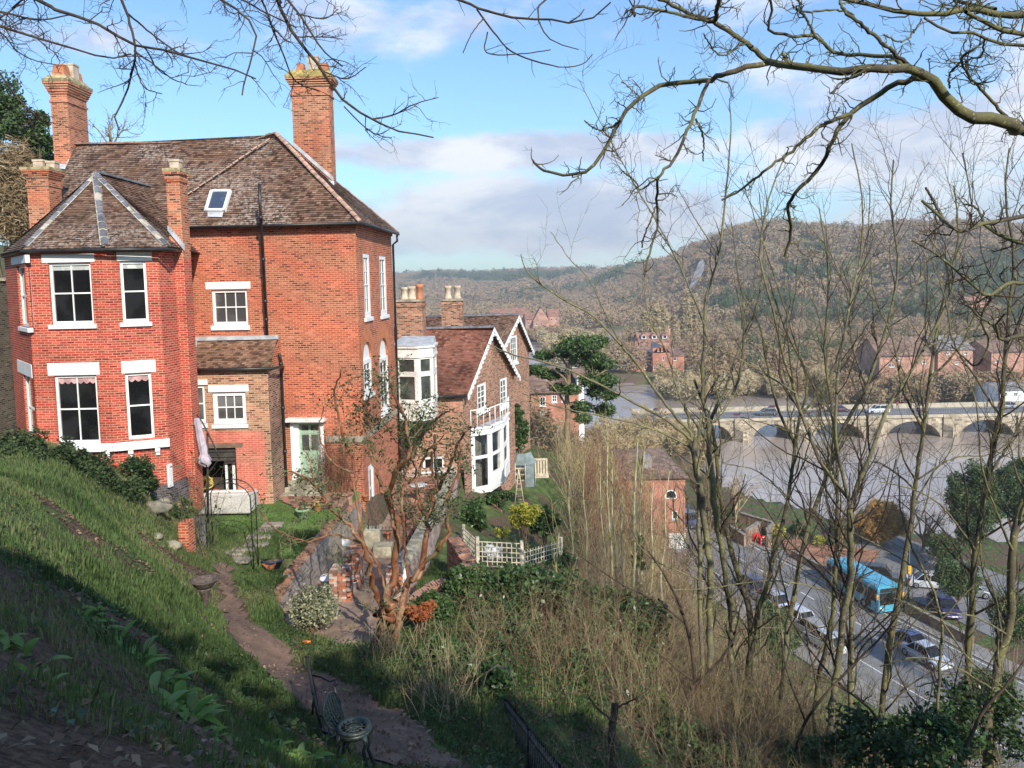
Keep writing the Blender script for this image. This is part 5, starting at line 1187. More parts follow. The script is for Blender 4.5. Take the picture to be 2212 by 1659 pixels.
# covered growhouse, slatted planter, obelisk
Yh = 37.0; xa, xb = X(1113, Yh, 1020), X(1156, Yh, 1020); z0, z1, z2 = at(1135, 1052, Yh).z, at(1135, 1000, Yh).z, at(1135, 980, Yh).z
gh = thing('plastic_greenhouse', 'small greenhouse under a grey tarpaulin beside the brick house wall', 'greenhouse', ((xa+xb)/2, Yh, z0))
m = MB(); xm = (xa+xb)/2; rg = random.Random(4)
m.box(xm+.02, xb, Yh, Yh+.8, z0, z1); m.poly([(xa, Yh-.05, z1-.1), (xm+.1, Yh-.05, z1-.1), (xm, Yh, z2), (xa+.15, Yh, z2)]); m.poly([(xm+.1, Yh-.05, z1-.1), (xb+.05, Yh, z1), (xm+.3, Yh+.4, z2), (xm, Yh, z2)]); m.poly([(xa, Yh-.05, z1-.1), (xa+.15, Yh, z2), (xa+.15, Yh+.8, z2), (xa, Yh+.8, z1)]); m.build('cover', M['tarp'], gh)
m = MB()
for x in (xa, xb, xm): 
    m.tube([(x, Yh-.06, z0), (x, Yh-.06, z1)], .02, 5)
for k in range(3): m.box(xa, xm, Yh, Yh+.6, z0+.3+k*.3, z0+.33+k*.3)
m.build('frame', M['wood_grey'], gh)
leaf_cluster('seedlings', [[(xa+xm)/2, Yh+.1, z0+.5]], 160, (.3, .2, .3), .06, M['hedge'], gh, seed=9)
Yp = 38; xa, xb = X(1157, Yp, 1010), X(1181, Yp, 1010); z0, z1 = at(1170, 1028, Yp).z, at(1170, 990, Yp).z
m = MB(); 
for k in range(5): x = xa+(xb-xa)*k/4; m.box(x-.045, x+.045, Yp, Yp+.04, z0, z1)
m.box(xa, xb, Yp-.05, Yp-.003, z0, z0+.12); m.box(xa, xb, Yp-.05, Yp-.003, z1-.1, z1); m.box(xa-.1, xb+.1, Yp-.02, Yp+.5, z0-.1, z0-.003); tag(m.build('slatted_planter', M['wood_pale']), 'pale slatted wooden planter stood up right of the grey greenhouse', 'planter')
Yo = 35.5; cx = X(1121, Yo, 1050); z0, z1 = at(1121, 1088, Yo).z, at(1121, 1013, Yo).z; m = MB(); w_ = .22
for sx, sy in ((-1, -1), (1, -1), (1, 1), (-1, 1)): m.tube([(cx+sx*w_, Yo+sy*w_, z0), (cx, Yo, z1)], .022, 4)
for k in range(5): t0 = k/6+.08; w2 = w_*(1-t0); z = z0+(z1-z0)*t0; m.tube([(cx-w2, Yo-w2, z), (cx+w2, Yo-w2, z), (cx+w2, Yo+w2, z), (cx-w2, Yo+w2, z), (cx-w2, Yo-w2, z)], .014, 4)
tag(m.build('obelisk', M['wood_pale']), 'cream wooden plant obelisk in front of the small greenhouse', 'obelisk')
# dog sitting in the bay window of the gabled house
fdog = Fac(bp[1], bp[2]); c = fdog.P(fdog.L*.42, zb_+.95, -.42); sc_ = 1.15
dg = MB()
def el(ax, ay, az, cx_, cy_, cz_, s): dg.blob((c.x+cx_*sc_, c.y+cy_*sc_, c.z+cz_*sc_), (ax*sc_, ay*sc_, az*sc_), 12, 8, .05, seed=s)
def dogm():
    vs = {0: (0, 0, 0), 1: (0, -.02, .2), 2: (-.02, -.05, .42), 3: (-.04, -.12, .6), 4: (-.05, -.3, .6), 5: (.1, -.06, -.3), 6: (.09, -.14, -.42), 7: (-.11, -.06, -.3), 8: (-.1, -.14, -.42), 9: (.12, .1, -.25), 10: (.14, -.1, -.38), 11: (-.13, .1, -.25), 12: (-.14, -.1, -.38), 13: (0, .2, -.3), 14: (.08, -.1, .72), 15: (-.12, -.1, .72), 16: (0, .05, -.22), 17: (.11, -.1, .5), 18: (-.16, -.1, .5)}
    ed = [(0, 1), (1, 2), (2, 3), (3, 4), (1, 5), (5, 6), (1, 7), (7, 8), (0, 16), (16, 9), (9, 10), (16, 11), (11, 12), (16, 13), (3, 14), (3, 15), (14, 17), (15, 18)]
    rad = {0: .17, 1: .16, 2: .11, 3: .115, 4: .045, 5: .05, 6: .04, 7: .05, 8: .04, 9: .1, 10: .045, 11: .1, 12: .045, 13: .04, 14: .05, 15: .05, 16: .18, 17: .04, 18: .04}
    me = bpy.data.meshes.new('dog'); me.from_pydata([(c.x+v[0]*sc_*.9, c.y+v[1]*sc_*.9, c.z+v[2]*sc_) for v in vs.values()], ed, []); me.materials.append(plain('white_curly_fur', (.66, .62, .54), .95, var=.15, scale=30, bmp=.8))
    o = bpy.data.objects.new('dog', me); COL.objects.link(o); sk = o.modifiers.new('skin', 'SKIN')
    for i, v in enumerate(me.skin_vertices[0].data if me.skin_vertices else []): v.radius = (rad[i], rad[i])
    return o, me, rad
me_o, me_, rad_ = dogm()
if not me_.skin_vertices:
    bm = bmesh.new(); bm.from_mesh(me_); ly = bm.verts.layers.skin.verify(); bm.verts.ensure_lookup_table()
    for i, v in enumerate(bm.verts): v[ly].radius = (rad_[i]*1.05,)*2; v[ly].use_root = (i == 0)
    bm.to_mesh(me_); bm.free()
ss = me_o.modifiers.new('subdivision', 'SUBSURF'); ss.levels = ss.render_levels = 1
tag(me_o, 'fluffy white dog sitting inside the white bay window looking out', 'dog')
# ---------------------------------------------------------------- bench and chair in the shade by the path
def bench():
    pf = at(712, 1600, 10.2); g = gz(pf.x, pf.y)
    t = thing('iron_bench', 'dark iron garden bench with scrolled arms facing down the path in the shade', 'bench', (pf.x, pf.y, g))
    A_, B_ = at(663, 1490, 11.0), at(692, 1575, 10.0)        # top and foot of the far end's back
    # local frame: long axis runs away to the right, seat looks right
    o = at(700, 1588, 9.9); o.z = at(700, 1580, 9.9).z; sx = Vector((.75, -.45, 0)).normalized(); ln = Vector((-.35, 1, 0)).normalized()
    Ms = Matrix(((sx.x, ln.x, 0, o.x), (sx.y, ln.y, 0, o.y), (0, 0, 1, o.z), (0, 0, 0, 1)))
    for yl in (0.0, 1.15):
        m = MB(); T = lambda x, z: Ms @ Vector((x, yl, z))
        m.tube([T(-.16, .48), T(-.12, .25), T(-.02, 0), T(.42, .0)], .02, 6); m.tube([T(-.1, .2), T(.1, .22), T(.3, .20), T(.40, .25), T(.44, .2), T(.40, .16), T(.37, .19)], .016, 6)
        m.tube([T(.36, .18), T(.42, .0), T(.46, -.42)], .02, 6); m.tube([T(-.02, 0), T(-.06, -.2), T(-.1, -.42)], .02, 6); m.build('side_frame', M['iron_old'], t)
    m = MB()
    for k in range(5): x = .02+k*.09; m.box(x, x+.06, -.02, 1.17, -.005, .02, M=Ms)
    m.build('seat', M['iron_old'], t)
    m = MB()
    for k in range(12):
        y = k*1.15/11; m.tube([Ms @ Vector((-.03, y, .03)), Ms @ Vector((-.10, y+.04, .25)), Ms @ Vector((-.17, y, .46))], .012, 4); m.tube([Ms @ Vector((-.03, y, .03)), Ms @ Vector((-.10, y-.05, .25)), Ms @ Vector((-.17, y, .46))], .012, 4)
    m.tube([Ms @ Vector((-.17, y, .48+.03*math.sin(y*5))) for y in np.linspace(0, 1.15, 10)], .02, 6); m.tube([Ms @ Vector((-.03, 0, .03)), Ms @ Vector((-.03, 1.15, .03))], .016, 6); m.build('backrest', M['iron_old'], t)
bench()
def chair():
    c = at(764, 1573, 8.9); t = thing('iron_chair', 'verdigris cast iron chair with pierced oval back, nearest on the path', 'chair', (c.x, c.y, gz(c.x, c.y)))
    m = MB(); ang = np.linspace(0, 2*math.pi, 25)
    m.lathe([(.15, .0), (.205, .0), (.215, .02), (.205, .04), (.16, .035), (.15, .0)], tuple(c), 28, squash=.95)
    for k in range(7):
        a = k*math.pi/7; m.tube([(c.x+.16*math.cos(a), c.y+.16*math.sin(a), c.z+.02), (c.x-.16*math.cos(a), c.y-.16*math.sin(a), c.z+.02)], .008, 4)
    for r in (.05, .1): m.tube([(c.x+r*math.cos(a), c.y+r*math.sin(a), c.z+.02) for a in ang], .009, 4)
    m.lathe([(.205, -.06), (.212, .0)], tuple(c), 28, squash=.95); m.build('seat', M['iron_green'], t)
    # oval pierced back, seen nearly edge-on
    b = MB(); o = at(741, 1572, 9.0); top = at(711, 1499, 9.0); ax = (top-o); w_ = Vector((.25, .97, 0)).normalized(); nn = ax.cross(w_).normalized(); cc = (o+top)/2
    h2 = ax/2; P = lambda u, v: cc+h2*v+w_*(.20*u)+nn*(.05*(1-v*v))
    b.tube([P(math.cos(a), math.sin(a)) for a in ang], .016, 6)
    for k in range(-3, 4): v = k/4; u = math.sqrt(1-v*v); b.tube([P(-u, v), P(0, v+.08), P(u, v)], .011, 4)
    for k in range(-3, 4): u = k/4; v = math.sqrt(1-u*u); b.tube([P(u, -v), P(u+.08, 0), P(u, v)], .011, 4)
    for i in range(-2, 3):
        for j in range(-3, 4):
            if (i/3)**2+(j/4)**2 < .8: q = P(i/3, j/4); b.tube([q+w_*.035*math.cos(a)+h2.normalized()*.035*math.sin(a) for a in ang[::4]], .008, 4)
    b.build('backrest', M['iron_green'], t)
    for k, (dx, dy, ex, ey) in enumerate(((.14, -.12, .2, -.2), (-.14, -.12, -.16, -.2), (.14, .14, .22, .2), (-.14, .14, -.2, .2))):
        l = MB(); zf = gz(c.x+ex, c.y+ey)-.02
        l.tube([(c.x+dx, c.y+dy, c.z-.02), (c.x+dx*1.25, c.y+dy*1.2, c.z-.12), (c.x+dx*.95, c.y+dy, (c.z+zf)/2), (c.x+ex, c.y+ey, zf)], [.035, .03, .022, .026], 8); l.build('leg', M['iron_green'], t)
chair()
# black estate railings at the bottom edge
def railing():
    ra, rb_ = at(1092, 1512, 12.3), at(1235, 1690, 8.4)
    t = thing('iron_railing', 'black iron railing with speared bars running down out of the frame', 'railing', (ra.x, ra.y, ra.z-1.1)); L = (rb_-ra).length; d = (rb_-ra)/L
    for o_ in (.0, -.85):
        m = MB(); s = d.cross(Vector((0, 0, 1))).normalized()*.02; a, b = ra+Vector((0, 0, o_-.12)), rb_+Vector((0, 0, o_-.12)); m.hexa([a-s, b-s, b+s, a+s, a-s+Vector((0, 0, .025)), b-s+Vector((0, 0, .025)), b+s+Vector((0, 0, .025)), a+s+Vector((0, 0, .025))]); m.build('rail', M['black'], t)
    n = int(L/.115)
    for k in range(n):
        p = ra+d*k*.115; m = MB(); big = k % 16 == 0; r = .022 if big else .009
        m.tube([p+Vector((0, 0, -1.15)), p], r, 6); m.lathe([(r*1.5, 0), (r*1.2, .03), (.0, .09)], tuple(p), 6); m.build('post' if big else 'bar', M['black'], t)
railing()
m = MB(); m.tube([at(*q) for q in ((1041, 1620, 11.5), (1041, 1490, 11.5), (1052, 1452, 11.5), (1075, 1436, 11.5), (1098, 1446, 11.5), (1112, 1475, 11.5), (1116, 1560, 11.5))], .012, 6); tag(m.build('wire_hoop', M['rust']), 'rusty bent plant hoop standing in the scrub above the railing', 'hoop')
p = G3(662, 1391, 10, 20); m = MB(); m.tube([(p.x-.08, p.y, p.z+.05), (p.x+.1, p.y-.03, p.z+.05)], .03, 8); tag(m.build('litter_tube', M['orange']), 'orange cylindrical wrapper lying in the grass beside the path', 'litter')
# ---------------------------------------------------------------- road, riverside, bridge
def gp(px, py, z=ROADZ): return atz(px, py, z)
def sheet(name, pix, z, mat, dz=0, kind='structure'):
    m = MB(); m.poly([tuple(Vector((p.x, p.y, z+dz))) for p in [gp(*q, z) for q in pix]]); o = m.build(name, M[mat])
    if kind: tag(o, kind=kind)
    return o
c0, c1 = gp(1574, 1194), gp(2015, 1435); rd = Vector((c1.x-c0.x, c1.y-c0.y, 0)).normalized(); rn = Vector((-rd.y, rd.x, 0))   # rn points to the river side
if rn.x < 0: rn = -rn
def RP(s_, t, z=ROADZ): p = Vector((c0.x, c0.y, 0))+rd*s_+rn*t; return Vector((p.x, p.y, z))
def strip(name, s0, s1, t0, t1, z0, mat, z1=None, n=12, kind='structure'):
    m = MB()
    for k in range(n):
        a, b = s0+(s1-s0)*k/n, s0+(s1-s0)*(k+1)/n
        if z1 is None: m.poly([RP(a, t0, z0), RP(b, t0, z0), RP(b, t1, z0), RP(a, t1, z0)])
        else: m.hexa([RP(a, t0, z0), RP(b, t0, z0), RP(b, t1, z0), RP(a, t1, z0), RP(a, t0, z1), RP(b, t0, z1), RP(b, t1, z1), RP(a, t1, z1)])
    return tag(m.build(name, M[mat]), kind=kind)
strip('road', -26, 60, -7.2, 4.1, ROADZ, 'asphalt')
strip('pavement', -26, 60, 4.25, 6.0, ROADZ-.1, 'pave', ROADZ+.12); strip('kerb', -26, 60, 4.1, 4.25, ROADZ-.1, 'kerb', ROADZ+.125)
strip('pavement', -4, 60, -9.2, -7.35, ROADZ-.1, 'pave', ROADZ+.12); strip('kerb', -4, 60, -7.35, -7.2, ROADZ-.1, 'kerb', ROADZ+.125)
sheet('side_lane', [(1482, 1100), (1560, 1140), (1640, 1195), (1560, 1230), (1470, 1190)], ROADZ+.004, 'asphalt')
strip('car_park', 3, 26, 8.6, 22, ROADZ+.006, 'asphalt')
m = MB()
for k in range(24):
    a = -24+k*3.6; m.poly([RP(a, -.06, ROADZ+.008), RP(a+1.9, -.06, ROADZ+.008), RP(a+1.9, .06, ROADZ+.008), RP(a, .06, ROADZ+.008)])
tag(m.build('centre_line', M['mark']), kind='structure')
for t in (3.7, -4.9): strip('edge_line', -20, 60, t, t+.1, ROADZ+.008, 'mark')
sheet('footpath', [(1560, 1440), (1600, 1425), (1660, 1470), (1740, 1560), (1800, 1659), (1700, 1659), (1640, 1560)], -30.6, 'pave')
sheet('grass_verge', [(1740, 1480), (1830, 1500), (1960, 1560), (2020, 1659), (1840, 1659), (1780, 1570)], -30.8, 'grassy')
M['bed'] = plain('flower_bed_soil', (.30, .15, .09), .95, var=.3, scale=1, bmp=.5)
sheet('flower_bed', [(1690, 1165), (1760, 1165), (1900, 1190), (1880, 1235), (1812, 1238), (1700, 1195)], ROADZ+.16, 'bed')
def wallpx(pix, h, th, lab, mat='brick_low', cop=True, name='riverside_wall'):
    pts = [gp(*q) for q in pix]; o = thing(name, lab, 'wall', tuple(pts[0])); m = MB(); c = MB()
    for a, b in zip(pts[:-1], pts[1:]):
        d = (b-a).normalized(); s = Vector((-d.y, d.x, 0))*th/2; u = Vector((0, 0, h))
        m.hexa([a-s, b-s, b+s, a+s, a-s+u, b-s+u, b+s+u, a+s+u]); s2 = s*1.3; v = Vector((0, 0, h+.1)); u2 = u+Vector((0, 0, .003)); c.hexa([a-s2+u2, b-s2+u2, b+s2+u2, a+s2+u2, a-s2+v, b-s2+v, b+s2+v, a+s2+v])
    m.build('wall', M[mat], o); c.build('coping', M['slab'], o); return o
M['brick_tan'] = brick('tan_wall_brick', (.36, .21, .14), (.44, .28, .19), (.4, .32, .25), .6, odd=.3)
wallpx([(1482, 1122), (1540, 1138), (1610, 1180)], 1.3, .35, 'long low brick embankment wall from the corner house to the closed gate', 'brick_tan')
wallpx([(1613, 1176), (1640, 1158)], 1.7, .4, 'short brick gate pier wall behind the red barriers', 'brick_tan')
wallpx([(1600, 1128), (1672, 1150), (1658, 1163), (1662, 1185)], 1.2, .35, 'curving brick flood wall standing at the water edge', 'brick_tan')
wallpx([(1712, 1205), (1805, 1254)], .8, .4, 'low brick kerb wall edging the flower bed above the road', 'brick_tan')
wallpx([(1950, 1320), (2010, 1352), (2100, 1400)], .9, .35, 'brick wall between the bus lane and the car park', 'brick_tan')
wallpx([(1570, 1490), (1640, 1450), (1688, 1475)], 1.2, .4, 'brick garden wall end beside the sloping footpath', 'brick_low')
# barriers, signs and cones
def sign_board(px, py, rz, lab):
    p = gp(px, py); t = thing('road_sign', lab, 'sign', tuple(p), rz, 'red closure signs at the gate'); m = MB(); m.box(-.55, .55, -.04, .04, .15, 1.15); m.build('board', M['sign_red'], t, local=True)
    m = MB()
    for k in range(3): m.box(-.42, .42-.12*(k == 2), -.055, -.043, .9-k*.28, 1.03-k*.28)
    m.build('lettering', M['white'], t, local=True); m = MB(); m.box(-.5, -.4, -.3, .3, 0, .15); m.box(.4, .5, -.3, .3, 0, .15); m.build('foot', M['black'], t, local=True)
M['sign_red'] = plain('sign_red', (.70, .03, .03), .5, var=.05)
sign_board(1618, 1166, .3, 'red board with white lettering left of the plastic barriers'); sign_board(1651, 1178, .3, 'red board with white lettering between barriers and cones')
for k in range(3):
    p = gp(1625+k*7, 1167+k*2.6); t = thing('barrier', ('leftmost', 'middle', 'rightmost')[k]+' red plastic barrier of three leaning in the wall gap', 'barrier', tuple(p), .5+.25*k, 'red plastic barriers'); m = MB(); m.box(-.5, .5, -.1, .1, .08, 1.0, tx=.03, ty=.03); m.box(-.4, .4, -.12, .12, .35, .42); m.box(-.4, .4, -.12, .12, .65, .72); m.build('panel', M['sign_red'], t, local=True); m = MB(); m.box(-.48, -.36, -.25, .25, 0, .09); m.box(.36, .48, -.25, .25, 0, .09); m.build('foot', M['sign_red'], t, local=True)
for k in range(2):
    p = gp(1661+k*6, 1183+k*1); t = thing('traffic_cone', ('left', 'right')[k]+' of two red and white cones on the pavement edge', 'cone', tuple(p), 0, 'traffic cones'); m = MB(); m.lathe([(.19, .04), (.13, .33), (.125, .33)], (0, 0, 0), 14); m.lathe([(.09, .60), (.04, .95), (.0, .96)], (0, 0, 0), 14); m.build('cone', M['sign_red'], t, local=True)
    m = MB(); m.lathe([(.13, .33), (.09, .60)], (0, 0, 0), 14); m.build('white_band', M['white'], t, local=True); m = MB(); m.box(-.22, .22, -.22, .22, 0, .04); m.build('base', M['sign_red'], t, local=True)
# river railings: posts with chains
for nm, pix, lb in (('a', [(1626, 1128), (1646, 1138), (1666, 1147)], 'black post and rail fence standing in the flood beside the flood wall'), ('b', [(1745, 1176), (1765, 1184), (1790, 1192), (1815, 1200), (1840, 1206)], 'black post and rail fence behind the yellow bush on the bank')):
    ps = [gp(*q) for q in pix]; t = thing('river_railing', lb, 'railing', tuple(ps[0]))
    for p in ps: m = MB(); m.tube([p, p+Vector((0, 0, 1.15))], .06, 6); m.lathe([(.06, 1.15), (.09, 1.2), (.0, 1.3)], tuple(p), 6); m.build('post', M['black'], t)
    for z in (.55, .95): m = MB(); m.tube([p+Vector((0, 0, z)) for p in ps], .03, 5); m.build('rail', M['black'], t)
# street lamp
p = gp(1962, 1306); t = thing('street_lamp', 'tall black street lamp with one long arm over the bus lane', 'street lamp', tuple(p)); zt = at(1962, 1071, p.y).z
m = MB(); m.tube([p, p+Vector((0, 0, 1.2)), Vector((p.x, p.y, p.z+1.25)), Vector((p.x, p.y, zt))], [.11, .1, .065, .05], 8); m.build('pole', M['black'], t)
q = at(1914, 1076, p.y); m = MB(); m.tube([Vector((p.x, p.y, zt)), Vector(((p.x+q.x)/2, p.y, zt+.05)), Vector((q.x+.5, p.y, zt))], .04, 6); m.build('arm', M['black'], t); m = MB(); m.box(q.x-.25, q.x+.5, p.y-.1, p.y+.1, zt-.08, zt+.06, tx=.08, ty=.04); m.build('lantern', M['hip_stone'], t)
for px, z in ((1962, 3.4),): m = MB(); m.box(p.x-.15, p.x+.15, p.y-.12, p.y+.12, p.z+z-.4, p.z+z+.4); m.build('signal_box', M['signal_yellow'] if 'signal_yellow' in M else M.setdefault('signal_yellow', plain('signal_yellow', (.7, .4, .03), .5)), t)
# vehicles
M['tyre'] = plain('tyre_rubber', (.02, .02, .02), .8); M['rim'] = plain('alloy', (.4, .4, .42), .3, metal=.7); M['head'] = plain('headlamp', (.75, .75, .72), .15); M['tail'] = plain('tail_lamp', (.5, .02, .02), .25); M['amber'] = plain('amber_lamp', (.85, .35, .03), .3)
def paint(c):
    k = 'paint_%.2f_%.2f_%.2f' % c
    if k not in M:
        m, nt, b = newmat('car_paint'); b.inputs['Base Color'].default_value = (*c, 1); b.inputs['Roughness'].default_value = .28; b.inputs['Metallic'].default_value = .25; b.inputs['Coat Weight'].default_value = .6; M[k] = m
    return M[k]
def car(p, hd, col, lab, L=4.1, H=1.48, kind='hatch', group='cars parked along the kerb', W=1.74):
    """hd: heading vector of the nose"""
    t = thing('parked_car', lab, 'car', tuple(p), math.atan2(hd[1], hd[0]), group)
    hb = .78 if kind != 'suv' else .95; gc = .2; w = W/2; l = L/2
    roofs = {'hatch': [(-l+.12, hb+.12), (-l+.55, H-.03), (-.2, H), (.45, H-.05), (1.15, hb+.1)], 'saloon': [(-l+.7, hb+.1), (-l+1.35, H-.06), (-.2, H), (.4, H-.05), (1.1, hb+.08)], 'suv': [(-l+.1, hb+.1), (-l+.3, H-.03), (-.2, H), (.55, H-.05), (1.1, hb+.1)], 'estate': [(-l+.15, hb+.1), (-l+.5, H-.05), (-.2, H), (.4, H-.04), (1.1, hb+.08)]}[kind]
    prof = [(-l, gc+.15, hb-.18, .86), (-l+.06, gc, hb, .93), (-l+.5, gc, hb+.06, 1), (-.5, gc, hb+.08, 1), (1.0, gc, hb+.05, 1), (l-.7, gc, hb-.06, .97), (l-.15, gc, hb-.2, .9), (l, gc+.1, hb-.34, .8)]
    m = MB(); n = len(prof); vs = []
    for x, zb, zt, f in prof: vs += [(x, -w*f*.94, zb), (x, -w*f, (zb+zt)/2), (x, -w*f*.93, zt), (x, w*f*.93, zt), (x, w*f, (zb+zt)/2), (x, w*f*.94, zb)]
    fs = [[i*6+k, i*6+(k+1) % 6, (i+1)*6+(k+1) % 6, (i+1)*6+k] for i in range(n-1) for k in range(6)]+[[5, 4, 3, 2, 1, 0], [(n-1)*6+k for k in range(6)]]
    m.add(vs, fs, smooth=False)
    # roof panel and pillars
    a = roofs; ri = w*.70
    m.hexa([(a[1][0], -ri, a[1][1]-.03), (a[3][0], -ri, a[3][1]-.03), (a[3][0], ri, a[3][1]-.03), (a[1][0], ri, a[1][1]-.03), (a[1][0]+.1, -ri*.93, a[2][1]), (a[3][0]-.15, -ri*.93, a[2][1]-.01), (a[3][0]-.15, ri*.93, a[2][1]-.01), (a[1][0]+.1, ri*.93, a[2][1])])
    for s in (-1, 1):
        for (x0, z0, x1, z1) in ((a[0][0], a[0][1], a[1][0], a[1][1]), (a[4][0], a[4][1], a[3][0], a[3][1]), (-.25, hb, -.2, H-.03), (a[1][0]+.25, hb, a[1][0]+.2, H-.04)):
            m.tube([(x0, s*w*.90, z0-.06), (x1, s*ri, z1-.02)], .035, 4)
    body = m.build('body', paint(col), t, bevel=.03, local=True)
    g = MB(); wb = w*.89
    g.hexa([(a[0][0]+.02, -wb, a[0][1]-.1), (a[4][0]-.02, -wb, a[4][1]-.1), (a[4][0]-.02, wb, a[4][1]-.1), (a[0][0]+.02, wb, a[0][1]-.1), (a[1][0]+.03, -ri+.01, a[1][1]-.05), (a[3][0]-.03, -ri+.01, a[3][1]-.05), (a[3][0]-.03, ri-.01, a[3][1]-.05), (a[1][0]+.03, ri-.01, a[1][1]-.05)]); g.build('windows', M['glass'], t, local=True)
    for sx in (-l+.75, l-.8):
        for s in (-1, 1):
            q = MB(); Q = Matrix.Translation((sx, s*(w-.1), .32)) @ Matrix.Rotation(R(90), 4, 'X'); q.lathe([(.31, -.1), (.32, 0), (.31, .1)], n=18, M=Q); wh = q.build('wheel', M['tyre'], t, local=True)
            q = MB(); Q = Matrix.Translation((sx, s*(w+.01), .32)) @ Matrix.Rotation(R(90)*s, 4, 'X'); q.lathe([(.20, 0), (.15, -.01), (.06, .01), (.0, .01)], n=14, M=Q); q.build('rim', M['rim'], wh, local=True)
    for s in (-1, 1):
        q = MB(); q.box(l-.30, l-.09, s*w*.62-.14, s*w*.62+.14, hb-.36, hb-.2, tx=.05); q.build('headlight', M['head'], t, local=True)
        q = MB(); q.box(-l+.0, -l+.14, s*w*.78-.08, s*w*.78+.08, hb-.25, hb+.06, tx=.02); q.build('tail_light', M['tail'], t, local=True)
    q = MB(); q.box(l-.04, l+.005, -.26, .26, gc+.18, gc+.3); q.build('number_plate', M['white'], t, local=True)
    return t
up = (-rd.x, -rd.y); dn = (rd.x, rd.y)
def cpx(px, py): p = gp(px, py); return Vector((p.x, p.y, ROADZ+.01))
car(cpx(1622, 1272), up, (.03, .04, .12), 'dark blue car at the far end of the kerbside row')
car(cpx(1662, 1304), up, (.40, .44, .56), 'lilac silver hatchback second in the kerbside row')
car(cpx(1716, 1341), up, (.62, .63, .68), 'bright silver hatchback in the middle of the kerbside row')
car(cpx(1752, 1371), up, (.36, .32, .28), 'beige hatchback right behind the bright silver one', kind='estate')
car(cpx(1782, 1396), up, (.62, .63, .64), 'white car nearest on the kerb, mostly behind trunks')
car(cpx(1962, 1398), up, (.06, .09, .22), 'dark blue saloon driving away behind the tree trunks', kind='saloon', group=None)
car(cpx(2000, 1428), dn, (.50, .54, .62), 'silver saloon driving towards the viewer at lower right', kind='saloon', group=None)
g2 = 'cars in the riverside car park'
car(cpx(1900, 1258), (.93, -.36), (.035, .033, .035), 'black off-road car parked behind the bus', L=4.7, H=1.85, kind='suv', group=g2, W=1.9)
car(cpx(2012, 1268), (.95, -.3), (.62, .63, .66), 'long silver saloon parked right of the black off-road car', L=4.6, kind='saloon', group=g2)
car(cpx(2092, 1285), (.95, -.3), (.24, .25, .28), 'grey car half hidden by trunks right of the silver saloon', kind='hatch', group=g2)
car(cpx(2040, 1322), (-.1, -1), (.05, .035, .12), 'dark purple car facing us beside the car park wall', group=g2)
car(cpx(1486, 1135), (.6, -.8), (.12, .16, .30), 'blue van parked at the corner of the arched-window house', L=4.4, H=1.8, kind='suv', group=None)
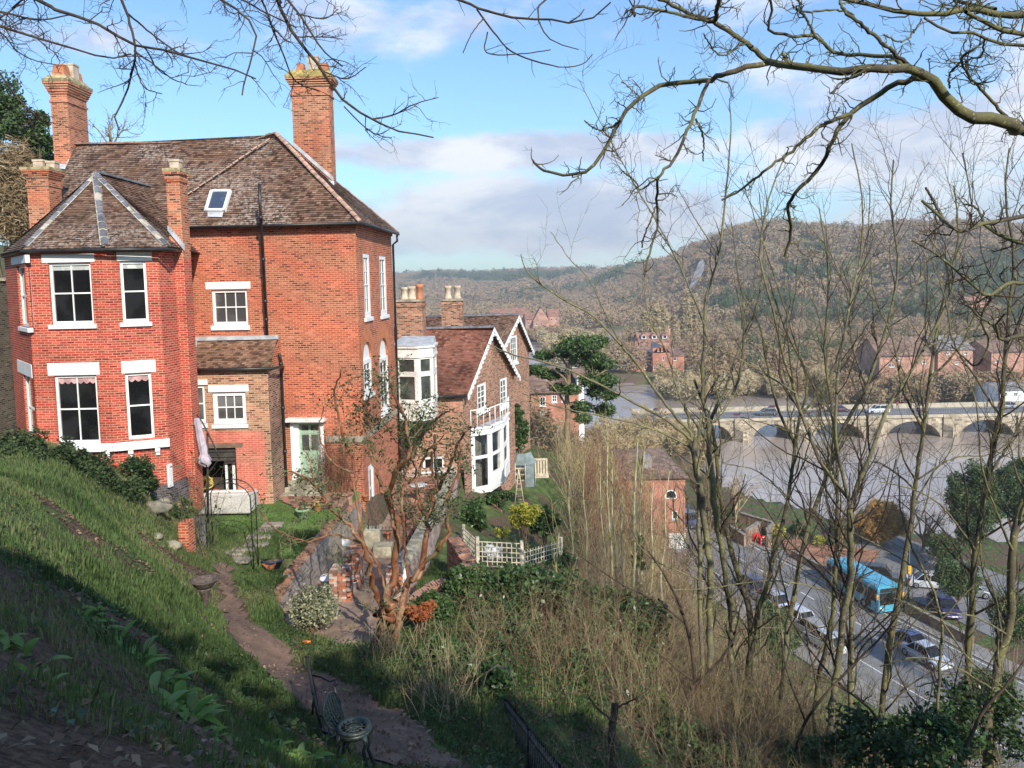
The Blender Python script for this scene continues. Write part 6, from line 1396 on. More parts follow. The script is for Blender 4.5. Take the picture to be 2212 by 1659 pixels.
# bus
def bus():
    p = Vector((gp(1921, 1329).x, gp(1921, 1329).y, ROADZ)); hd = Vector((.22, -.975, 0)).normalized(); o = p-hd*3.9
    t = thing('bus', 'sky blue single-deck bus coming down the road towards the viewer', 'bus', tuple(o), math.atan2(hd.y, hd.x)); l, w = 3.9, 1.22; H_ = 2.85
    B_ = paint((.10, .42, .58)); m = MB(); 
    prof = [(-l, .35, 2.3, .9), (-l+.06, .3, 2.7, .97), (-l+.4, .3, H_, 1), (l-.6, .3, H_, 1), (l-.15, .3, H_-.12, .99), (l, .35, 1.0, .95)]
    vs = []; n = len(prof)
    for x, zb, zt, f in prof: vs += [(x, -w*f, zb), (x, -w*f, 1.25), (x, -w*f*.97, zt-.18), (x, -w*f*.8, zt), (x, w*f*.8, zt), (x, w*f*.97, zt-.18), (x, w*f, 1.25), (x, w*f, zb)]
    fs = [[i*8+k, i*8+(k+1) % 8, (i+1)*8+(k+1) % 8, (i+1)*8+k] for i in range(n-1) for k in range(8)]+[list(range(8))[::-1], [(n-1)*8+k for k in range(8)]]
    m = MB(); prof[-1] = (l, .35, H_-.25, .95); vs[-8:] = [(l, -w*.95, .35), (l+.05, -w*.95, 1.2), (l-.12, -w*.9, H_-.35), (l-.2, -w*.75, H_-.12), (l-.2, w*.75, H_-.12), (l-.12, w*.9, H_-.35), (l+.05, w*.95, 1.2), (l, w*.95, .35)]
    m.add(vs, fs); m.build('body', B_, t, bevel=.04, local=True)
    for s in (-1, 1):
        for k, (a, b) in enumerate(((-l+.25, -l+1.0), (-l+1.08, -l+2.2), (-l+2.28, -l+3.4), (-l+3.48, -l+4.6), (-l+4.68, -l+5.8), (l-1.85, l-1.0), (l-.92, l-.3))):
            q = MB(); q.box(a, b, s*(w+.012)-.02, s*(w+.012)+.02, 1.28, 2.32) if k != 5 else q.box(a, b, s*(w+.012)-.02, s*(w+.012)+.02, .5, 2.32); q.build('side_window', M['glass'], t, local=True)
        for x in (-l+1.5, l-1.9):
            q = MB(); q.lathe([(.45, -.14), (.47, 0), (.45, .14)], n=20, M=Matrix.Translation((x, s*(w-.08), .47)) @ Matrix.Rotation(R(90), 4, 'X')); wh = q.build('wheel', M['tyre'], t, local=True)
            q = MB(); q.lathe([(.28, 0), (.2, -.03), (.08, .02), (0, .02)], n=14, M=Matrix.Translation((x, s*(w+.07), .47)) @ Matrix.Rotation(-R(90)*s, 4, 'X')); q.build('rim', M['rim'], wh, local=True)
        q = MB(); q.box(l-.02, l+.12, s*(w+.16)-.09, s*(w+.16)+.09, 1.65, 2.1); q.build('mirror', M['amber'], t, local=True)
        q = MB(); q.box(l-.02, l+.04, s*.85-.15, s*.85+.15, .62, .82); q.build('headlight', M['head'], t, local=True)
    for k in range(6): q = MB(); q.box(-l+.2, -l+.9, -w-.014, -w+.0, .55+k*.1, .6+k*.1); q.build('vent', M['black'], t, local=True)
    q = MB(); q.hexa([(l+.0, -w*.86, 1.05), (l+.07, -w*.86, 1.05), (l+.07, w*.86, 1.05), (l+.0, w*.86, 1.05), (l-.1, -w*.82, 2.1), (l-.055, -w*.82, 2.1), (l-.055, w*.82, 2.1), (l-.1, w*.82, 2.1)]); q.build('windscreen', M['glass'], t, local=True)
    q = MB(); q.hexa([(l-.1, -w*.8, 2.16), (l-.06, -w*.8, 2.16), (l-.06, w*.8, 2.16), (l-.1, w*.8, 2.16), (l-.16, -w*.72, 2.5), (l-.12, -w*.72, 2.5), (l-.12, w*.72, 2.5), (l-.16, w*.72, 2.5)]); q.build('destination_sign', M['black'], t, local=True)
    q = MB(); q.box(-l+.6, -l+2.6, -.6, .6, H_, H_+.12, tx=.1, ty=.1); q.build('roof_pod', B_, t, local=True)
bus()
# bridge
def bridge():
    Yb, zd = 156.0, -29.5; z0 = WATER-1
    t = thing('stone_bridge', 'pale sandstone river bridge with low segmental arches', 'bridge', (X(1850, Yb, 900), Yb, zd))
    XL, XR = X(1380, Yb, 900), X(2560, Yb, 900); th = 9.5
    arches = [(X(a, Yb, 930), X(b, Yb, 930)) for a, b in ((1500, 1586), (1622, 1716), (1752, 1872), (1910, 2036), (2068, 2196), (2232, 2360))]
    f = Fac((XL, Yb), (XR, Yb)); N_ = 14
    def holes():
        hs = []
        for a, b in arches:
            c = (a+b)/2-XL; r = (b-a)/2; zs = WATER-2.2; hgt = zd-1.1-zs
            hs.append([(c-r, z0+.01), (c+r, z0+.01)]+[(c+r*math.cos(math.pi*k/N_), zs+hgt*math.sin(math.pi*k/N_)**.8) for k in range(N_+1)])
        return hs
    f.wall('spandrel', rect(0, z0, XR-XL, zd-.35), holes(), M['sandstone'], t, depth=th)
    m = MB(); m.box(XL, XR, Yb-.25, Yb+.05, zd-.35, zd+.25); m.box(XL, XR, Yb+th-.3, Yb+th, zd-.35, zd+1.0); m.build('parapet_band', M['bridge_band'], t)
    m = MB(); m.box(XL, XR, Yb+.06, Yb+th-.31, zd-.3, zd); m.build('deck', M['asphalt'], t)
    m = MB(); m.box(XL, XR, Yb+.3, Yb+1.9, zd+.003, zd+.15); m.build('footway', M['pave'], t)
    for i in range(len(arches)-1):
        xm = (arches[i][1]+arches[i+1][0])/2; w_ = (arches[i+1][0]-arches[i][1])/2
        m = MB(); m.hexa([(xm-w_, Yb-.26, z0), (xm-w_*.3, Yb-2.2, z0), (xm+w_*.3, Yb-2.2, z0), (xm+w_, Yb-.26, z0), (xm-w_, Yb-.26, zd-1.8), (xm-w_*.2, Yb-1.6, zd-2.2), (xm+w_*.2, Yb-1.6, zd-2.2), (xm+w_, Yb-.26, zd-1.8)]); m.build('cutwater', M['sandstone'], t)
        m = MB(); m.box(xm-w_, xm+w_, Yb-.4, Yb-.252, zd-1.8, zd+.2); m.build('pier_face', M['sandstone'], t)
    r = thing('bridge_railing', 'long thin black railing along the near side of the bridge deck', 'railing', (XL, Yb, zd))
    m = MB()
    for z in (.35, 1.25): m.tube([(XL, Yb-.1, zd+z), (XR, Yb-.1, zd+z)], .03, 4)
    m.build('rail', M['black'], r)
    m = MB(); n = int((XR-XL)/.5)
    for k in range(n): x = XL+k*.5; m.box(x-.012, x+.012, Yb-.112, Yb-.088, zd+.25, zd+1.25)
    tag(m.build('bars', M['black'], r), kind='stuff')
    for i, px in enumerate((1404, 1438, 1494, 1541, 1591, 1700, 1742, 1800, 1985, 2040)):
        x = X(px, Yb, 890); bx = thing('flower_trough', 'maroon flower trough hung on the bridge railing, number '+'one two three four five six seven eight nine ten'.split()[i]+' from the left', 'planter', (x, Yb, zd+.8), 0, 'flower troughs on the bridge'); m = MB(); dy = 8.6 if i % 2 else -.35; m.box(x-.6, x+.6, Yb+dy, Yb+dy+.3, zd+.9, zd+1.25, tx=-.04, ty=-.04); m.build('trough', M['maroon'] if 'maroon' in M else M.setdefault('maroon', plain('maroon_plastic', (.10, .015, .04), .5)), bx)
    for i, px in enumerate((1519, 1700, 1966, 2130)):
        x = X(px, Yb+th, 880); t2 = thing('lamp_post', ('first', 'second', 'third', 'last')[i]+' tall dark lamp post along the far side of the bridge', 'lamp post', (x, Yb+th, zd), 0, 'lamp posts on the bridge'); m = MB(); m.tube([(x, Yb+th-.5, zd), (x, Yb+th-.5, zd+6.5)], [.09, .05], 6); m.build('pole', M['black'], t2); m = MB(); m.box(x-.2, x+.2, Yb+th-.9, Yb+th-.4, zd+6.4, zd+6.6); m.build('lantern', M['hip_stone'], t2)
    yr = Yb+4.2
    car(Vector((X(1655, yr, 890), yr, zd+.02)), (-1, .02), (.10, .10, .11), 'grey estate car crossing the bridge above the second arch', kind='estate', L=4.5, group='cars on the bridge')
    car(Vector((X(1813, yr+2.4, 890), yr+2.4, zd+.02)), (1, .02), (.10, .03, .06), 'dark red car on the bridge left of the white one', group='cars on the bridge')
    car(Vector((X(1896, yr, 890), yr, zd+.02)), (-1, .02), (.72, .72, .72), 'white off-road car in the middle of the bridge', kind='suv', L=4.6, H=1.7, group='cars on the bridge')
    car(Vector((X(2180, yr+2.4, 880), yr+2.4, zd+.02)), (1, .02), (.3, .3, .33), 'grey car at the far right end of the bridge', group='cars on the bridge')
    return Yb, zd
Yb, zd = bridge()
def person(x, y, z, cols, lab, lean=0, arm=.2):
    t = thing('person', lab, 'person', (x, y, z)); hh = 1.72
    def skin(name, vs, ed, rad, mat):
        me = bpy.data.meshes.new(name); me.from_pydata([Vector(v) for v in vs], ed, []); me.materials.append(mat); bm = bmesh.new(); bm.from_mesh(me); ly = bm.verts.layers.skin.verify(); bm.verts.ensure_lookup_table()
        for i, v in enumerate(bm.verts): v[ly].radius = (rad[i], rad[i]); v[ly].use_root = (i == 0)
        bm.to_mesh(me); bm.free(); o = bpy.data.objects.new(name, me); COL.objects.link(o); o.parent = t; o.modifiers.new('skin', 'SKIN'); s = o.modifiers.new('subdivision', 'SUBSURF'); s.levels = s.render_levels = 1; return o
    V = [(0, 0, .95), (0, 0, 1.2), (0, 0, 1.42), (0, 0, 1.52), (0, -.02, 1.64), (.2, 0, 1.40), (.26, 0, 1.1), (.28, -arm, .88), (-.2, 0, 1.40), (-.26, 0, 1.1), (-.26, -arm, .88), (.1, 0, .9), (.12, -.12, .5), (.12, -.02, .06), (.12, -.16, .03), (-.1, 0, .9), (-.11, .1, .5), (-.11, .22, .08), (-.11, .1, .03)]
    E = [(0, 1), (1, 2), (2, 3), (3, 4), (2, 5), (5, 6), (6, 7), (2, 8), (8, 9), (9, 10), (0, 11), (11, 12), (12, 13), (13, 14), (0, 15), (15, 16), (16, 17), (17, 18)]
    Rr = [.16, .15, .17, .06, .105, .07, .05, .04, .07, .05, .04, .10, .07, .05, .04, .10, .07, .05, .04]
    skin('body', V, E, Rr, plain('dark_trousers', cols[0], .8))
    skin('coat', [(0, 0, .85), (0, 0, 1.1), (0, 0, 1.4), (.2, 0, 1.38), (.27, 0, 1.1), (-.2, 0, 1.38), (-.27, 0, 1.1)], [(0, 1), (1, 2), (2, 3), (3, 4), (2, 5), (5, 6)], [.2, .18, .18, .085, .07, .085, .07], plain('coat_cloth', cols[1], .8))
    m = MB(); m.blob((x, y+.01, z+1.70), (.11, .12, .10), 8, 6, .05, seed=3); m.build('hair', M['bark_dark'], t)
person(X(1429, Yb+1.2, 893), Yb+1.2, zd+.15, ((.05, .05, .06), (.10, .13, .10)), 'person in a dark green coat, left of two walkers on the bridge')
person(X(1438, Yb+1.3, 893), Yb+1.3, zd+.15, ((.06, .05, .05), (.50, .24, .06)), 'person in an orange coat, right of two walkers on the bridge')
person(X(1938, Yb+8, 893), Yb+8, zd+.15, ((.04, .04, .05), (.45, .05, .04)), 'person in a red coat alone on the far footway of the bridge')
# houses of the lower town
def house(name, lab, cat, px0, px1, Y, dep, zb, ye, yr_, wall, roofm, wins=(), hip=0, grp=None, ridge_along=True, dorm=0, seed=0, chim=(), yw='white', band=None):
    """frontal block: pixel x range at depth Y, eave/ridge heights by pixel rows, windows as pixel boxes (x0,y0,x1,y1,cols,rows)"""
    xa, xb = X(px0, Y, ye), X(px1, Y, ye); pm = (px0+px1)/2; ze = at(pm, ye, Y).z; zr = at(pm, yr_, Y+dep/2).z
    t = thing(name, lab, cat, ((xa+xb)/2, Y, zb), 0, grp); f = Fac((xa, Y), (xb, Y)); bx = [f.box(*q[:4]) for q in wins]
    f.wall('wall', rect(0, zb, f.L, ze), [rect(*b) for b in bx], M[wall], t)
    m = MB(); m.poly([(xb, Y, zb), (xb, Y+dep, zb), (xb, Y+dep, ze), (xb, Y, ze)]); m.poly([(xa, Y+dep, zb), (xa, Y, zb), (xa, Y, ze), (xa, Y+dep, ze)]); m.poly([(xb, Y+dep, zb), (xa, Y+dep, zb), (xa, Y+dep, ze), (xb, Y+dep, ze)])
    if not hip and ridge_along:
        m.poly([(xb, Y, ze), (xb, Y+dep, ze), (xb, Y+dep/2, zr)]); m.poly([(xa, Y+dep, ze), (xa, Y, ze), (xa, Y+dep/2, zr)])
    if not ridge_along: m.poly([(xa, Y, ze), (xb, Y, ze), ((xa+xb)/2, Y, zr)])
    m.build('wall', M[wall], t)
    for b, q in zip(bx, wins): sash(f, b, q[4], q[5], t, rec=.06, fw=.09, bar=.05, sill=(.05, .1), white=yw, mid=False)
    r = MB(); o = .35
    if ridge_along:
        h_ = hip*dep/2
        a, b, c, d = Vector((xa-o, Y-o, ze-.1)), Vector((xb+o, Y-o, ze-.1)), Vector((xb+o, Y+dep+o, ze-.1)), Vector((xa-o, Y+dep+o, ze-.1)); e, g = Vector((xa+h_-(0 if hip else o), Y+dep/2, zr+.1)), Vector((xb-h_+(0 if hip else o), Y+dep/2, zr+.1))
        for q in ([a, b, g, e], [c, d, e, g], [b, c, g], [d, a, e]):
            if len(q) == 4: roof(r, q, .3, lift=.04, seed=seed)
            elif hip: roof(r, q, .3, lift=.04, seed=seed+1)
    else:
        xm = (xa+xb)/2; roof(r, [Vector((xa-o, Y-o, ze-.1)), Vector((xa-o, Y+dep, ze-.1)), Vector((xm, Y+dep, zr)), Vector((xm, Y-o, zr))], .3, lift=.04); roof(r, [Vector((xb+o, Y-o, ze-.1)), Vector((xb+o, Y+dep, ze-.1)), Vector((xm, Y+dep, zr)), Vector((xm, Y-o, zr))], .3, lift=.04)
    r.build('roof', M[roofm], t)
    for px in chim: x = X(px, Y+dep/2, yr_); m = MB(); m.box(x-.5, x+.5, Y+dep/2-.4, Y+dep/2+.4, zr-.8, zr+1.6); m.build('chimney', M[wall], t)
    for k in range(dorm):
        x = xa+(xb-xa)*(k+.5)/dorm; zq = ze+(zr-ze)*.35; m = MB(); m.box(x-.9, x+.9, Y+dep*.1, Y+dep*.4, zq, zq+1.3); dm = m.build('dormer', M['white'], t); m = MB(); m.poly([(x-1.2, Y+dep*.08, zq+1.2), (x+1.2, Y+dep*.08, zq+1.2), (x, Y+dep*.1, zq+2.2)]); m.poly([(x-1.2, Y+dep*.08, zq+1.2), (x, Y+dep*.08, zq+2.2), (x, Y+dep*.5, zq+2.2), (x-1.2, Y+dep*.45, zq+1.2)]); m.poly([(x+1.2, Y+dep*.08, zq+1.2), (x, Y+dep*.08, zq+2.2), (x, Y+dep*.5, zq+2.2), (x+1.2, Y+dep*.45, zq+1.2)]); m.build('dormer_roof', M[roofm], dm); m = MB(); m.poly([(x-.6, Y+dep*.1-.01, zq+.2), (x+.6, Y+dep*.1-.01, zq+.2), (x+.6, Y+dep*.1-.01, zq+1.1), (x-.6, Y+dep*.1-.01, zq+1.1)]); m.build('pane', M['glass'], dm)
    return t, f, xa, xb, ze, zr
for k, c1_, c2_ in (('roof_brown', (.25, .16, .12), (.31, .21, .16)), ('roof_grey', (.26, .24, .24), (.33, .31, .31)), ('roof_orange', (.40, .20, .14), (.46, .26, .19))): M[k] = brick(k, c1_, c2_, (.12, .09, .08), .7, size=(.5, 1.), msize=.01, uv=True, odd=.3, bstr=.1)
M['brick_salmon'] = brick('salmon_brick', (.52, .24, .16), (.56, .29, .21), (.5, .34, .26), .8, odd=.15)
M['brick_scar'] = brick('scarlet_brick', (.50, .15, .09), (.53, .19, .12), (.45, .28, .2), .8, odd=.15)
t, f, xa, xb, ze, zr = house('corner_house', 'brick house with hipped brown roof and arched window where road meets river', 'house', 1270, 1480, 87, 15, -31.6, 1032, 972, 'brick_low', 'roof_brown', [(1372, 1112, 1392, 1128, 2, 2), (1452, 1104, 1464, 1122, 2, 2)], hip=.8, seed=41)
bb = f.box(1436, 1058, 1462, 1077); m = MB(); A_ = arch(*bb); m.poly([f.P(u, z, .03) for u, z in A_]); w_ = m.build('window', M['white'], t); m = MB(); A_ = arch(bb[0]+.12, bb[1]+.1, bb[2]-.12, bb[3]-.12); m.poly([f.P(u, z, .045) for u, z in A_]); m.build('pane', M['glass'], w_)
b1_ = f.box(1445, 1152, 1481, 1197); m = MB(); f.fbox(m, b1_[0], b1_[2], -31.6, b1_[3], 0, .06); m.build('white_base', M['white'], t)
x = X(1399, 90, 978); m = MB(); m.box(x-.5, x+.4, 89.5, 91, zr-1.4, zr+.2); m.build('roof_vent', M['roof_grey'], t)
house('terraced_house', 'brick house with grey-brown roof and white windows behind the pine', 'house', 1147, 1250, 80, 11, -24, 846, 809, 'brick_low', 'roof_brown', [(1166, 857, 1179, 877, 2, 2), (1192, 853, 1203, 869, 2, 2), (1213, 851, 1224, 868, 2, 2), (1167, 885, 1181, 897, 2, 1), (1236, 880, 1245, 886, 2, 1)], seed=43)
house('white_gable', 'tall narrow white rendered building end beside the pine', 'house', 1246, 1261, 81, 8, -26, 812, 800, 'stone_white', 'roof_brown', seed=44)
house('red_house', 'scarlet brick house whose gable has pairs of white windows, across the flood', 'house', 1410, 1447, 264, 16, -34.5, 762, 741, 'brick_scar', 'roof_grey', [(1420, 752, 1424, 759, 1, 2), (1428, 751, 1432, 759, 1, 2), (1431, 770, 1435, 778, 1, 2), (1409.5+2, 790, 1415, 798, 1, 2), (1425, 790, 1430, 797, 1, 2)], ridge_along=False, chim=())
house('red_house', 'low scarlet brick wing left of the gabled red house', 'house', 1362, 1409, 268, 12, -34.5, 778, 747, 'brick_scar', 'roof_brown', [(1366, 786, 1371, 794, 1, 2), (1392, 786, 1397, 798, 1, 2)], chim=(1402, 1374))
house('red_house', 'brick wing with one white window right of the gabled red house', 'house', 1448, 1478, 270, 12, -34.5, 768, 752, 'brick_low', 'roof_brown', [(1455, 771, 1461, 779, 1, 2)])
house('dormer_house', 'brick house with three white gabled dormers behind the red houses', 'house', 1381, 1449, 300, 14, -34.5, 738, 719, 'brick_salmon', 'roof_orange', dorm=3, chim=(1446,))
g3 = 'old town houses above the far river bend'
for i, (a, b, ye, yr_, Y, wl, along) in enumerate(((1104, 1140, 678, 665, 470, 'brick_salmon', True), (1152, 1186, 692, 662, 455, 'brick_salmon', False), (1184, 1208, 682, 668, 465, 'brick_salmon', True), (1060, 1098, 676, 667, 500, 'brick_salmon', True), (1135, 1156, 690, 676, 460, 'brick_salmon', True))):
    house('brick_house', ('long roofed salmon brick house left of the far gable', 'tall gabled salmon brick house at the far river bend', 'salmon brick house right of the far tall gable', 'low orange roofed building just above the white gable boards', 'small brick link between the far gabled house and its neighbour')[i], 'house', a, b, Y, 18, -35, ye, yr_, wl, 'roof_orange', [(a+6, ye+6, a+9, ye+11, 1, 1), (a+16, ye+6, a+19, ye+11, 1, 1)], ridge_along=along, grp=g3, seed=60+i)
house('brick_mill', 'long brown roofed brick mill across the river behind the bridge', 'mill', 1900, 2026, 206, 14, -35, 768, 728, 'brick_salmon', 'roof_brown', [(1935, 772, 1944, 779, 2, 2), (1921, 786, 1932, 793, 2, 2), (1992, 779, 2000, 786, 2, 2)], seed=71)
house('brick_mill', 'taller pale grey roofed block of the mill with small white windows', 'mill', 2027, 2102, 205, 14, -35, 755, 725, 'brick_salmon', 'roof_grey', [(2044, 760, 2051, 766, 2, 2), (2082, 760, 2089, 766, 2, 2), (2063, 780, 2070, 787, 2, 2), (2088, 780, 2095, 787, 2, 2)], seed=72)
house('brick_mill', 'partly hidden salmon brick block at the right frame edge', 'mill', 2142, 2212, 210, 14, -35, 760, 735, 'brick_salmon', 'roof_brown', [(2150, 776, 2157, 783, 2, 2), (2166, 776, 2173, 783, 2, 2)], seed=73)
house('white_cottage', 'white rendered cottage at the right end of the bridge', 'house', 2160, 2225, 180, 10, -35, 842, 826, 'stone_white', 'roof_grey', [(2168, 848, 2176, 856, 2, 2), (2190, 848, 2198, 856, 2, 2)], seed=74)
house('stone_barn', 'low dark brick shed beside the water left of the mill', 'shed', 1820, 1880, 214, 8, -35, 812, 800, 'brick_dark', 'roof_brown', seed=75)
house('orange_roof_house', 'house with a bright orange roof halfway up the wooded hill', 'house', 2098, 2140, 420, 14, -20, 652, 640, 'brick_salmon', 'roof_orange', seed=76)
# ---------------------------------------------------------------- vegetation tools
def npproj(P):
    A_ = np.array(CAMROT.transposed()); v = P @ A_.T; x = v[:, 0]/-v[:, 2]; y = v[:, 1]/-v[:, 2]
    return W_PX/2+x*F_PX, H_PX/2-(y-SHIFT*W_PX/F_PX)*F_PX
def tubes(paths, radii, sides=4):
    N_, K = paths.shape[:2]; T = np.empty_like(paths); T[:, 1:-1] = paths[:, 2:]-paths[:, :-2]; T[:, 0] = paths[:, 1]-paths[:, 0]; T[:, -1] = paths[:, -1]-paths[:, -2]
    T /= np.linalg.norm(T, axis=2)[..., None]+1e-9; ref = np.zeros((N_, 1, 3)); m_ = np.abs(T[:, 0, 0]) > .7; ref[:, 0, 0] = ~m_; ref[:, 0, 1] = m_
    a = ref-T*(ref*T).sum(2)[..., None]; a /= np.linalg.norm(a, axis=2)[..., None]+1e-9; b = np.cross(T, a)
    th = np.arange(sides)*2*np.pi/sides
    V = paths[:, :, None, :]+radii[:, :, None, None]*(a[:, :, None, :]*np.cos(th)[None, None, :, None]+b[:, :, None, :]*np.sin(th)[None, None, :, None])
    i = np.arange(N_*K*sides).reshape(N_, K, sides); j = np.roll(i, -1, 2)
    return V.reshape(-1, 3), np.stack([i[:, :-1], j[:, :-1], j[:, 1:], i[:, 1:]], -1).reshape(-1, 4)
def spawn(paths, radii, rng, dens=3, L=(.3, .8), ang=(30, 70), up=.1, K=5, rf=.6, wob=.25, t0=.1, rmin=.002, rel=None, droop=0., rmax=1.):
    N_, Kp = paths.shape[:2]; Lp = np.linalg.norm(np.diff(paths, axis=1), axis=2).sum(1); n = rng.poisson(Lp*dens)
    k = np.repeat(np.arange(N_), n); M_ = len(k)
    if M_ == 0: return np.zeros((0, K, 3)), np.zeros((0, K))
    t = rng.uniform(t0, 1, M_)*(Kp-1); i = np.minimum(t.astype(int), Kp-2); f = (t-i)[:, None]
    p = paths[k, i]*(1-f)+paths[k, i+1]*f; tan = paths[k, i+1]-paths[k, i]; tan /= np.linalg.norm(tan, axis=1)[:, None]+1e-9
    r = radii[k, i]*(1-f[:, 0])+radii[k, i+1]*f[:, 0]
    q = rng.normal(size=(M_, 3)); q -= tan*(q*tan).sum(1)[:, None]; q /= np.linalg.norm(q, axis=1)[:, None]
    a = np.radians(rng.uniform(*ang, M_))[:, None]; d = tan*np.cos(a)+q*np.sin(a); d[:, 2] += up; d /= np.linalg.norm(d, axis=1)[:, None]
    ln = rng.uniform(*L, M_)
    if rel is not None: ln = Lp[k]*rel*rng.uniform(.5, 1.1, M_)*(1-.55*t/(Kp-1))
    P = np.empty((M_, K, 3)); P[:, 0] = p
    for s in range(1, K):
        d = d+rng.normal(size=(M_, 3))*wob; d[:, 2] += up*.5-droop; d /= np.linalg.norm(d, axis=1)[:, None]; P[:, s] = P[:, s-1]+d*(ln/(K-1))[:, None]
    r0 = np.clip(r*rf, rmin, rmax); return P, r0[:, None]*np.linspace(1, .4, K)[None]
def catmull(pts, n):
    pts = np.asarray(pts, float); d = np.r_[0, np.cumsum(np.linalg.norm(np.diff(pts[:, :3], axis=0), axis=1))]; t = np.linspace(0, d[-1], n); out = np.empty((n, pts.shape[1]))
    P = np.vstack([2*pts[0]-pts[1], pts, 2*pts[-1]-pts[-2]])
    for i, tt in enumerate(t):
        k = min(np.searchsorted(d, tt, 'right')-1, len(pts)-2); u = (tt-d[k])/(d[k+1]-d[k]+1e-9); a, b, c, e = P[k], P[k+1], P[k+2], P[k+3]
        out[i] = .5*((2*b)+(-a+c)*u+(2*a-5*b+4*c-e)*u*u+(-a+3*b-3*c+e)*u**3)
    return out
def limbs_px(lst, Y, n=22, seed=1, wob=.03, root=False, yj=.6, wk=1.):
    """pixel-traced limbs [(px,py,width px)...] at depth Y (with a little depth wander) -> paths, radii"""
    rng = np.random.RandomState(seed); P = []; Rr = []
    for l in lst:
        if not root and not (0 <= l[0][0] <= W_PX and l[0][1] >= 0) and l[0][1] < 1500:      # carry the limb on outside the picture
            ux, uy = l[0][0]-l[1][0], l[0][1]-l[1][1]; uu = math.hypot(ux, uy); l = [(l[0][0]+ux/uu*520, l[0][1]+uy/uu*420, l[0][2]*1.6)]+list(l)
        dy = np.cumsum(rng.normal(size=len(l)))*yj*.3 if len(l) > 1 else [0]; dy = dy-dy[0]; y0 = Y
        q = []
        for (px, py, w_), d in zip(l, dy): p = at(px, py, y0+d); q.append((p.x, p.y, p.z, w_*wk*(y0+d)/F_PX/2))
        if root and l[0][2] > 12:
            g = gz(q[0][0], q[0][1]); 
            if q[0][2] > g: q.insert(0, (q[0][0]+.15, q[0][1], g-.3, q[0][3]*1.25))
        c = catmull(q, n); c[1:, :3] += rng.normal(size=(n-1, 3))*wob*np.clip(c[1:, 3:4]*6, .12, 1); P.append(c[:, :3]); Rr.append(np.clip(c[:, 3], .0015, None))
    return np.array(P), np.array(Rr)
def bare_tree(name, label, cat, P, Rr, levels, mat, twigmat=None, seed=1, group=None, sides=8, parts=('trunk', 'branches'), tsides=4):
    rng = np.random.RandomState(seed); t = thing(name, label, cat, tuple(P[0][0]), 0, group)
    V, Fq = tubes(P, Rr, sides); np_mesh(parts[0], V, Fq, M[mat], t, smooth=True)
    Vs, Fs, off = [], [], 0; cur = (P, Rr)
    for i, lv in enumerate(levels):
        src = cur if not lv.pop('from0', False) else (P, Rr)
        nx = spawn(src[0], src[1], rng, **lv); cur = nx
        if len(nx[0]) == 0: continue
        V, Fq = tubes(nx[0], nx[1], tsides if i == 0 else 3); Vs.append(V); Fs.append(Fq+off); off += len(V)
    if Vs: np_mesh(parts[1], np.vstack(Vs), np.vstack(Fs), M[twigmat or mat], t)
    return t, cur
def veg_leaves(name, C, size, mat, parent=None, seed=1, elong=1.6, droop=0., up=None):
    rng = np.random.RandomState(seed); V, Fq, rnd = leaf_quads(C, size, rng, elong, droop, up); return np_mesh(name, V, Fq, M[mat], parent, rnd)
def clumps(rng, c, r, n, rr_):       # lumpy crown: centres of sub-clumps inside an ellipsoid
    d = rng.normal(size=(n, 3)); d /= np.linalg.norm(d, axis=1)[:, None]; d *= rng.uniform(.25, 1, n)[:, None]**.6
    return np.array(c)+d*np.array(r), np.repeat(rng.uniform(.6, 1.3, n)[:, None]*rr_, 3, 1)
def bush(name, label, cat, px, py, Y, rx, rz, n, size, mat, seed=1, ry=None, dense=26, group=None, stems=True, elong=1.6, zc=None):
    """leafy shrub: centre pixel at depth Y, radii in metres"""
    rng = np.random.RandomState(seed); ry = ry or rx*.8
    if Y < 0: x_, y_ = on(px, py, -Y, 60); p = Vector((x_, y_+ry*.3, gz(x_, y_)+rz*.45)); Y = y_
    else: p = at(px, py, Y)
    t = thing(name, label, cat, (p.x, p.y, p.z-rz), 0, group)
    C, rd_ = clumps(rng, (p.x, p.y, p.z), (rx*.8, ry*.8, rz*.8), dense, min(rx, rz)*.38); k = rng.choice(dense, n); d = rng.normal(size=(n, 3)); d /= np.linalg.norm(d, axis=1)[:, None]; d *= rng.uniform(.45, 1, n)[:, None]
    veg_leaves('foliage', C[k]+d*rd_[k], size, mat, t, seed, elong)
    if stems:
        g_ = gz(p.x, p.y)-.1 if Y < 55 and 'climb' not in label and 'hang' not in label else 99; S_ = np.zeros((14, 5, 3)); 
        for i in range(14): a = np.array([p.x+rng.uniform(-.15, .15), p.y, min(p.z-rz*1.15, g_)]); b = C[rng.randint(dense)]; S_[i] = a+(b-a)*np.linspace(0, 1, 5)[:, None]+rng.normal(size=(5, 3))*.03
        V, Fq = tubes(S_, np.repeat(np.linspace(.02, .008, 5)[None], 14, 0)*max(1, Y/25), 4); np_mesh('stems', V, Fq, M['bark_brown'], t)
    return t
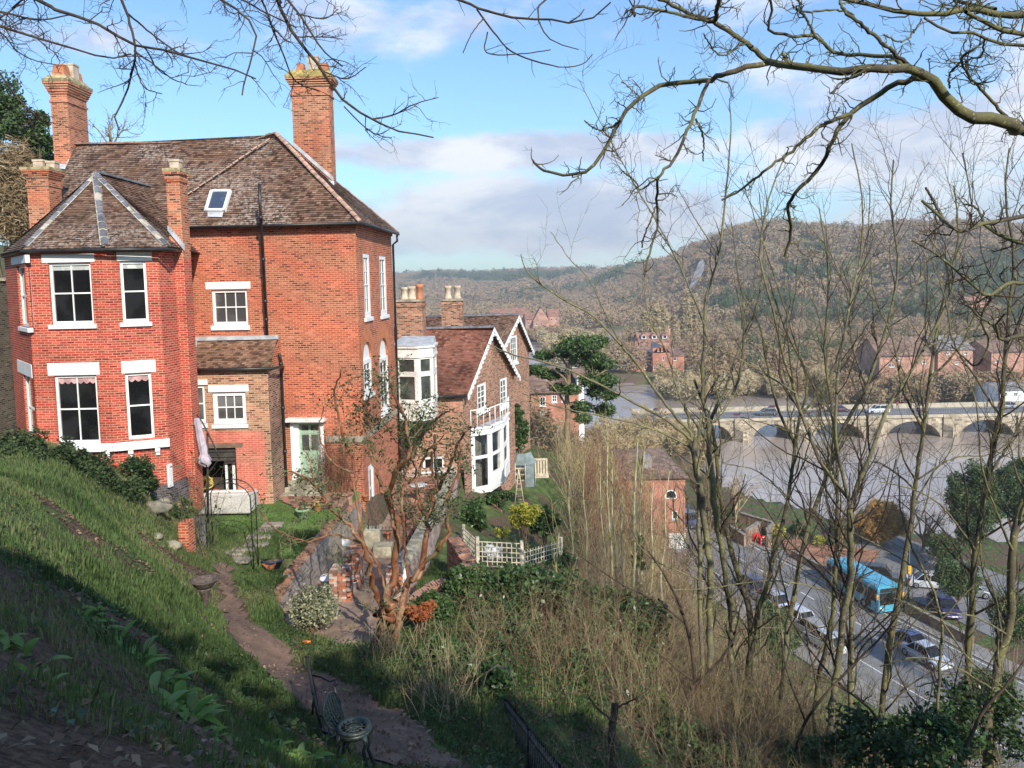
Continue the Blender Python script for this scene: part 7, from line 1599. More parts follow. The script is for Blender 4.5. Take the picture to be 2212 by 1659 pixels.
# ---------------------------------------------------------------- overhanging limbs (their trunks stand outside the picture)
def W(l, w0, w1): return [(x, y, w0+(w1-w0)*i/(len(l)-1)) for i, (x, y) in enumerate(l)]
big = [W([(2330, 310), (2212, 283), (2179, 267), (2119, 253), (2086, 247), (2052, 213), (2026, 190), (1992, 163), (1969, 153), (1892, 150), (1769, 147), (1709, 140), (1659, 133)], 30, 14),
       W([(1659, 132), (1606, 90), (1546, 50), (1489, 30), (1439, 3), (1400, -12)], 12, 7), W([(1659, 136), (1573, 157), (1529, 172), (1456, 180), (1406, 197), (1366, 227), (1339, 263), (1306, 323), (1273, 367), (1223, 377), (1173, 367), (1151, 350)], 12, 5),
       W([(1531, 174), (1509, 227), (1483, 283), (1456, 347), (1426, 380), (1419, 433), (1421, 483), (1403, 543), (1392, 592)], 8, 4), W([(1426, 380), (1383, 410), (1375, 395), (1346, 370)], 4, 3), W([(1503, 257), (1519, 297), (1519, 347)], 5, 3),
       W([(1420, 440), (1395, 500), (1385, 535)], 4, 3), W([(1339, 262), (1312, 277), (1290, 280), (1262, 262)], 5, 3), W([(1306, 323), (1330, 325), (1362, 290)], 3, 2), W([(1370, 222), (1380, 208), (1345, 178)], 3, 2.5),
       W([(1546, 47), (1480, 36), (1390, 15), (1366, 20), (1372, 34)], 7, 5), W([(1996, 170), (1949, 177), (1906, 200), (1859, 230), (1836, 247), (1809, 283), (1792, 317), (1769, 363), (1719, 417), (1702, 450), (1709, 500), (1696, 553)], 13, 6),
       W([(1836, 247), (1776, 270), (1739, 300), (1702, 333), (1659, 363), (1600, 410), (1560, 432)], 9, 4), W([(1972, 150), (1926, 110), (1889, 77), (1849, 43), (1822, 20), (1812, -10)], 9, 6), W([(1959, 155), (1926, 123), (1859, 120), (1802, 113), (1762, 80), (1709, 77), (1659, 63), (1668, 20), (1660, -10)], 9, 5),
       W([(1762, 80), (1742, 40), (1712, 10)], 6, 4), W([(1849, 43), (1820, 22), (1740, 25), (1722, -5)], 5, 4), W([(1546, 45), (1550, 15), (1556, -10)], 9, 8), W([(1606, 92), (1570, 118), (1545, 112), (1520, 75)], 4, 3), W([(2179, 258), (2126, 200), (2076, 133), (2110, 103), (2125, 85)], 7, 4),
       W([(1909, 75), (1945, 90), (1975, 68), (1990, 38)], 4, 3), W([(2052, 190), (2052, 160), (2076, 133)], 4, 5), W([(1709, 140), (1690, 118), (1700, 125)], 6, 5), W([(1862, 160), (1815, 180), (1797, 203)], 5, 4), W([(2860, 3300), (2850, 1500), (2835, 500), (2800, -300)], 120, 50)]
P, Rr = limbs_px(big, 8.6, 30, 3, .045, yj=.9)
LV = [dict(dens=7, L=(.10, .5), ang=(35, 85), up=.12, K=6, rf=.6, wob=.42, rmax=.009), dict(dens=9, L=(.05, .2), ang=(40, 90), up=.1, K=4, rf=.75, wob=.4, rmin=.0035), dict(dens=6, L=(.03, .08), ang=(40, 90), up=.1, K=3, rf=.8, wob=.3, rmin=.003)]
bare_tree('overhanging_tree', 'mossy knobbly limb reaching in from the right across the sky', 'tree', P, Rr, [dict(l) for l in LV], 'bark_over', seed=5)
top = [W([(2330, 30), (2212, 33), (2159, 30), (2126, 22), (2089, 22), (2009, 32), (1942, 27), (1876, 10), (1812, -5)], 16, 8), W([(2330, 90), (2212, 73), (2159, 63), (2119, 43), (2086, 27)], 11, 8), W([(2330, 105), (2212, 97), (2159, 93), (2099, 70), (2052, 70), (1996, 40)], 8, 5), W([(2126, 85), (2120, 120), (2090, 130)], 4, 4), W([(2150, 20), (2080, 5), (2040, -10)], 9, 7), W([(2069, 20), (2062, -10)], 6, 5)]
P, Rr = limbs_px(top, 8.0, 24, 4, .03, yj=.8); bare_tree('overhanging_tree', 'mossy branch entering at the top right corner above the main limb', 'tree', P, Rr, [dict(l) for l in LV], 'bark_over', seed=6)
low = [W([(2330, 470), (2212, 467), (2126, 483), (2072, 500), (2040, 475), (1992, 433)], 10, 6), W([(2330, 540), (2212, 527), (2159, 507), (2126, 483)], 9, 7), W([(2330, 600), (2212, 611), (2179, 611), (2141, 636), (2121, 636), (2096, 613), (2059, 578), (2010, 540), (1969, 518)], 9, 4), W([(2340, 720), (2212, 723), (2166, 735), (2150, 710), (2170, 680)], 9, 5), W([(2166, 735), (2140, 700), (2110, 680), (2080, 640)], 5, 3), W([(2141, 636), (2120, 690), (2136, 740), (2110, 790), (2080, 770), (2056, 745)], 5, 3), W([(2040, 480), (2020, 440), (2000, 405)], 7, 5), W([(2126, 483), (2110, 450), (2080, 440)], 5, 4)]
P, Rr = limbs_px(low, 8.2, 24, 8, .03, yj=.8); bare_tree('overhanging_tree', 'dark gnarled drooping branches at the right edge below the big limb', 'tree', P, Rr, [dict(l) for l in LV], 'bark_over', 'bark_dark', seed=7)
LT = [dict(dens=4.5, L=(.15, .6), ang=(25, 65), up=.02, K=6, rf=.65, wob=.3, rmax=.007, rmin=.004), dict(dens=9, L=(.07, .3), ang=(30, 70), up=.06, K=5, rf=.75, wob=.32, rmin=.003), dict(dens=8, L=(.04, .13), ang=(30, 70), up=.02, K=4, rf=.8, wob=.35, rmin=.0022)]
lf_ = [W([(60, -10), (110, 17), (157, 32), (207, 50), (283, 93), (350, 108), (433, 130), (493, 147), (553, 170)], 8, 3), W([(258, -10), (277, 40), (287, 77), (293, 110), (287, 147), (273, 200), (247, 253), (257, 280)], 6, 3), W([(-40, 50), (0, 58), (83, 82), (143, 100), (227, 125), (283, 117)], 6, 3), W([(-20, 20), (57, 40), (100, 42), (160, 30)], 5, 2.5), W([(-20, 50), (33, 107), (73, 130), (120, 140)], 3, 2), W([(277, 30), (333, 77), (383, 113), (410, 123)], 4, 2.5), W([(290, 110), (333, 140), (367, 167), (403, 183)], 4, 2), W([(290, 133), (310, 187), (350, 203)], 3, 2), W([(-20, 130), (20, 190), (67, 243), (100, 263)], 4, 2), W([(60, -10), (40, 10), (0, 40)], 4, 3)]
P, Rr = limbs_px(lf_, 8.5, 22, 9, .02, yj=.8); bare_tree('overhanging_tree', 'dark fine twigs hanging in at the top left above the big chimney', 'tree', P, Rr, [dict(l) for l in LT], 'bark_dark', seed=11)
mid_ = [W([(590, -15), (596, -5), (626, 60), (660, 107), (693, 147), (720, 193), (760, 233), (806, 257), (846, 280), (886, 287), (936, 297)], 8, 3), W([(616, -8), (653, 43), (686, 93), (713, 123), (740, 143)], 5, 3), W([(560, -10), (590, 67), (613, 120), (630, 163), (650, 183), (690, 197)], 4, 2.5), W([(806, 257), (853, 247), (890, 227), (946, 210)], 4, 2), W([(743, 230), (786, 273), (820, 293), (846, 298)], 3, 2), W([(460, -10), (520, 30), (553, 60), (547, 110), (533, 160), (523, 205)], 5, 3), W([(640, 80), (700, 80), (740, 85)], 3, 2), W([(640, 30), (700, 40), (730, 20)], 3, 2), W([(700, 155), (750, 170), (790, 145)], 3, 2), W([(500, -10), (560, 20), (640, 60)], 4, 3)]
P, Rr = limbs_px(mid_, 9.5, 22, 10, .02, yj=.8); bare_tree('overhanging_tree', 'long twiggy branch sweeping down across the right-hand chimney', 'tree', P, Rr, [dict(l) for l in LT], 'bark_dark', seed=12)
cen = [W([(960, -12), (1033, 18), (1103, 37), (1166, 43), (1206, 42), (1226, 50), (1289, 35), (1319, 5)], 6, 3), W([(1030, 20), (1067, 70), (1106, 112), (1173, 137), (1216, 145), (1256, 140), (1280, 118)], 4, 2), W([(1045, 38), (1018, 75), (1000, 115)], 2.5, 2), W([(1053, 70), (1050, 112), (1106, 118), (1190, 108)], 3, 2), W([(1190, -10), (1162, 20), (1170, 60), (1195, 90), (1250, 107)], 4, 2), W([(1226, 50), (1250, 35), (1262, 20)], 3, 2)]
P, Rr = limbs_px(cen, 9, 20, 12, .015, yj=.5); bare_tree('overhanging_tree', 'sparse thin branches dipping into the top centre of the sky', 'tree', P, Rr, [dict(dens=2, L=(.1, .35), ang=(30, 60), up=.02, K=5, rf=.6, wob=.15, rmax=.005), dict(dens=4, L=(.04, .12), ang=(30, 60), K=4, rf=.8, wob=.2, rmin=.002)], 'bark_dark', seed=13)
# ---------------------------------------------------------------- tall bare trees of the right half
LA = [dict(dens=1.5, rel=.22, ang=(25, 60), up=.2, K=8, rf=.5, wob=.16, t0=.22, rmax=.026), dict(dens=2.6, L=(.4, 1.8), ang=(25, 65), up=.12, K=7, rf=.5, wob=.17, rmax=.009, rmin=.0045), dict(dens=3.4, L=(.15, .6), ang=(30, 70), up=.08, K=5, rf=.6, wob=.2, rmin=.0034, rmax=.006)]
TR = [
 (17, 'lichened bare tree forking low, leftmost of the tall bare trees', 21, [W([(1549, 1659), (1537, 1471), (1532, 1348), (1535, 1245), (1522, 1143), (1512, 1061), (1500, 979), (1504, 950)], 24, 17), W([(1502, 958), (1438, 905), (1371, 870), (1306, 836), (1206, 791), (1106, 765), (1052, 742)], 11, 3), W([(1504, 950), (1438, 873), (1371, 778), (1351, 756), (1281, 683), (1216, 646), (1143, 593), (1125, 548)], 11, 3), W([(1507, 956), (1537, 921), (1577, 864), (1600, 800), (1606, 700), (1585, 600)], 13, 4), W([(1494, 945), (1486, 900), (1480, 875), (1510, 840), (1530, 800)], 9, 4), W([(1340, 745), (1300, 660), (1270, 600), (1231, 560), (1190, 500)], 5, 2), W([(1500, 970), (1420, 930), (1330, 905), (1210, 880), (1130, 850)], 8, 2.5), W([(1534, 1260), (1480, 1240), (1400, 1200), (1350, 1130), (1320, 1040)], 5, 2.5)]),
 (18, 'tall straight bare tree second from the left of the group', 22, [W([(1602, 1659), (1586, 1471), (1582, 1348), (1574, 1266), (1553, 1143), (1539, 1041), (1530, 964), (1532, 914), (1518, 860), (1521, 760)], 27, 12), W([(1521, 762), (1526, 640), (1553, 553), (1569, 400), (1579, 287), (1576, 213)], 10, 3), W([(1532, 910), (1570, 830), (1600, 740), (1640, 640), (1650, 520), (1640, 420)], 9, 3), W([(1521, 700), (1480, 600), (1430, 500), (1360, 380), (1300, 270), (1252, 175)], 6, 2), W([(1530, 960), (1470, 860), (1440, 760), (1400, 680), (1390, 560)], 7, 2.5), W([(1553, 553), (1500, 470), (1460, 400)], 5, 2)]),
 (18.6, 'bare tree with a low fork beside the straight one', 23, [W([(1623, 1659), (1615, 1512), (1623, 1409), (1615, 1307), (1578, 1184), (1553, 1061), (1542, 940), (1500, 820)], 30, 8), W([(1623, 1400), (1656, 1266), (1682, 1164), (1702, 1077), (1717, 964), (1727, 901), (1745, 820), (1700, 720), (1660, 600)], 17, 5), W([(1717, 964), (1680, 880), (1655, 780), (1640, 700), (1600, 620), (1580, 480)], 10, 3), W([(1727, 901), (1790, 820), (1830, 700), (1870, 560), (1880, 400)], 9, 3), W([(1615, 1307), (1560, 1200), (1500, 1150), (1440, 1090)], 6, 3)]),
 (16, 'smooth grey-green bare tree with a high Y-shaped fork in front of the bus', 24, [W([(1790, 1659), (1803, 1498), (1815, 1399), (1828, 1309), (1840, 1218), (1837, 1097)], 24, 20), W([(1837, 1100), (1785, 1030), (1740, 920), (1715, 840), (1690, 760), (1668, 660), (1640, 560), (1660, 430), (1700, 330)], 14, 4), W([(1838, 1098), (1858, 1037), (1890, 960), (1909, 893), (1959, 818), (1994, 756), (2029, 693), (2059, 618), (2061, 560), (2100, 460), (2080, 330)], 15, 4), W([(1837, 1100), (1812, 990), (1806, 933), (1811, 818), (1819, 756), (1839, 643), (1859, 543), (1862, 430), (1840, 310)], 12, 4), W([(1828, 1306), (1770, 1272), (1664, 1254), (1544, 1269), (1450, 1275)], 6, 3), W([(1720, 850), (1640, 800), (1560, 760), (1480, 740)], 6, 2), W([(1994, 756), (2060, 720), (2140, 690), (2212, 650)], 6, 3)]),
 (17.3, 'slim bare tree close behind the Y-forked trunk', 25, [W([(1755, 1659), (1767, 1498), (1785, 1399), (1800, 1309), (1806, 1188), (1809, 1037), (1800, 900), (1780, 760), (1790, 600), (1770, 450)], 19, 4), W([(1800, 900), (1740, 800), (1690, 650), (1640, 500), (1600, 380)], 7, 2), W([(1809, 1037), (1760, 960), (1700, 930), (1600, 900)], 6, 3)]),
 (19, 'leaning bare tree crossing the parked cars', 26, [W([(1680, 1659), (1689, 1498), (1707, 1339), (1722, 1248), (1740, 1158), (1776, 1052), (1812, 950), (1854, 868), (1871, 838), (1919, 693), (1941, 568), (1924, 450), (1930, 345)], 20, 5), W([(1871, 838), (1840, 740), (1830, 640), (1790, 540), (1740, 480)], 7, 2), W([(1919, 693), (1980, 610), (2020, 520), (2010, 420)], 7, 2.5), W([(1740, 1158), (1700, 1080), (1640, 1020), (1560, 1000)], 6, 3)]),
 (17, 'bare tree standing right of the bus with a slight lean', 27, [W([(1895, 1659), (1911, 1498), (1921, 1369), (1936, 1309), (1966, 1127), (1979, 1037), (1996, 933), (2009, 818), (2016, 756), (2040, 640), (2070, 520), (2060, 400)], 21, 4), W([(1996, 933), (1950, 840), (1930, 740), (1890, 640), (1880, 560)], 8, 3), W([(2009, 818), (2080, 740), (2120, 640), (2170, 520), (2160, 420)], 8, 3), W([(1979, 1037), (2060, 990), (2140, 980), (2212, 930)], 6, 3)]),
 (15, 'thick bare tree second from the right edge', 28, [W([(2080, 1659), (2093, 1498), (2096, 1339), (2108, 1188), (2130, 1037), (2160, 900), (2176, 700), (2190, 560), (2170, 420), (2180, 320)], 26, 4), W([(2160, 900), (2110, 820), (2060, 740), (2040, 640), (2010, 560)], 8, 3), W([(2108, 1188), (2040, 1100), (1980, 1060), (1900, 1040)], 7, 3), W([(2130, 1037), (2180, 960), (2212, 900)], 9, 6)]),
 (14, 'stoutest trunk of the group at the right frame edge', 29, [W([(2130, 1659), (2148, 1498), (2172, 1369), (2187, 1188), (2206, 1097), (2230, 960), (2250, 700)], 32, 16), W([(2187, 1188), (2150, 1100), (2120, 1000), (2110, 880), (2080, 780)], 9, 3), W([(2172, 1369), (2100, 1330), (2000, 1320), (1930, 1290)], 7, 3), W([(2148, 1490), (2060, 1440), (1980, 1420), (1900, 1440)], 7, 3)]),
 (13, 'thin crooked dark sapling weaving between the right-hand trunks', 30, [W([(2020, 1659), (2027, 1490), (2033, 1339), (2000, 1240), (1973, 1188), (1948, 1112), (1940, 1010)], 11, 4), W([(2033, 1339), (2090, 1420), (2160, 1480), (2212, 1530)], 7, 4), W([(2000, 1240), (1900, 1180), (1840, 1150)], 5, 2), W([(2027, 1470), (1940, 1500), (1850, 1560)], 5, 2.5), W([(2033, 1339), (2110, 1260), (2180, 1230)], 5, 2)]),
]
g4 = 'tall bare trees on the bank at the right'
for Yt, lb, sd_, ls in TR:
    P, Rr = limbs_px(ls, Yt, 30, sd_, .045, root=True, yj=.5, wk=.68); bare_tree('bare_tree', lb, 'tree', P, Rr, [dict(l) for l in LA], 'bark_pale' if sd_ in (21, 22, 24, 26) else 'bark_olive', 'bark_olive' if sd_ % 2 else 'bark_dark', seed=sd_, group=g4)
# dark low saplings at the bottom right
sap = [[W([(1470, 1659), (1500, 1480), (1480, 1340), (1440, 1250), (1400, 1190)], 10, 3), W([(1490, 1500), (1560, 1420), (1590, 1370)], 7, 4), W([(1482, 1350), (1420, 1300), (1340, 1260), (1250, 1200)], 4, 2), W([(1495, 1470), (1420, 1410), (1330, 1340), (1240, 1310)], 5, 2)],
       [W([(1330, 1700), (1322, 1600), (1330, 1520)], 20, 16), W([(1328, 1560), (1290, 1530), (1270, 1500)], 6, 3), W([(1330, 1530), (1370, 1510), (1400, 1490)], 5, 2)],
       [W([(1700, 1700), (1740, 1560), (1830, 1450), (1900, 1380), (1960, 1300)], 8, 3), W([(1740, 1560), (1700, 1450), (1690, 1380)], 5, 2)],
       [W([(1960, 1700), (1900, 1560), (1840, 1500), (1750, 1450)], 9, 3), W([(2060, 1700), (2110, 1560), (2190, 1460), (2230, 1400)], 9, 4)]]
for i, (ls, Yt) in enumerate(zip(sap, (15, 11.5, 14, 12.5))):
    P, Rr = limbs_px(ls, Yt, 22, 50+i, .03, root=True); bare_tree('sapling', ('twisted dark sapling left of the tall bare trees', 'pollarded stump sprouting thin shoots above the railing', 'thin sapling leaning right across the lower trunks', 'dark sapling pair at the bottom right corner')[i], 'tree', P, Rr, [dict(dens=1.3, rel=.3, ang=(30, 60), up=.15, K=7, rf=.5, wob=.2, rmax=.014), dict(dens=3, L=(.15, .6), ang=(30, 70), up=.1, K=5, rf=.6, wob=.2, rmin=.003), dict(dens=4, L=(.08, .25), ang=(30, 70), up=.1, K=4, rf=.7, wob=.2, rmin=.0025)], 'bark_dark', seed=60+i)
# ---------------------------------------------------------------- peeling tree by the garden wall
pe = [W([(835, 1405), (840, 1348), (836, 1307)], 36, 26), W([(838, 1345), (819, 1295), (803, 1233), (786, 1184), (762, 1135), (717, 1102), (676, 1045), (631, 1020)], 18, 5), W([(838, 1320), (852, 1225), (856, 1143), (840, 1082), (856, 1020), (880, 979), (872, 900), (850, 850), (842, 800)], 22, 4), W([(846, 1385), (864, 1340), (881, 1266), (905, 1225), (922, 1163), (922, 1122), (946, 1061), (975, 1000), (1000, 935)], 24, 6), W([(890, 1255), (963, 1163), (967, 1082), (991, 1020), (993, 950)], 13, 5), W([(881, 1266), (877, 1184), (870, 1110), (872, 1041), (890, 960), (910, 900)], 9, 4), W([(835, 1290), (819, 1225), (782, 1176), (717, 1155), (655, 1168), (586, 1135), (565, 1110)], 8, 3), W([(786, 1184), (770, 1100), (765, 1020), (740, 940), (722, 860), (735, 800)], 10, 4), W([(856, 1143), (830, 1060), (800, 980), (790, 900), (800, 840)], 12, 4), W([(880, 979), (920, 930), (950, 900), (985, 880)], 7, 4), W([(922, 1122), (900, 1060), (910, 1000), (940, 960), (1000, 962)], 9, 5), W([(765, 1020), (720, 1000), (690, 940), (700, 880)], 6, 3), W([(846, 1070), (900, 1020), (860, 960), (820, 900)], 6, 3), W([(676, 1045), (670, 1000), (655, 965)], 4, 2.5), W([(946, 1061), (930, 1000), (950, 950), (975, 925)], 6, 3)]
P, Rr = limbs_px(pe, 15.8, 30, 33, .12, yj=1.1, wk=.8)
pt, cur = bare_tree('peeling_tree', 'gnarled many-stemmed tree with peeling orange brown bark beside the garden walls', 'tree', P, Rr, [dict(dens=2.6, rel=.2, ang=(30, 80), up=.08, K=7, rf=.5, wob=.36, t0=.45, rmax=.018), dict(dens=8, L=(.15, .65), ang=(30, 80), up=.03, K=6, rf=.6, wob=.38, rmin=.005, rmax=.010), dict(dens=11, L=(.06, .24), ang=(30, 80), up=.05, K=4, rf=.7, wob=.35, rmin=.0052)], 'bark_peel', 'bark_twig', seed=34, sides=12)
tp = cur[0][:, -1]; sx, sy = npproj(tp); rng = np.random.RandomState(5); k = (rng.rand(len(tp)) < .8) & (sy < 1130); C = np.repeat(tp[k], 3, 0)+rng.normal(size=(3*k.sum(), 3))*.035
veg_leaves('bud_leaves', C, .042, 'hedge', pt, 6)
def stuff_twigs(name, X_, Y_, H_, mat, seed, sub=6, rad=.008, lean=.35, K=7, kind='stuff', limit=None, sublen=(.15, .45), up=.12, wob=.13, label=None):
    """many thin stems rising from the ground; one object"""
    rng = np.random.RandomState(seed); n = len(X_); Z_ = ground(X_, Y_)-.05
    d = rng.normal(size=(n, 3))*lean; d[:, 2] = 1; d /= np.linalg.norm(d, axis=1)[:, None]; P = np.empty((n, K, 3)); P[:, 0] = np.stack([X_, Y_, Z_], 1)
    for s in range(1, K): d = d+rng.normal(size=(n, 3))*wob; d[:, 2] += .04; d /= np.linalg.norm(d, axis=1)[:, None]; P[:, s] = P[:, s-1]+d*(H_/(K-1))[:, None]
    if limit is not None:
        px, py = npproj(P[:, -1]); ok = py > limit(px, P[:, -1, 1]); P = P[ok]; H_ = H_[ok]; n = len(P)
    sc = np.clip(P[:, 0, 1]/18, .7, 4)
    Rr = (rad*sc)[:, None]*np.linspace(1, .45, K)[None]*rng.uniform(.6, 1.5, n)[:, None]; V, Fq = tubes(P, Rr, 3); Vs, Fs = [V], [Fq]; off = len(V)
    k = np.repeat(np.arange(n), sub); t = rng.uniform(.25, .98, n*sub)*(K-1); i = np.minimum(t.astype(int), K-2); f = (t-i)[:, None]; p = P[k, i]*(1-f)+P[k, i+1]*f; tan = P[k, i+1]-P[k, i]; tan /= np.linalg.norm(tan, axis=1)[:, None]
    q = rng.normal(size=(n*sub, 3)); dd = tan*.75+q*.6; dd[:, 2] += up; dd /= np.linalg.norm(dd, axis=1)[:, None]; ln = H_[k]*rng.uniform(*sublen, n*sub); Q = np.empty((n*sub, 4, 3)); Q[:, 0] = p
    for s in range(1, 4): dd = dd+rng.normal(size=dd.shape)*wob*1.3; dd /= np.linalg.norm(dd, axis=1)[:, None]; Q[:, s] = Q[:, s-1]+dd*(ln/3)[:, None]
    V, Fq = tubes(Q, (rad*.55*sc[k])[:, None]*np.array([1, .85, .7, .5])[None], 3); Vs.append(V); Fs.append(Fq+off)
    o = np_mesh(name, np.vstack(Vs), np.vstack(Fs), M[mat]); tag(o, label, None, None, kind); return o, Q
rng = np.random.RandomState(77)
def lim(px, Y): 
    a = np.interp(px, [950, 985, 1000, 1215, 1240, 1300, 1440, 1475, 1550, 1640, 1700, 1800, 2212], [1400, 1330, 1262, 1262, 1180, 1120, 1150, 1225, 1275, 1330, 1420, 1500, 1500])
    b = np.interp(px, [1110, 1140, 1200, 1300, 1420, 1450, 1490, 1560, 1640], [1010, 960, 925, 935, 1010, 1090, 1200, 1240, 1290]); return np.where(Y < 12.8, np.maximum(a, 1540), np.where(Y < 31, a, b))
def region(n, x0, x1, y0, y1, poly=None, seed=0):
    r = np.random.RandomState(seed); x = r.uniform(x0, x1, n); y = r.uniform(y0, y1, n)
    if poly: k = inpoly(x, y, poly); x, y = x[k], y[k]
    k = ~inpoly(x, y, PATH) & ~inpoly(x, y, PASS) & ~inpoly(x, y, LAWN); return x[k], y[k]
SC1 = [(-1.2, 12.6), (-.2, 10.8), (1.6, 9.4), (5, 9), (12, 14), (17, 26), (14, 30), (3.5, 26), (1.2, 22), (-.5, 19), (-1.4, 16)]
for nm, n, hh, mt, sd_, sub, rd_ in (('bramble_scrub', 1900, (.5, 2.4), 'bark_red', 1, 9, .0042), ('bramble_scrub', 3600, (.5, 2.8), 'bark_brown', 2, 9, .0045), ('bramble_scrub', 2600, (.5, 2.4), 'bark_tan', 3, 8, .0045), ('bramble_scrub', 900, (.5, 2.4), 'bark_yellow', 4, 8, .0042)):
    x, y = region(n, -2, 18, 9, 31, SC1, sd_); stuff_twigs(nm, x, y, np.random.RandomState(sd_+9).uniform(*hh, len(x)), mt, sd_, sub, rd_, limit=lim)
SC2 = [(1.5, 24.5), (14, 30), (17, 26), (20, 34), (18, 46), (15, 62), (10, 75), (3, 70), (2.8, 48), (3.2, 34)]
for nm, n, hh, mt, sd_, sub, rd_ in (('thicket', 2400, (1.2, 5), 'bark_tan', 11, 9, .005), ('thicket', 1800, (1, 4.5), 'bark_brown', 12, 9, .005), ('thicket', 1000, (1.5, 5), 'bark_yellow', 13, 8, .005)):
    x, y = region(n, 1, 22, 22, 76, SC2, sd_); stuff_twigs(nm, x, y, np.random.RandomState(sd_+9).uniform(*hh, len(x)), mt, sd_, sub, rd_, lean=.22, limit=lim)
SC3 = [(7, 20), (11, 14), (22, 16), (30, 30), (26, 44), (20, 46), (15, 34)]
for nm, n, hh, mt, sd_, sub, rd_ in (('thicket', 1500, (.8, 3.6), 'bark_dark', 21, 9, .005), ('thicket', 1500, (.8, 3.6), 'bark_yellow', 22, 8, .005), ('thicket', 1500, (.8, 3.6), 'bark_tan', 23, 8, .005)):
    x, y = region(n, 6, 31, 13, 47, SC3, sd_); stuff_twigs(nm, x, y, np.random.RandomState(sd_+9).uniform(*hh, len(x)), mt, sd_, sub, rd_, limit=lim)
lim3 = lambda px, Y: np.interp(px, [1380, 1450, 1600, 1750, 1900, 2212], [1420, 1330, 1290, 1330, 1280, 1150])+np.abs(np.sin(px*.09))*120
for n, mt, sd_, hh in ((500, 'bark_dark', 61, (1.5, 7.5)), (520, 'bark_brown', 62, (1.5, 7.5)), (420, 'bark_yellow', 63, (1.5, 6.5)), (420, 'bark_olive', 64, (1.5, 8))):
    x, y = region(n, 3, 15, 9.5, 20, None, sd_); stuff_twigs('sapling_thicket', x, y, np.random.RandomState(sd_).uniform(*hh, len(x)), mt, sd_, 14, .006, lean=.3, limit=lim3, K=9, sublen=(.12, .4), wob=.17)
x, y = region(700, 2, 13, 20, 40, SC2+[(9, 20)], 65); stuff_twigs('pale_shoots', x, y, np.random.RandomState(65).uniform(3, 7.5, len(x)), 'bark_tan', 66, 5, .0035, lean=.1, limit=lambda px, Y: np.interp(px, [1190, 1230, 1300, 1440, 1470, 1560], [1250, 1120, 960, 1010, 1150, 1260]), wob=.06)
# reddish dogwood-like stems behind the birches
x, y = region(420, 2.8, 9, 34, 50, None, 31); stuff_twigs('coppice_stems', x, y, np.random.RandomState(32).uniform(4, 8, len(x)), 'bark_red', 33, 6, .008, lean=.08, limit=lambda px, Y: np.interp(px, [1150, 1240, 1290, 1400, 1440], [1100, 1000, 930, 940, 1010]), wob=.05)
# pale slender birches
g5 = 'slender pale birches in the scrub'
for i, (bx_, by, tx, ty, w_, Yb_) in enumerate(((1311, 1350, 1296, 985, 4, 27), (1322, 1335, 1312, 960, 7, 27.5), (1334, 1365, 1322, 975, 6, 26), (1347, 1380, 1345, 1070, 5, 25.5), (1362, 1375, 1378, 950, 8, 26.5), (1372, 1330, 1392, 970, 5, 28), (1384, 1310, 1383, 1010, 4, 28.5), (1428, 1240, 1446, 1020, 4, 32), (1236, 1250, 1230, 1030, 4, 31), (1266, 1230, 1262, 1000, 4, 30), (1199, 1390, 1208, 1150, 4, 21), (1405, 1290, 1412, 1040, 4, 30))):
    w_ *= 1.35; ls = [W([(bx_+3, by+60), (bx_, by), ((bx_*.66+tx*.34)+3, by*.66+ty*.34), ((bx_+tx*2)/3-3, (by+ty*2)/3), (tx, ty)], w_, w_*.3)]
    P, Rr = limbs_px(ls, Yb_, 26, 80+i, .03, yj=.2); nth = 'first second third fourth fifth sixth seventh eighth ninth tenth eleventh twelfth'.split()
    order = {8: 1, 9: 2, 0: 3, 1: 4, 2: 5, 3: 6, 4: 7, 5: 8, 6: 9, 11: 10, 7: 11, 10: 0}[i]
    bare_tree('birch_tree', 'slender pale birch stem, '+nth[order]+' from the left in the scrub', 'tree', P, Rr, [dict(dens=2.6, L=(.5, 1.8), ang=(20, 50), up=.25, K=6, rf=.6, wob=.12, t0=.25, rmax=.012, rmin=.006), dict(dens=3.5, L=(.15, .5), ang=(25, 60), up=.1, K=4, rf=.7, wob=.2, rmin=.006)], 'bark_white', 'bark_yellow', seed=90+i, group=g5, sides=6)
def root_at(px, py, Y): p = at(px, py, Y); return p.x, p.y
# ---------------------------------------------------------------- leafy shrubs
bush('ivy_mass', 'dark glossy ivy mass spread below the trellis', 'ivy', 1150, 1370, -12, 1.9, .95, 15000, .075, 'ivy', 1, 2.0, 80)
bush('ivy_mass', 'ivy covered mound at the foot of the pale birches', 'ivy', 1320, 1440, -12, 1.9, 1.2, 15000, .075, 'ivy', 2, 1.9, 80)
bush('ivy_mass', 'ivy climbing over the middle trellis top right', 'ivy', 1195, 1215, 26, .95, .6, 2600, .085, 'ivy', 3, .6, 40)
bush('ivy_column', 'narrow column of ivy wrapped round a birch stem', 'ivy', 1378, 1220, 27, .25, 1.6, 1300, .09, 'ivy', 4, .25, 22)
bush('ivy_column', 'ivy growing up the corner of the gabled house', 'ivy', 1122, 930, 43.6, .55, 1.8, 2600, .13, 'ivy', 5, .4, 34)
bush('ivy_mass', 'ivy hanging over the coped wall behind the peeling tree', 'ivy', 1000, 1300, -12, .8, .7, 3600, .07, 'ivy', 6, .6, 30)
bush('ivy_mass', 'dark ivy tangle at the foot of the bank below the peeling tree', 'ivy', 960, 1460, -10, .85, .4, 3400, .065, 'ivy', 7, .8, 40)
bush('ivy_mass', 'low ivy patch beside the railing top', 'ivy', 1060, 1500, -9, .6, .35, 1900, .06, 'ivy', 8, .6, 24)
bush('evergreen_shrub', 'broad green ivy bush beside the sloping footpath', 'shrub', 1664, 1375, 52, 2.1, 2.6, 14000, .13, 'conifer', 9, 2, 50)
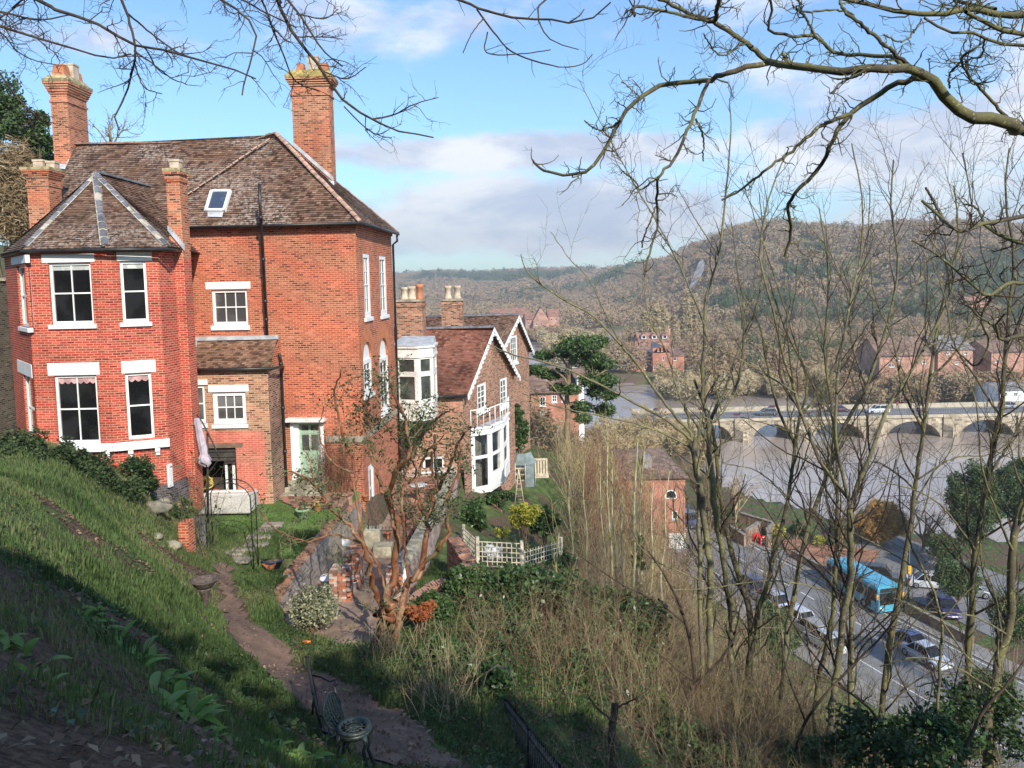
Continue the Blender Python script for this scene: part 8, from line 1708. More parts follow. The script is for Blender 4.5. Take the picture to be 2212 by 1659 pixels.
bush('evergreen_shrub', 'dense dark hedge sloping down from the bay at the far left', 'shrub', 30, 990, 17.5, 1.5, .62, 7500, .06, 'hedge', 10, 1.5, 60)
bush('evergreen_shrub', 'dense dark hedge below the bay windows', 'shrub', 150, 1020, 18.5, 1.35, .58, 7500, .06, 'hedge', 11, 1.0, 60)
bush('evergreen_shrub', 'low end of the dark hedge above the boulders', 'shrub', 235, 1058, 19, .85, .48, 5000, .06, 'hedge', 12, .8, 40)
bush('holly_shrub', 'glossy dark rounded shrub against the bay wall', 'shrub', 300, 1030, 21.6, .62, .68, 4600, .055, 'holly', 13, .5, 44)
bush('variegated_shrub', 'silvery cream variegated shrub between the path and the brick stacks', 'shrub', 676, 1308, 17.2, .74, .56, 7500, .042, 'varieg', 14, .6, 50)
bush('small_shrub', 'leafy shrub spilling over the boulders beside the sofa', 'shrub', 392, 1105, 23.4, .5, .4, 1800, .07, 'ivy', 15, .4, 26)
bush('golden_shrub', 'rounded golden green shrub in the lower garden', 'shrub', 1132, 1112, 32, .75, .6, 2600, .085, 'yellow_leaf', 16, .7, 30)
bush('evergreen_shrub', 'dark rounded shrub left of the golden one', 'shrub', 1028, 1115, 29, .55, .85, 2600, .08, 'ivy', 17, .6, 30)
bush('evergreen_shrub', 'dark shrub right of the golden one', 'shrub', 1172, 1125, 33, .9, .6, 2600, .09, 'holly', 18, .7, 30)
bush('small_shrub', 'low mixed shrubs under the white bay window', 'shrub', 1075, 1075, 36.5, 1.0, .4, 2200, .09, 'ivy', 19, .5, 30)
bush('golden_shrub', 'small yellow mound behind the trellis', 'shrub', 1085, 1148, 29, .35, .22, 900, .06, 'yellow_leaf', 20, .4, 14)
bush('hanging_ivy', 'dark evergreen climber hanging below the white oriel', 'shrub', 893, 940, 34.2, .5, .85, 2200, .09, 'holly', 21, .4, 30)
bush('copper_shrub', 'small copper leaved shrub at the foot of the peeling tree', 'shrub', 905, 1318, 16.6, .45, .25, 900, .075, 'copper_leaf', 22, .35, 20)
bush('golden_shrub', 'yellow mottled bush beside the cones', 'shrub', 1678, 1150, 91.5, 1.1, 1.2, 1600, .3, 'yellow_leaf', 23, 1.1, 22)
bush('evergreen_shrub', 'round green bush right of the yellow mottled bush', 'shrub', 1728, 1150, 91, 1.2, 1.4, 1800, .3, 'conifer', 24, 1.2, 22)
bush('golden_shrub', 'bright yellow rounded bush in the flower bed', 'shrub', 1766, 1174, 87.5, 1.0, .9, 1500, .25, 'yellow_leaf', 25, 1, 20)
bush('evergreen_shrub', 'small green bush touching the bright yellow one', 'shrub', 1791, 1178, 87, .6, .6, 900, .25, 'conifer', 26, .7, 14)
bush('evergreen_shrub', 'dark shrubs massed behind the embankment wall', 'shrub', 1560, 1112, 99, 2.2, .9, 2200, .35, 'holly', 27, 1, 26)
for i, (px, py, Y_, rx, rz, n) in enumerate(((2105, 1085, 78, 2.7, 5.2, 40000), (2190, 1060, 84, 2.4, 4.4, 24000), (2070, 1250, 66, 2.2, 1.7, 10000), (2190, 1330, 52, 1.8, 2.0, 10000), (2040, 1185, 78, 2.0, 1.6, 8000), (2130, 1500, 30, 1.5, 1.0, 8000))):
    bush('conifer_tree' if i < 2 else 'evergreen_shrub', ('tall dark conifer beyond the car park at the right', 'second dark conifer at the right edge beyond the first', 'dark evergreen behind the parked grey car', 'dark evergreen bush at the right edge beside the road', 'low evergreen between conifer and silver saloon', 'dark low shrub among the trunks at lower right')[i], 'tree' if i < 2 else 'shrub', px, py, Y_, rx, rz, n, .11*Y_/78+.03, 'conifer', 100+i, rx*.8, 60)
for i, (px, py, rx, rz, n, mt, lb) in enumerate(((1500, 1690, .8, .7, 3000, 'ivy', 'ivy smothering the trunk bases at the bottom edge'), (1620, 1640, .7, .9, 2600, 'ivy', 'ivy column round the low forking trunk'), (1960, 1640, 1.1, .7, 3600, 'ivy', 'dark ivy patch under the right-hand trunks'), (2130, 1640, 1.0, .9, 3600, 'holly', 'dark evergreen tangle in the bottom right corner'), (1400, 1560, .7, .4, 1800, 'ivy', 'small ivy patch among bare shoots above the stump'), (935, 1345, .6, .45, 3600, 'ivy', 'ivy draped over the crumbling wall end beside the copper shrub'), (1230, 1480, .8, .4, 2400, 'ivy', 'trailing ivy below the big ivy mass'), (1090, 1400, .9, .45, 2600, 'ivy', 'ivy patch between wire hoop and trellis'))):
    bush('ivy_mass', lb, 'ivy', px, py, -9, rx, rz, n, .075, mt, 140+i, rx, 34)
t = bush('willow_shrub', 'bright orange winter willow behind the street lamp', 'shrub', 1905, 1122, 87, 3.0, 2.5, 20000, .09, 'willow', 120, 1.6, 40, elong=12)
for i, (px, py, Y_, rx, rz, mt) in enumerate(((1560, 1655, 13, .7, .5, 'ivy'), (1745, 1650, 14, .9, .5, 'ivy'), (1880, 1610, 12.5, .9, .6, 'holly'), (2010, 1590, 13, .9, .6, 'ivy'), (2125, 1555, 14, 1.1, .8, 'holly'))):
    bush('ivy_bush', ('first', 'second', 'third', 'fourth', 'last')[i]+' from the left of the dark ivy clumps along the bottom right edge', 'ivy', px, py, Y_, rx, rz, 2600, .06, mt, 160+i, rx, 40, group='ivy clumps along the bottom right edge')
# leafy rose on the arch, climber by the door
pl_ = G3(440, 1195, 18, 26); x = rng.normal(size=26)*.28+pl_.x; y = rng.normal(size=26)*.15+pl_.y
o, Q = stuff_twigs('climbing_rose', x, y, rng.uniform(1.0, 2.9, 26), 'bark_olive', 44, 5, .008, lean=.16, kind=None); tag(o, 'straggling climbing rose on the left leg of the arch', 'rose'); C = Q[::2, -1]; o2 = veg_leaves('leaves', C, .07, 'ivy', None, 5); o2.parent = o
p = FL.P(FL.uz(735, 1060)[0], 0, .25); x = rng.normal(size=60)*.35+p.x; y = p.y+rng.uniform(-.1, .12, 60)
o, Q = stuff_twigs('wall_shrub', x, y, rng.uniform(1.2, 2.6, 60), 'bark_red', 45, 10, .006, lean=.14, kind=None); tag(o, 'bare reddish twiggy shrub against the house right of the green door', 'shrub')
x = rng.normal(size=50)*.25+at(845, 1400, 14.6).x; y = rng.normal(size=50)*.25+14.4; o, Q = stuff_twigs('dry_stems', x, y, rng.uniform(.4, 1.0, 50), 'bark_tan', 46, 2, .007, lean=.2, kind=None); tag(o, 'upright clump of dry pinkish stems below the peeling tree', 'dry stems')
x = rng.normal(size=60)*.3+at(955, 1540, 12.2).x; y = rng.normal(size=60)*.3+12.2; o, Q = stuff_twigs('dry_stems', x, y, rng.uniform(.7, 1.5, 60), 'bark_tan', 47, 3, .006, lean=.3, kind=None); tag(o, 'arching clump of pale dry stems above the end of the path', 'dry stems')
# pine
def pine():
    Yp_ = 56; rng = np.random.RandomState(9); tr = [W([(1226, 1010), (1226, 893), (1228, 806), (1238, 765), (1262, 745)], 13, 6), W([(1228, 830), (1200, 800), (1165, 795)], 6, 3), W([(1227, 850), (1270, 820), (1310, 800)], 7, 3), W([(1230, 800), (1210, 770), (1190, 760)], 5, 3), W([(1227, 880), (1190, 830), (1175, 825)], 4, 2), W([(1228, 870), (1280, 890), (1310, 895)], 4, 2)]
    P, Rr = limbs_px(tr, Yp_, 20, 3, .05); t, _ = bare_tree('pine_tree', 'dark green pine with flat layered crown in the middle distance', 'tree', P, Rr, [dict(dens=1, L=(.6, 1.6), ang=(30, 70), up=.1, K=5, rf=.5, wob=.2)], 'bark_brown', seed=3)
    Cs = []; 
    for (px, py, rx, rz) in ((1250, 745, 1.9, .55), (1212, 752, 1.2, .4), (1285, 742, 1.2, .4), (1180, 768, 1.0, .28), (1160, 792, 1.1, .3), (1190, 812, 1.2, .3), (1262, 775, 1.5, .5), (1300, 790, 1.3, .5), (1312, 818, 1.0, .45), (1275, 808, 1.2, .4), (1290, 850, 1.1, .5), (1305, 885, .9, .45), (1270, 880, 1.0, .4), (1240, 850, .7, .3), (1205, 835, .8, .25), (1318, 850, .7, .3), (1255, 905, .7, .3)):
        c = at(px, py, Yp_+rng.uniform(-1.2, 1.2)); n = int(1050*rx); d = rng.normal(size=(n, 3)); d /= np.linalg.norm(d, axis=1)[:, None]; r = rng.uniform(.3, 1, n)[:, None]; lump = 1+.35*np.sin(d[:, :1]*7+px)*np.cos(d[:, 1:2]*6); Cs.append(np.array(c)+d*r*lump*np.array([rx*.9, rx*.8, rz*1.25])+rng.normal(size=3)*[.3, .3, .15])
    veg_leaves('needles', np.vstack(Cs), .12, 'pine', t, 4, 2.6, up=.6)
pine()
# trees behind the house
bush('evergreen_tree', 'dark evergreen tree at the far left behind the chimneys', 'tree', 12, 330, 36, 1.3, 4.4, 16000, .10, 'conifer', 130, 1.6, 70)
bush('tangled_tree', 'tan tangled tree at the left edge beside the small chimney', 'tree', 20, 430, 32, 1.5, 2.6, 15000, .045, 'scrub_tan', 131, 1.2, 50, elong=9)
bush('evergreen_tree', 'green tree peeping between the two left chimneys', 'tree', 85, 300, 38, 1.0, 1.6, 3000, .15, 'conifer', 132, 1, 30)
P, Rr = limbs_px([W([(240, 420), (238, 340), (240, 300)], 8, 5), W([(240, 320), (215, 285), (200, 270)], 4, 1.5), W([(240, 320), (262, 285), (280, 280)], 4, 1.5), W([(240, 310), (238, 275), (235, 262)], 4, 1.5)], 55, 16, 5); bare_tree('bare_tree', 'round topped bare tree showing above the roof ridge beside the big left chimney', 'tree', P, Rr, [dict(dens=3, L=(.5, 1.6), ang=(20, 60), up=.1, K=5, rf=.6, wob=.2, t0=.4), dict(dens=5, L=(.3, .8), ang=(20, 60), up=.05, K=4, rf=.7, wob=.2, rmin=.012)], 'bark_brown', seed=8)
# bare trees on the river bank
for i, (px, py, Y_, h_, sp, mt, lb) in enumerate(((1590, 1140, 94.5, 6.5, .4, 'bark_tan', 'small pale bare tree standing inside the flood wall'), (1512, 1112, 100, 8, .35, 'bark_brown', 'dark bare tree beside the corner house at the water edge'), (1540, 1118, 99, 6.5, .35, 'bark_brown', 'second bare tree on the bank behind the embankment wall'), (1820, 1190, 86, 5.5, .5, 'bark_brown', 'twiggy brown tree on the bank left of the orange willow'), (1995, 1200, 84, 6, .45, 'bark_brown', 'brown bare tree right of the orange willow'), (1450, 1000, 150, 8, .5, 'bark_tan', 'bare riverside tree left of the first bridge arch'), (1405, 960, 150, 9, .5, 'bark_tan', 'pale bare tree on the bank where the bridge begins'))):
    p = at(px, py, Y_); n = 9; rng2 = np.random.RandomState(200+i); P = np.zeros((n, 8, 3)); 
    for j in range(n):
        d = np.array([rng2.normal()*sp*(j > 0), rng2.normal()*sp*(j > 0), 1.]); b = np.array([p.x, p.y, p.z]); P[j, 0] = b+(0 if j == 0 else 1)*np.array([0, 0, h_*.25*rng2.uniform(.6, 1.3)])
        for s in range(1, 8): d = d+rng2.normal(size=3)*.12; d[2] += .03; P[j, s] = P[j, s-1]+d/np.linalg.norm(d)*h_*.75/7
    bare_tree('bare_tree', lb, 'tree', P, np.repeat(np.linspace(.14, .03, 8)[None], n, 0), [dict(dens=1.6, L=(.8, 2.2), ang=(25, 60), up=.1, K=5, rf=.5, wob=.2, t0=.3, rmin=.03), dict(dens=2.5, L=(.4, 1.2), ang=(25, 60), up=.05, K=4, rf=.7, wob=.2, rmin=.025)], mt, seed=210+i, sides=5, group='bare trees along the river')
rng2 = np.random.RandomState(900)
for i in range(14):
    px = (1420, 1475, 1530, 1590, 1650, 1705, 1760, 1830, 1890, 1945, 2010, 2075, 2140, 2195)[i]; Y_ = (40, 36, 30, 42, 33, 28, 36, 30, 40, 33, 28, 36, 31, 27)[i]; x = (px-1106)/F_PX*Y_; z = gz(x, Y_); h_ = rng2.uniform(8, 13.5); n = 5; P = np.zeros((n, 12, 3))
    for j in range(n):
        d = np.array([rng2.normal()*.14*(j > 0)+.0, rng2.normal()*.14*(j > 0), 1.]); P[j, 0] = (x+rng2.normal()*.25*(j > 0), Y_+rng2.normal()*.25*(j > 0), z-.2)
        for s in range(1, 12): d = d+rng2.normal(size=3)*.06; d[2] = 1; P[j, s] = P[j, s-1]+d/np.linalg.norm(d)*h_*(1-.13*j)/11
    bare_tree('bare_tree', 'multi-stemmed bare tree on the lower bank, '+('first', 'second', 'third', 'fourth', 'fifth', 'sixth', 'seventh', 'eighth', 'ninth', 'tenth', 'eleventh', 'twelfth', 'thirteenth', 'last')[i]+' from the left behind the tall trunks', 'tree', P, np.repeat(np.linspace(.075, .015, 12)[None], n, 0)*rng2.uniform(.6, 1.1, n)[:, None], [dict(dens=1.3, L=(.6, 2.4), ang=(25, 60), up=.15, K=6, rf=.5, wob=.18, t0=.25, rmin=.010, rmax=.02), dict(dens=2.4, L=(.3, 1.0), ang=(25, 65), up=.08, K=5, rf=.6, wob=.2, rmin=.008), dict(dens=2, L=(.15, .5), ang=(25, 65), K=3, rf=.7, wob=.2, rmin=.006)], ('bark_olive', 'bark_pale', 'bark_brown')[i % 3], seed=920+i, sides=6, group='bare trees on the lower bank')
# ---------------------------------------------------------------- far woods
def crowns(name, XY, hgt, wid, mat, seed, n=60, size=1.1, base=None, elong=1.6, up=None, thin=1.):
    rng = np.random.RandomState(seed); N_ = len(XY); z = (base if base is not None else far_h(XY[:, 0], XY[:, 1])); z = np.maximum(z, WATER-.5)
    k = np.repeat(np.arange(N_), n); d = rng.normal(size=(N_*n, 3)); d /= np.linalg.norm(d, axis=1)[:, None]; d *= rng.uniform(.35, 1, N_*n)[:, None]**.5
    lob = 1+.3*np.sin(d[:, 0]*5+k*1.7)*np.cos(d[:, 1]*4+k*.7)
    C = np.stack([XY[k, 0]+d[:, 0]*wid[k]*lob, XY[k, 1]+d[:, 1]*wid[k]*lob, z[k]+hgt[k]*(.55+.45*d[:, 2]*lob)], 1)
    V, Fq, rnd = leaf_quads(C, size, rng, elong, up=up); tr = rng.rand(N_); rnd = np.clip(np.repeat(tr[k], 4)*.75+rnd*.25, 0, 1)
    return tag(np_mesh(name, V, Fq, M[mat], None, rnd), kind='stuff')
rng = np.random.RandomState(300)
def scatter(n, y0, y1, x0=-.25, x1=.78, pw=1.):
    y = y0+(y1-y0)*rng.rand(n)**pw; x = y*rng.uniform(x0, x1, n); return np.stack([x, y], 1)
def land(XY): return XY[~inpoly(XY[:, 0], XY[:, 1], RIVER)]
A1 = land(scatter(3400, 400, 1000, -.02)); A1 = A1[(hillh(A1[:, 0], A1[:, 1]) > -30)]
gr = pnoise(A1[:, 0], A1[:, 1], .012, 21)+pnoise(A1[:, 0], A1[:, 1], .035, 22)*.5
hb_ = A1[gr > .05]; hd = A1[gr <= .05]
crowns('hill_wood', hd, rng.uniform(6, 11, len(hd)), rng.uniform(4, 7, len(hd)), 'far_brown', 301, 210, .85, elong=1.6)
crowns('hill_conifers', hb_, rng.uniform(7, 14, len(hb_)), rng.uniform(3, 5, len(hb_)), 'far_green', 302, 190, .85, elong=1.6)
A2 = scatter(2600, 1000, 1950, -.3, .3); g2_ = pnoise(A2[:, 0], A2[:, 1], .008, 23); 
crowns('ridge_wood', A2[g2_ <= .06], rng.uniform(9, 15, (g2_ <= .06).sum()), rng.uniform(8, 14, (g2_ <= .06).sum()), 'far_brown', 303, 130, 1.8, elong=1.6)
crowns('ridge_conifers', A2[g2_ > .06], rng.uniform(11, 20, (g2_ > .06).sum()), rng.uniform(7, 11, (g2_ > .06).sum()), 'far_green', 304, 130, 1.8, elong=1.6)
A3 = land(scatter(900, 450, 1100, -.3, .2)); crowns('valley_wood', A3, rng.uniform(8, 14, len(A3)), rng.uniform(5, 9, len(A3)), 'far_brown', 305, 190, .9, elong=1.7)
A4 = land(scatter(620, 222, 470, .13, .8)); keep = ~((A4[:, 0]/A4[:, 1] > .17) & (A4[:, 0]/A4[:, 1] < .23) & (A4[:, 1] < 300)); A4 = A4[keep]
crowns('valley_wood', A4, rng.uniform(6, 11, len(A4)), rng.uniform(2.5, 4.5, len(A4)), 'far_brown', 306, 420, .38, elong=2.6, up=.0)
A5 = scatter(150, 208, 245, .19, .48); crowns('flooded_willows', A5, rng.uniform(4, 7.5, len(A5)), rng.uniform(2, 3.4, len(A5)), 'far_tan', 307, 700, .20, base=np.full(len(A5), -34.), elong=5)
A5 = scatter(60, 300, 420, .04, .12); crowns('flooded_willows', A5, rng.uniform(5, 9, len(A5)), rng.uniform(2.5, 4, len(A5)), 'far_tan', 308, 500, .32, base=np.full(len(A5), -34.), elong=5)
A6 = scatter(40, 226, 330, .30, .62); crowns('valley_evergreens', A6, rng.uniform(7, 11, len(A6)), rng.uniform(2.4, 3.6, len(A6)), 'far_green', 309, 700, .36)
A9 = scatter(90, 190, 204, .42, .72); crowns('riverbank_wood', A9, rng.uniform(5, 9, 90), rng.uniform(2, 3.2, 90), 'far_brown', 312, 600, .24, base=np.full(90, -34.), elong=4)
A11 = np.stack([rng.uniform(1.5, 7.5, 70), rng.uniform(58, 77, 70)], 1); crowns('bank_scrub', A11, rng.uniform(3.5, 6.2, 70), rng.uniform(1.2, 2, 70), 'scrub_tan', 314, 700, .08, base=ground(A11[:, 0], A11[:, 1]), elong=6)
A10 = scatter(60, 415, 448, -.01, .075); crowns('flooded_willows', A10, rng.uniform(5, 8, 60), rng.uniform(3, 5, 60), 'far_brown', 313, 300, .5, base=np.full(60, -34.), elong=3)
A7 = np.stack([rng.uniform(16, 34, 90), rng.uniform(128, 153, 90)], 1); crowns('bank_scrub', A7, rng.uniform(3, 6, 90), rng.uniform(1.4, 2.4, 90), 'far_tan', 310, 900, .13, base=np.full(90, -32.5), elong=5)
A8 = np.stack([rng.uniform(2, 15, 80), rng.uniform(85, 126, 80)], 1); crowns('bank_scrub', A8, rng.uniform(4, 7, 80), rng.uniform(1.8, 3, 80), 'scrub_tan', 311, 900, .12, base=ground(A8[:, 0], A8[:, 1]), elong=5)
for i, px in enumerate((1395, 1414, 1432, 1455, 1482, 1502)):
    p = at(px, 700, 330+i*4); h_ = (18, 22, 20, 15, 26, 24)[i]; t = thing('poplar_tree', 'tall tan poplar, '+('first', 'second', 'third', 'fourth', 'fifth', 'last')[i]+' from the left of the row below the cliff', 'tree', (p.x, p.y, -34), 0, 'poplars in the flooded meadow'); d = rng.normal(size=(900, 3)); d /= np.linalg.norm(d, axis=1)[:, None]; d *= rng.uniform(.2, 1, 900)[:, None]**.5; d = np.repeat(d, 4, 0)+rng.normal(size=(3600, 3))*.06
    V, Fq, rnd = leaf_quads(np.array([p.x, p.y, -33+h_*.52])+d*np.array([2.6, 2.6, h_*.52]), .35, rng, 6, up=0); V2 = V; np_mesh('crown', V2, Fq, M['far_tan'], t, rnd); m = MB(); m.tube([(p.x, p.y, -36), (p.x, p.y, -28)], .3, 6); m.build('trunk', M['bark_brown'], t)
# pale cliff on the near hill
def cliff():
    m = MB(); t = []; rg = random.Random(2)
    A_ = [(1516, 555), (1524, 575), (1512, 600), (1498, 618), (1486, 628), (1492, 612), (1500, 590), (1508, 570)]
    pts = []
    for px, py in A_:
        d = ray(px, py); Ys = np.linspace(380, 1000, 400); z = hillh(d.x/d.y*Ys, Ys); k = int(np.argmax(d.z/d.y*Ys < z)); pts.append(Vector(d*((Ys[k]-34)/d.y)))
    c = sum(pts, Vector())/len(pts); c.y -= 6
    for i in range(len(pts)): a, b = pts[i], pts[(i+1) % len(pts)]; m.poly([a, b, c]); m.poly([a, b, b+Vector((4, 40, -14)), a+Vector((4, 40, -14))])
    m.build('rock_face', M['cliff'], t_ := thing('cliff', 'pale bare sandstone cliff on the wooded hill above the poplars', 'cliff', tuple(c)))
M['cliff'] = plain('pale_cliff_rock', (.46, .40, .35), .95, var=.3, scale=.12)
cliff()
# ---------------------------------------------------------------- foreground grass, leaves, broad-leaved plants
def inview(x, y, z, pad=60): px, py = npproj(np.stack([x, y, z], 1)); return (px > -pad) & (px < W_PX+pad) & (py > 0) & (py < H_PX+pad)
def grass(name, n, x0, x1, y0, y1, hr, mat, seed, cond=None, wr=.0038, lean=.35, power=1.):
    r = np.random.RandomState(seed); y = y0+(y1-y0)*r.rand(n)**power; x = r.uniform(x0, x1, n); nx_, ny_ = pnoise(x, y, 2.2, 51)*.45, pnoise(x, y, 2.2, 52)*.45; k = ~(inpoly(x+nx_, y+ny_, PATH) & inpoly(x-nx_*.5, y-ny_*.5, PATH)) & ~inpoly(x, y, PASS)
    if cond is not None: k &= cond(x, y)
    x, y = x[k], y[k]; z = ground(x, y); k = inview(x, y, z); x, y, z = x[k], y[k], z[k]; n = len(x); h_ = r.uniform(*hr, n)*(1+1.2*np.clip(pnoise(x, y, 1.7, 31)+.1, -.4, .5)); a = r.uniform(0, 6.28, n)
    dx, dy = np.cos(a), np.sin(a); w_ = wr*(1+y/9)*r.uniform(.7, 1.3, n); ln = r.uniform(.1, 1, n)*lean; b = r.uniform(0, 6.28, n); bx_, by = np.cos(b)*ln*h_+.12*h_, np.sin(b)*ln*h_-.1*h_
    V = np.stack([np.stack([x-dx*w_, y-dy*w_, z-.01], 1), np.stack([x+dx*w_, y+dy*w_, z-.01], 1), np.stack([x+dx*w_*.7+bx_*.4, y+dy*w_*.7+by*.4, z+h_*.6], 1), np.stack([x+bx_, y+by, z+h_*(1-.3*ln)], 1)], 1).reshape(-1, 3)
    rn = np.repeat(np.clip(.5+pnoise(x, y, .6, 32)*.9+r.normal(size=n)*.16, 0, 1), 4); return tag(np_mesh(name, V, np.arange(4*n).reshape(n, 4), M[mat], None, rn), kind='stuff')
gc_ = lambda x, y: (pnoise(x, y, .7, 41)+pnoise(x, y, 1.9, 42)*.6 > -.42)
grass('grass', 250000, -14, 1.5, 2.2, 24, (.05, .13), 'grass_blade', 1, lambda x, y: ~inpoly(x, y, PAV) & gc_(x, y) & ((y > 6) | (pnoise(x, y, 1.1, 43) > .12)), power=.8)
grass('grass', 40000, -8, 0, 11, 20, (.06, .16), 'grass_blade', 2, lambda x, y: (x > -6.5) & (x < -2.1+pnoise(x, y, .8, 45)*1.6))
grass('lawn_grass', 30000, -13, -5.5, 21.5, 27.6, (.03, .06), 'lawn_blade', 3, lambda x, y: inpoly(x, y, LAWN) & ~inpoly(x, y, PAV), wr=.004)
grass('grass', 9000, 0, 14, 26, 60, (.10, .22), 'grass_blade', 4, lambda x, y: pnoise(x, y, .3, 44) > -.1)
def litter(n, seed, cond, size=.05, dz=.01, x0=-9, x1=2.5, y0=2.2, y1=20, mat='dead_leaf', name='leaf_litter', hz=0):
    r = np.random.RandomState(seed); x = r.uniform(x0, x1, n); y = y0+(y1-y0)*r.rand(n)**.8; k = cond(x, y); x, y = x[k], y[k]; z = ground(x, y)+dz+.025+r.rand(len(x))*hz; k = inview(x, y, z); C = np.stack([x, y, z], 1)[k]; n = len(C)
    a = r.uniform(0, 6.28, n); s = size*r.uniform(.4, 1.3, n); til = r.normal(size=(n, 2))*.35; u = np.stack([np.cos(a), np.sin(a), til[:, 0]], 1)*s[:, None]; v = np.stack([-np.sin(a), np.cos(a), til[:, 1]], 1)*s[:, None]*.7
    V = np.stack([C-u, C+v*.8+[0, 0, .012], C+u, C-v*.8+[0, 0, .012]], 1).reshape(-1, 3); return tag(np_mesh(name, V, np.arange(4*n).reshape(n, 4), M[mat], None, np.repeat(r.rand(n), 4)), kind='stuff')
litter(26000, 1, lambda x, y: ~gc_(x, y) | (y < 5.5), .035); litter(5200, 2, lambda x, y: inpoly(x, y, PATH) & (y < 13.5), .042, .03); litter(1500, 3, lambda x, y: inpoly(x, y, PATH) | inpoly(x, y, PASS), .03, .03)
litter(30000, 6, lambda x, y: (pnoise(x, y, 1.3, 61) > .06) & ~inpoly(x, y, PATH) & ~inpoly(x, y, PASS) & ~inpoly(x, y, LAWN), .028, .0, -12, 3, 3, 22, 'ivy', 'ground_cover', .10)
litter(14000, 7, lambda x, y: (x > -5) & ~inpoly(x, y, PATH) & ~inpoly(x, y, PASS) & (x < 3), .035, .0, -5, 4, 9, 19, 'hedge', 'ground_cover', .16)
litter(30000, 9, lambda x, y: (pnoise(x, y, .55, 66) > -.05) & ~inpoly(x, y, PASS) & ~inpoly(x, y, PATH), .035, .0, -1, 9, 12.5, 27, 'ivy', 'ground_cover', .75)
litter(3000, 8, lambda x, y: inpoly(x, y, PATH), .03, .03, mat='dead_leaf')
x, y = region(260, -6, 2, 2.5, 9, None, 71); stuff_twigs('fallen_twigs', x, y, np.random.RandomState(71).uniform(.1, .4, len(x)), 'bark_brown', 72, 1, .004, lean=4., K=4)
litter(9000, 4, lambda x, y: (x > -2) & (y > 9) & ~inpoly(x, y, PASS), .05, .02, -2, 9, 9, 26)
def rosette(px, py, n, L, lab, seed, mat='broad_leaf', wide=.34, Ym=16):
    x, y = on(px, py, 2.4, Ym); z = gz(x, y); t = thing('broad_leaved_plant', lab, 'plant', (x, y, z), 0, 'broad leaved plants on the bank'); r = np.random.RandomState(seed); V, Fq, rn = [], [], []
    for i in range(n):
        a = r.uniform(0, 6.28); l = L*r.uniform(.55, 1.1); el = r.uniform(.35, 1.15); ox, oy = r.normal(size=2)*L*.35; zb = gz(x+ox, y+oy); p = np.array([x+ox, y+oy, zb]); hd_ = np.array([math.cos(a), math.sin(a), 0]); sd2 = np.array([-hd_[1], hd_[0], 0]); b0_ = len(V)
        K = 7
        for j in range(K):
            s = j/(K-1); wd = l*wide*math.sin(math.pi*min(1, s*.93+.07))**.8*.5; h_ = el*s-.75*s*s*(1.2-el*.4); c = p+hd_*l*s*(.6+.4*s)+np.array([0, 0, l*h_])
            V += [c-sd2*wd+[0, 0, wd*.35], c+[0, 0, -.0], c+sd2*wd+[0, 0, wd*.35]]; rn += [r.rand()*.2+(.3+.5*(i % 3)/2)]*3
        for j in range(K-1):
            for q in (0, 1): o_ = b0_+j*3+q; Fq.append((o_, o_+1, o_+4, o_+3))
    np_mesh('leaves', np.array(V), np.array(Fq), M[mat], t, np.array(rn), smooth=True)
for i, (px, py, n, L, lb) in enumerate(((400, 1545, 46, .30, 'largest clump of broad soft green leaves in the middle of the bank'), (360, 1480, 22, .24, 'broad leaved clump just above the largest one'), (300, 1420, 20, .24, 'leafy clump right of the narrow leaved plants'), (215, 1360, 18, .24, 'upper clump of broad grey green leaves on the bank'), (480, 1600, 18, .18, 'small clump at the lower right of the largest one'), (650, 1645, 30, .22, 'pale leaved clump at the bottom edge beside the iron chair'), (590, 1620, 14, .18, 'clump at the bottom edge left of the pale leaved one'), (40, 1410, 14, .2, 'dark leaves at the left edge of the bank'), (110, 1490, 10, .14, 'tiny grey leaved seedling on bare soil'), (200, 1330, 12, .2, 'leaves poking through grass on the upper bank'), (755, 1500, 12, .12, 'low green weeds at the path edge above the bench'), (785, 1560, 10, .12, 'weed tuft right of the path'))):
    rosette(px, py, n, L, lb, 400+i)
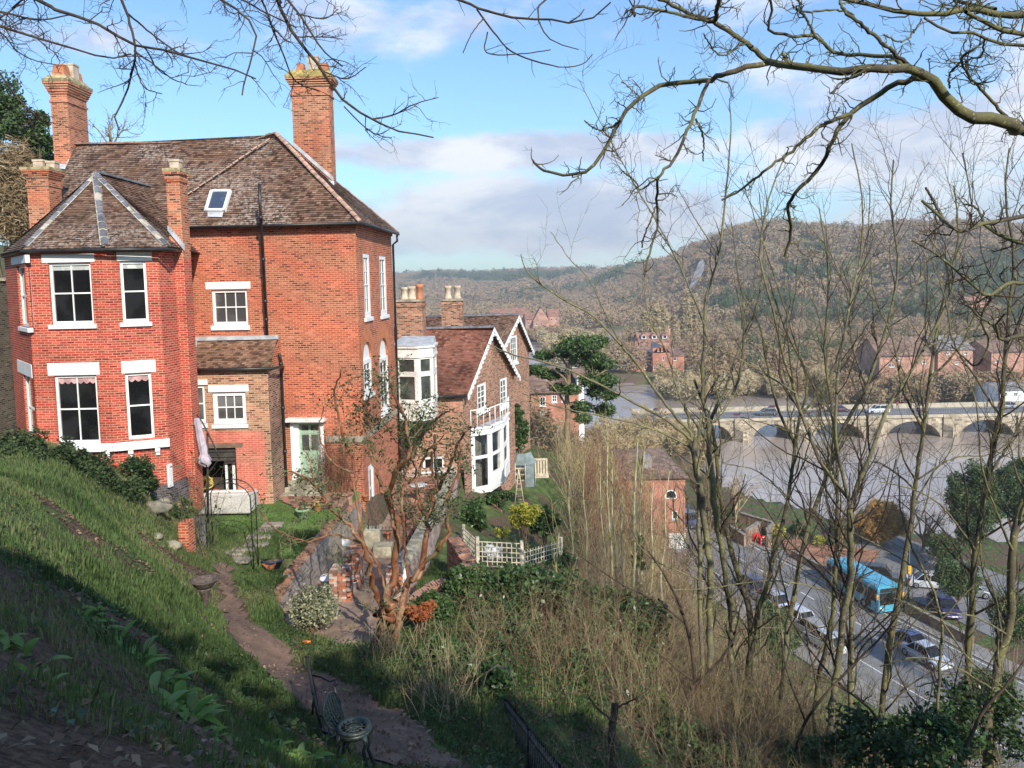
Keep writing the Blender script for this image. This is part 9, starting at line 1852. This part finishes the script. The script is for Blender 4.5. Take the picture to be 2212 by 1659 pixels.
# narrow strap leaves
x, y = on(245, 1400, 3, 14)
def straps(x, y, n, L, lab, seed):
    r = np.random.RandomState(seed); z = gz(x, y); V, Fq, rn = [], [], []; t = thing('strap_leaved_plant', lab, 'plant', (x, y, z))
    for i in range(n):
        a = r.uniform(0, 6.28); l = L*r.uniform(.6, 1.1); hd_ = np.array([math.cos(a), math.sin(a), 0]); sd2 = np.array([-hd_[1], hd_[0], 0])*.009; ox, oy = r.normal(size=2)*.12; p = np.array([x+ox, y+oy, gz(x+ox, y+oy)]); b0_ = len(V)
        for j in range(5): s = j/4; c = p+hd_*l*.45*s*s+np.array([0, 0, l*(s-.3*s*s)]); V += [c-sd2*(1-s*.8), c+sd2*(1-s*.8)]; rn += [.3]*2
        for j in range(4): o_ = b0_+j*2; Fq.append((o_, o_+1, o_+3, o_+2))
    np_mesh('leaves', np.array(V), np.array(Fq), M['ivy'], t, np.array(rn))
straps(x, y, 40, .34, 'tuft of narrow upright strap leaves above the broad clumps', 5)
# unseen trees added behind the viewer to cast shade on the foreground
for i, (x, y, z, rx, rz) in enumerate(((2.5, -11, 5, 4.2, 5.6), (9, -10.5, 5, 4.4, 6.2), (16, -11.5, 4.5, 4.6, 7), (23, -11, 2, 4.6, 7), (-4.5, -11, 5, 3.6, 4.2))):
    rng2 = np.random.RandomState(500+i); t = thing('evergreen_tree', ('unseen evergreen added for shade just behind the viewer', 'broad unseen evergreen added for shade behind the viewer to the right', 'tall unseen evergreen added for shade behind the viewer farther right', 'unseen evergreen added for shade lowest on the slope behind the viewer', 'unseen evergreen added for shade highest on the slope behind the viewer')[i], 'tree', (x, y, z-rz)); C, rd_ = clumps(rng2, (x, y, z), (rx, 2.4, rz), 60, 1.25); k = rng2.choice(60, 4600); d = rng2.normal(size=(4600, 3)); d /= np.linalg.norm(d, axis=1)[:, None]; d *= rng2.uniform(.2, 1, 4600)[:, None]; veg_leaves('crown', C[k]+d*rd_[k], .42, 'conifer', t, 500+i)
    m = MB(); m.tube([(x, y, gz(x, y)-.5), (x, y, z+rz*.6)], [.4, .1], 8); m.build('trunk', M['bark_dark'], t)
def haze(density, col):
    m = bpy.data.materials.new('haze'); m.use_nodes = True; nt = m.node_tree; nt.nodes.clear(); o = nt.nodes.new('ShaderNodeOutputMaterial'); v = nt.nodes.new('ShaderNodeVolumePrincipled'); v.inputs['Density'].default_value = density; v.inputs['Color'].default_value = (*col, 1); v.inputs['Anisotropy'].default_value = .2; nt.links.new(v.outputs[0], o.inputs['Volume'])
    b = MB(); b.box(-1500, 3500, -150, 2600, -45, 150); tag(b.build('haze', m), kind='stuff')
haze(.00040, (.86, .9, .96))
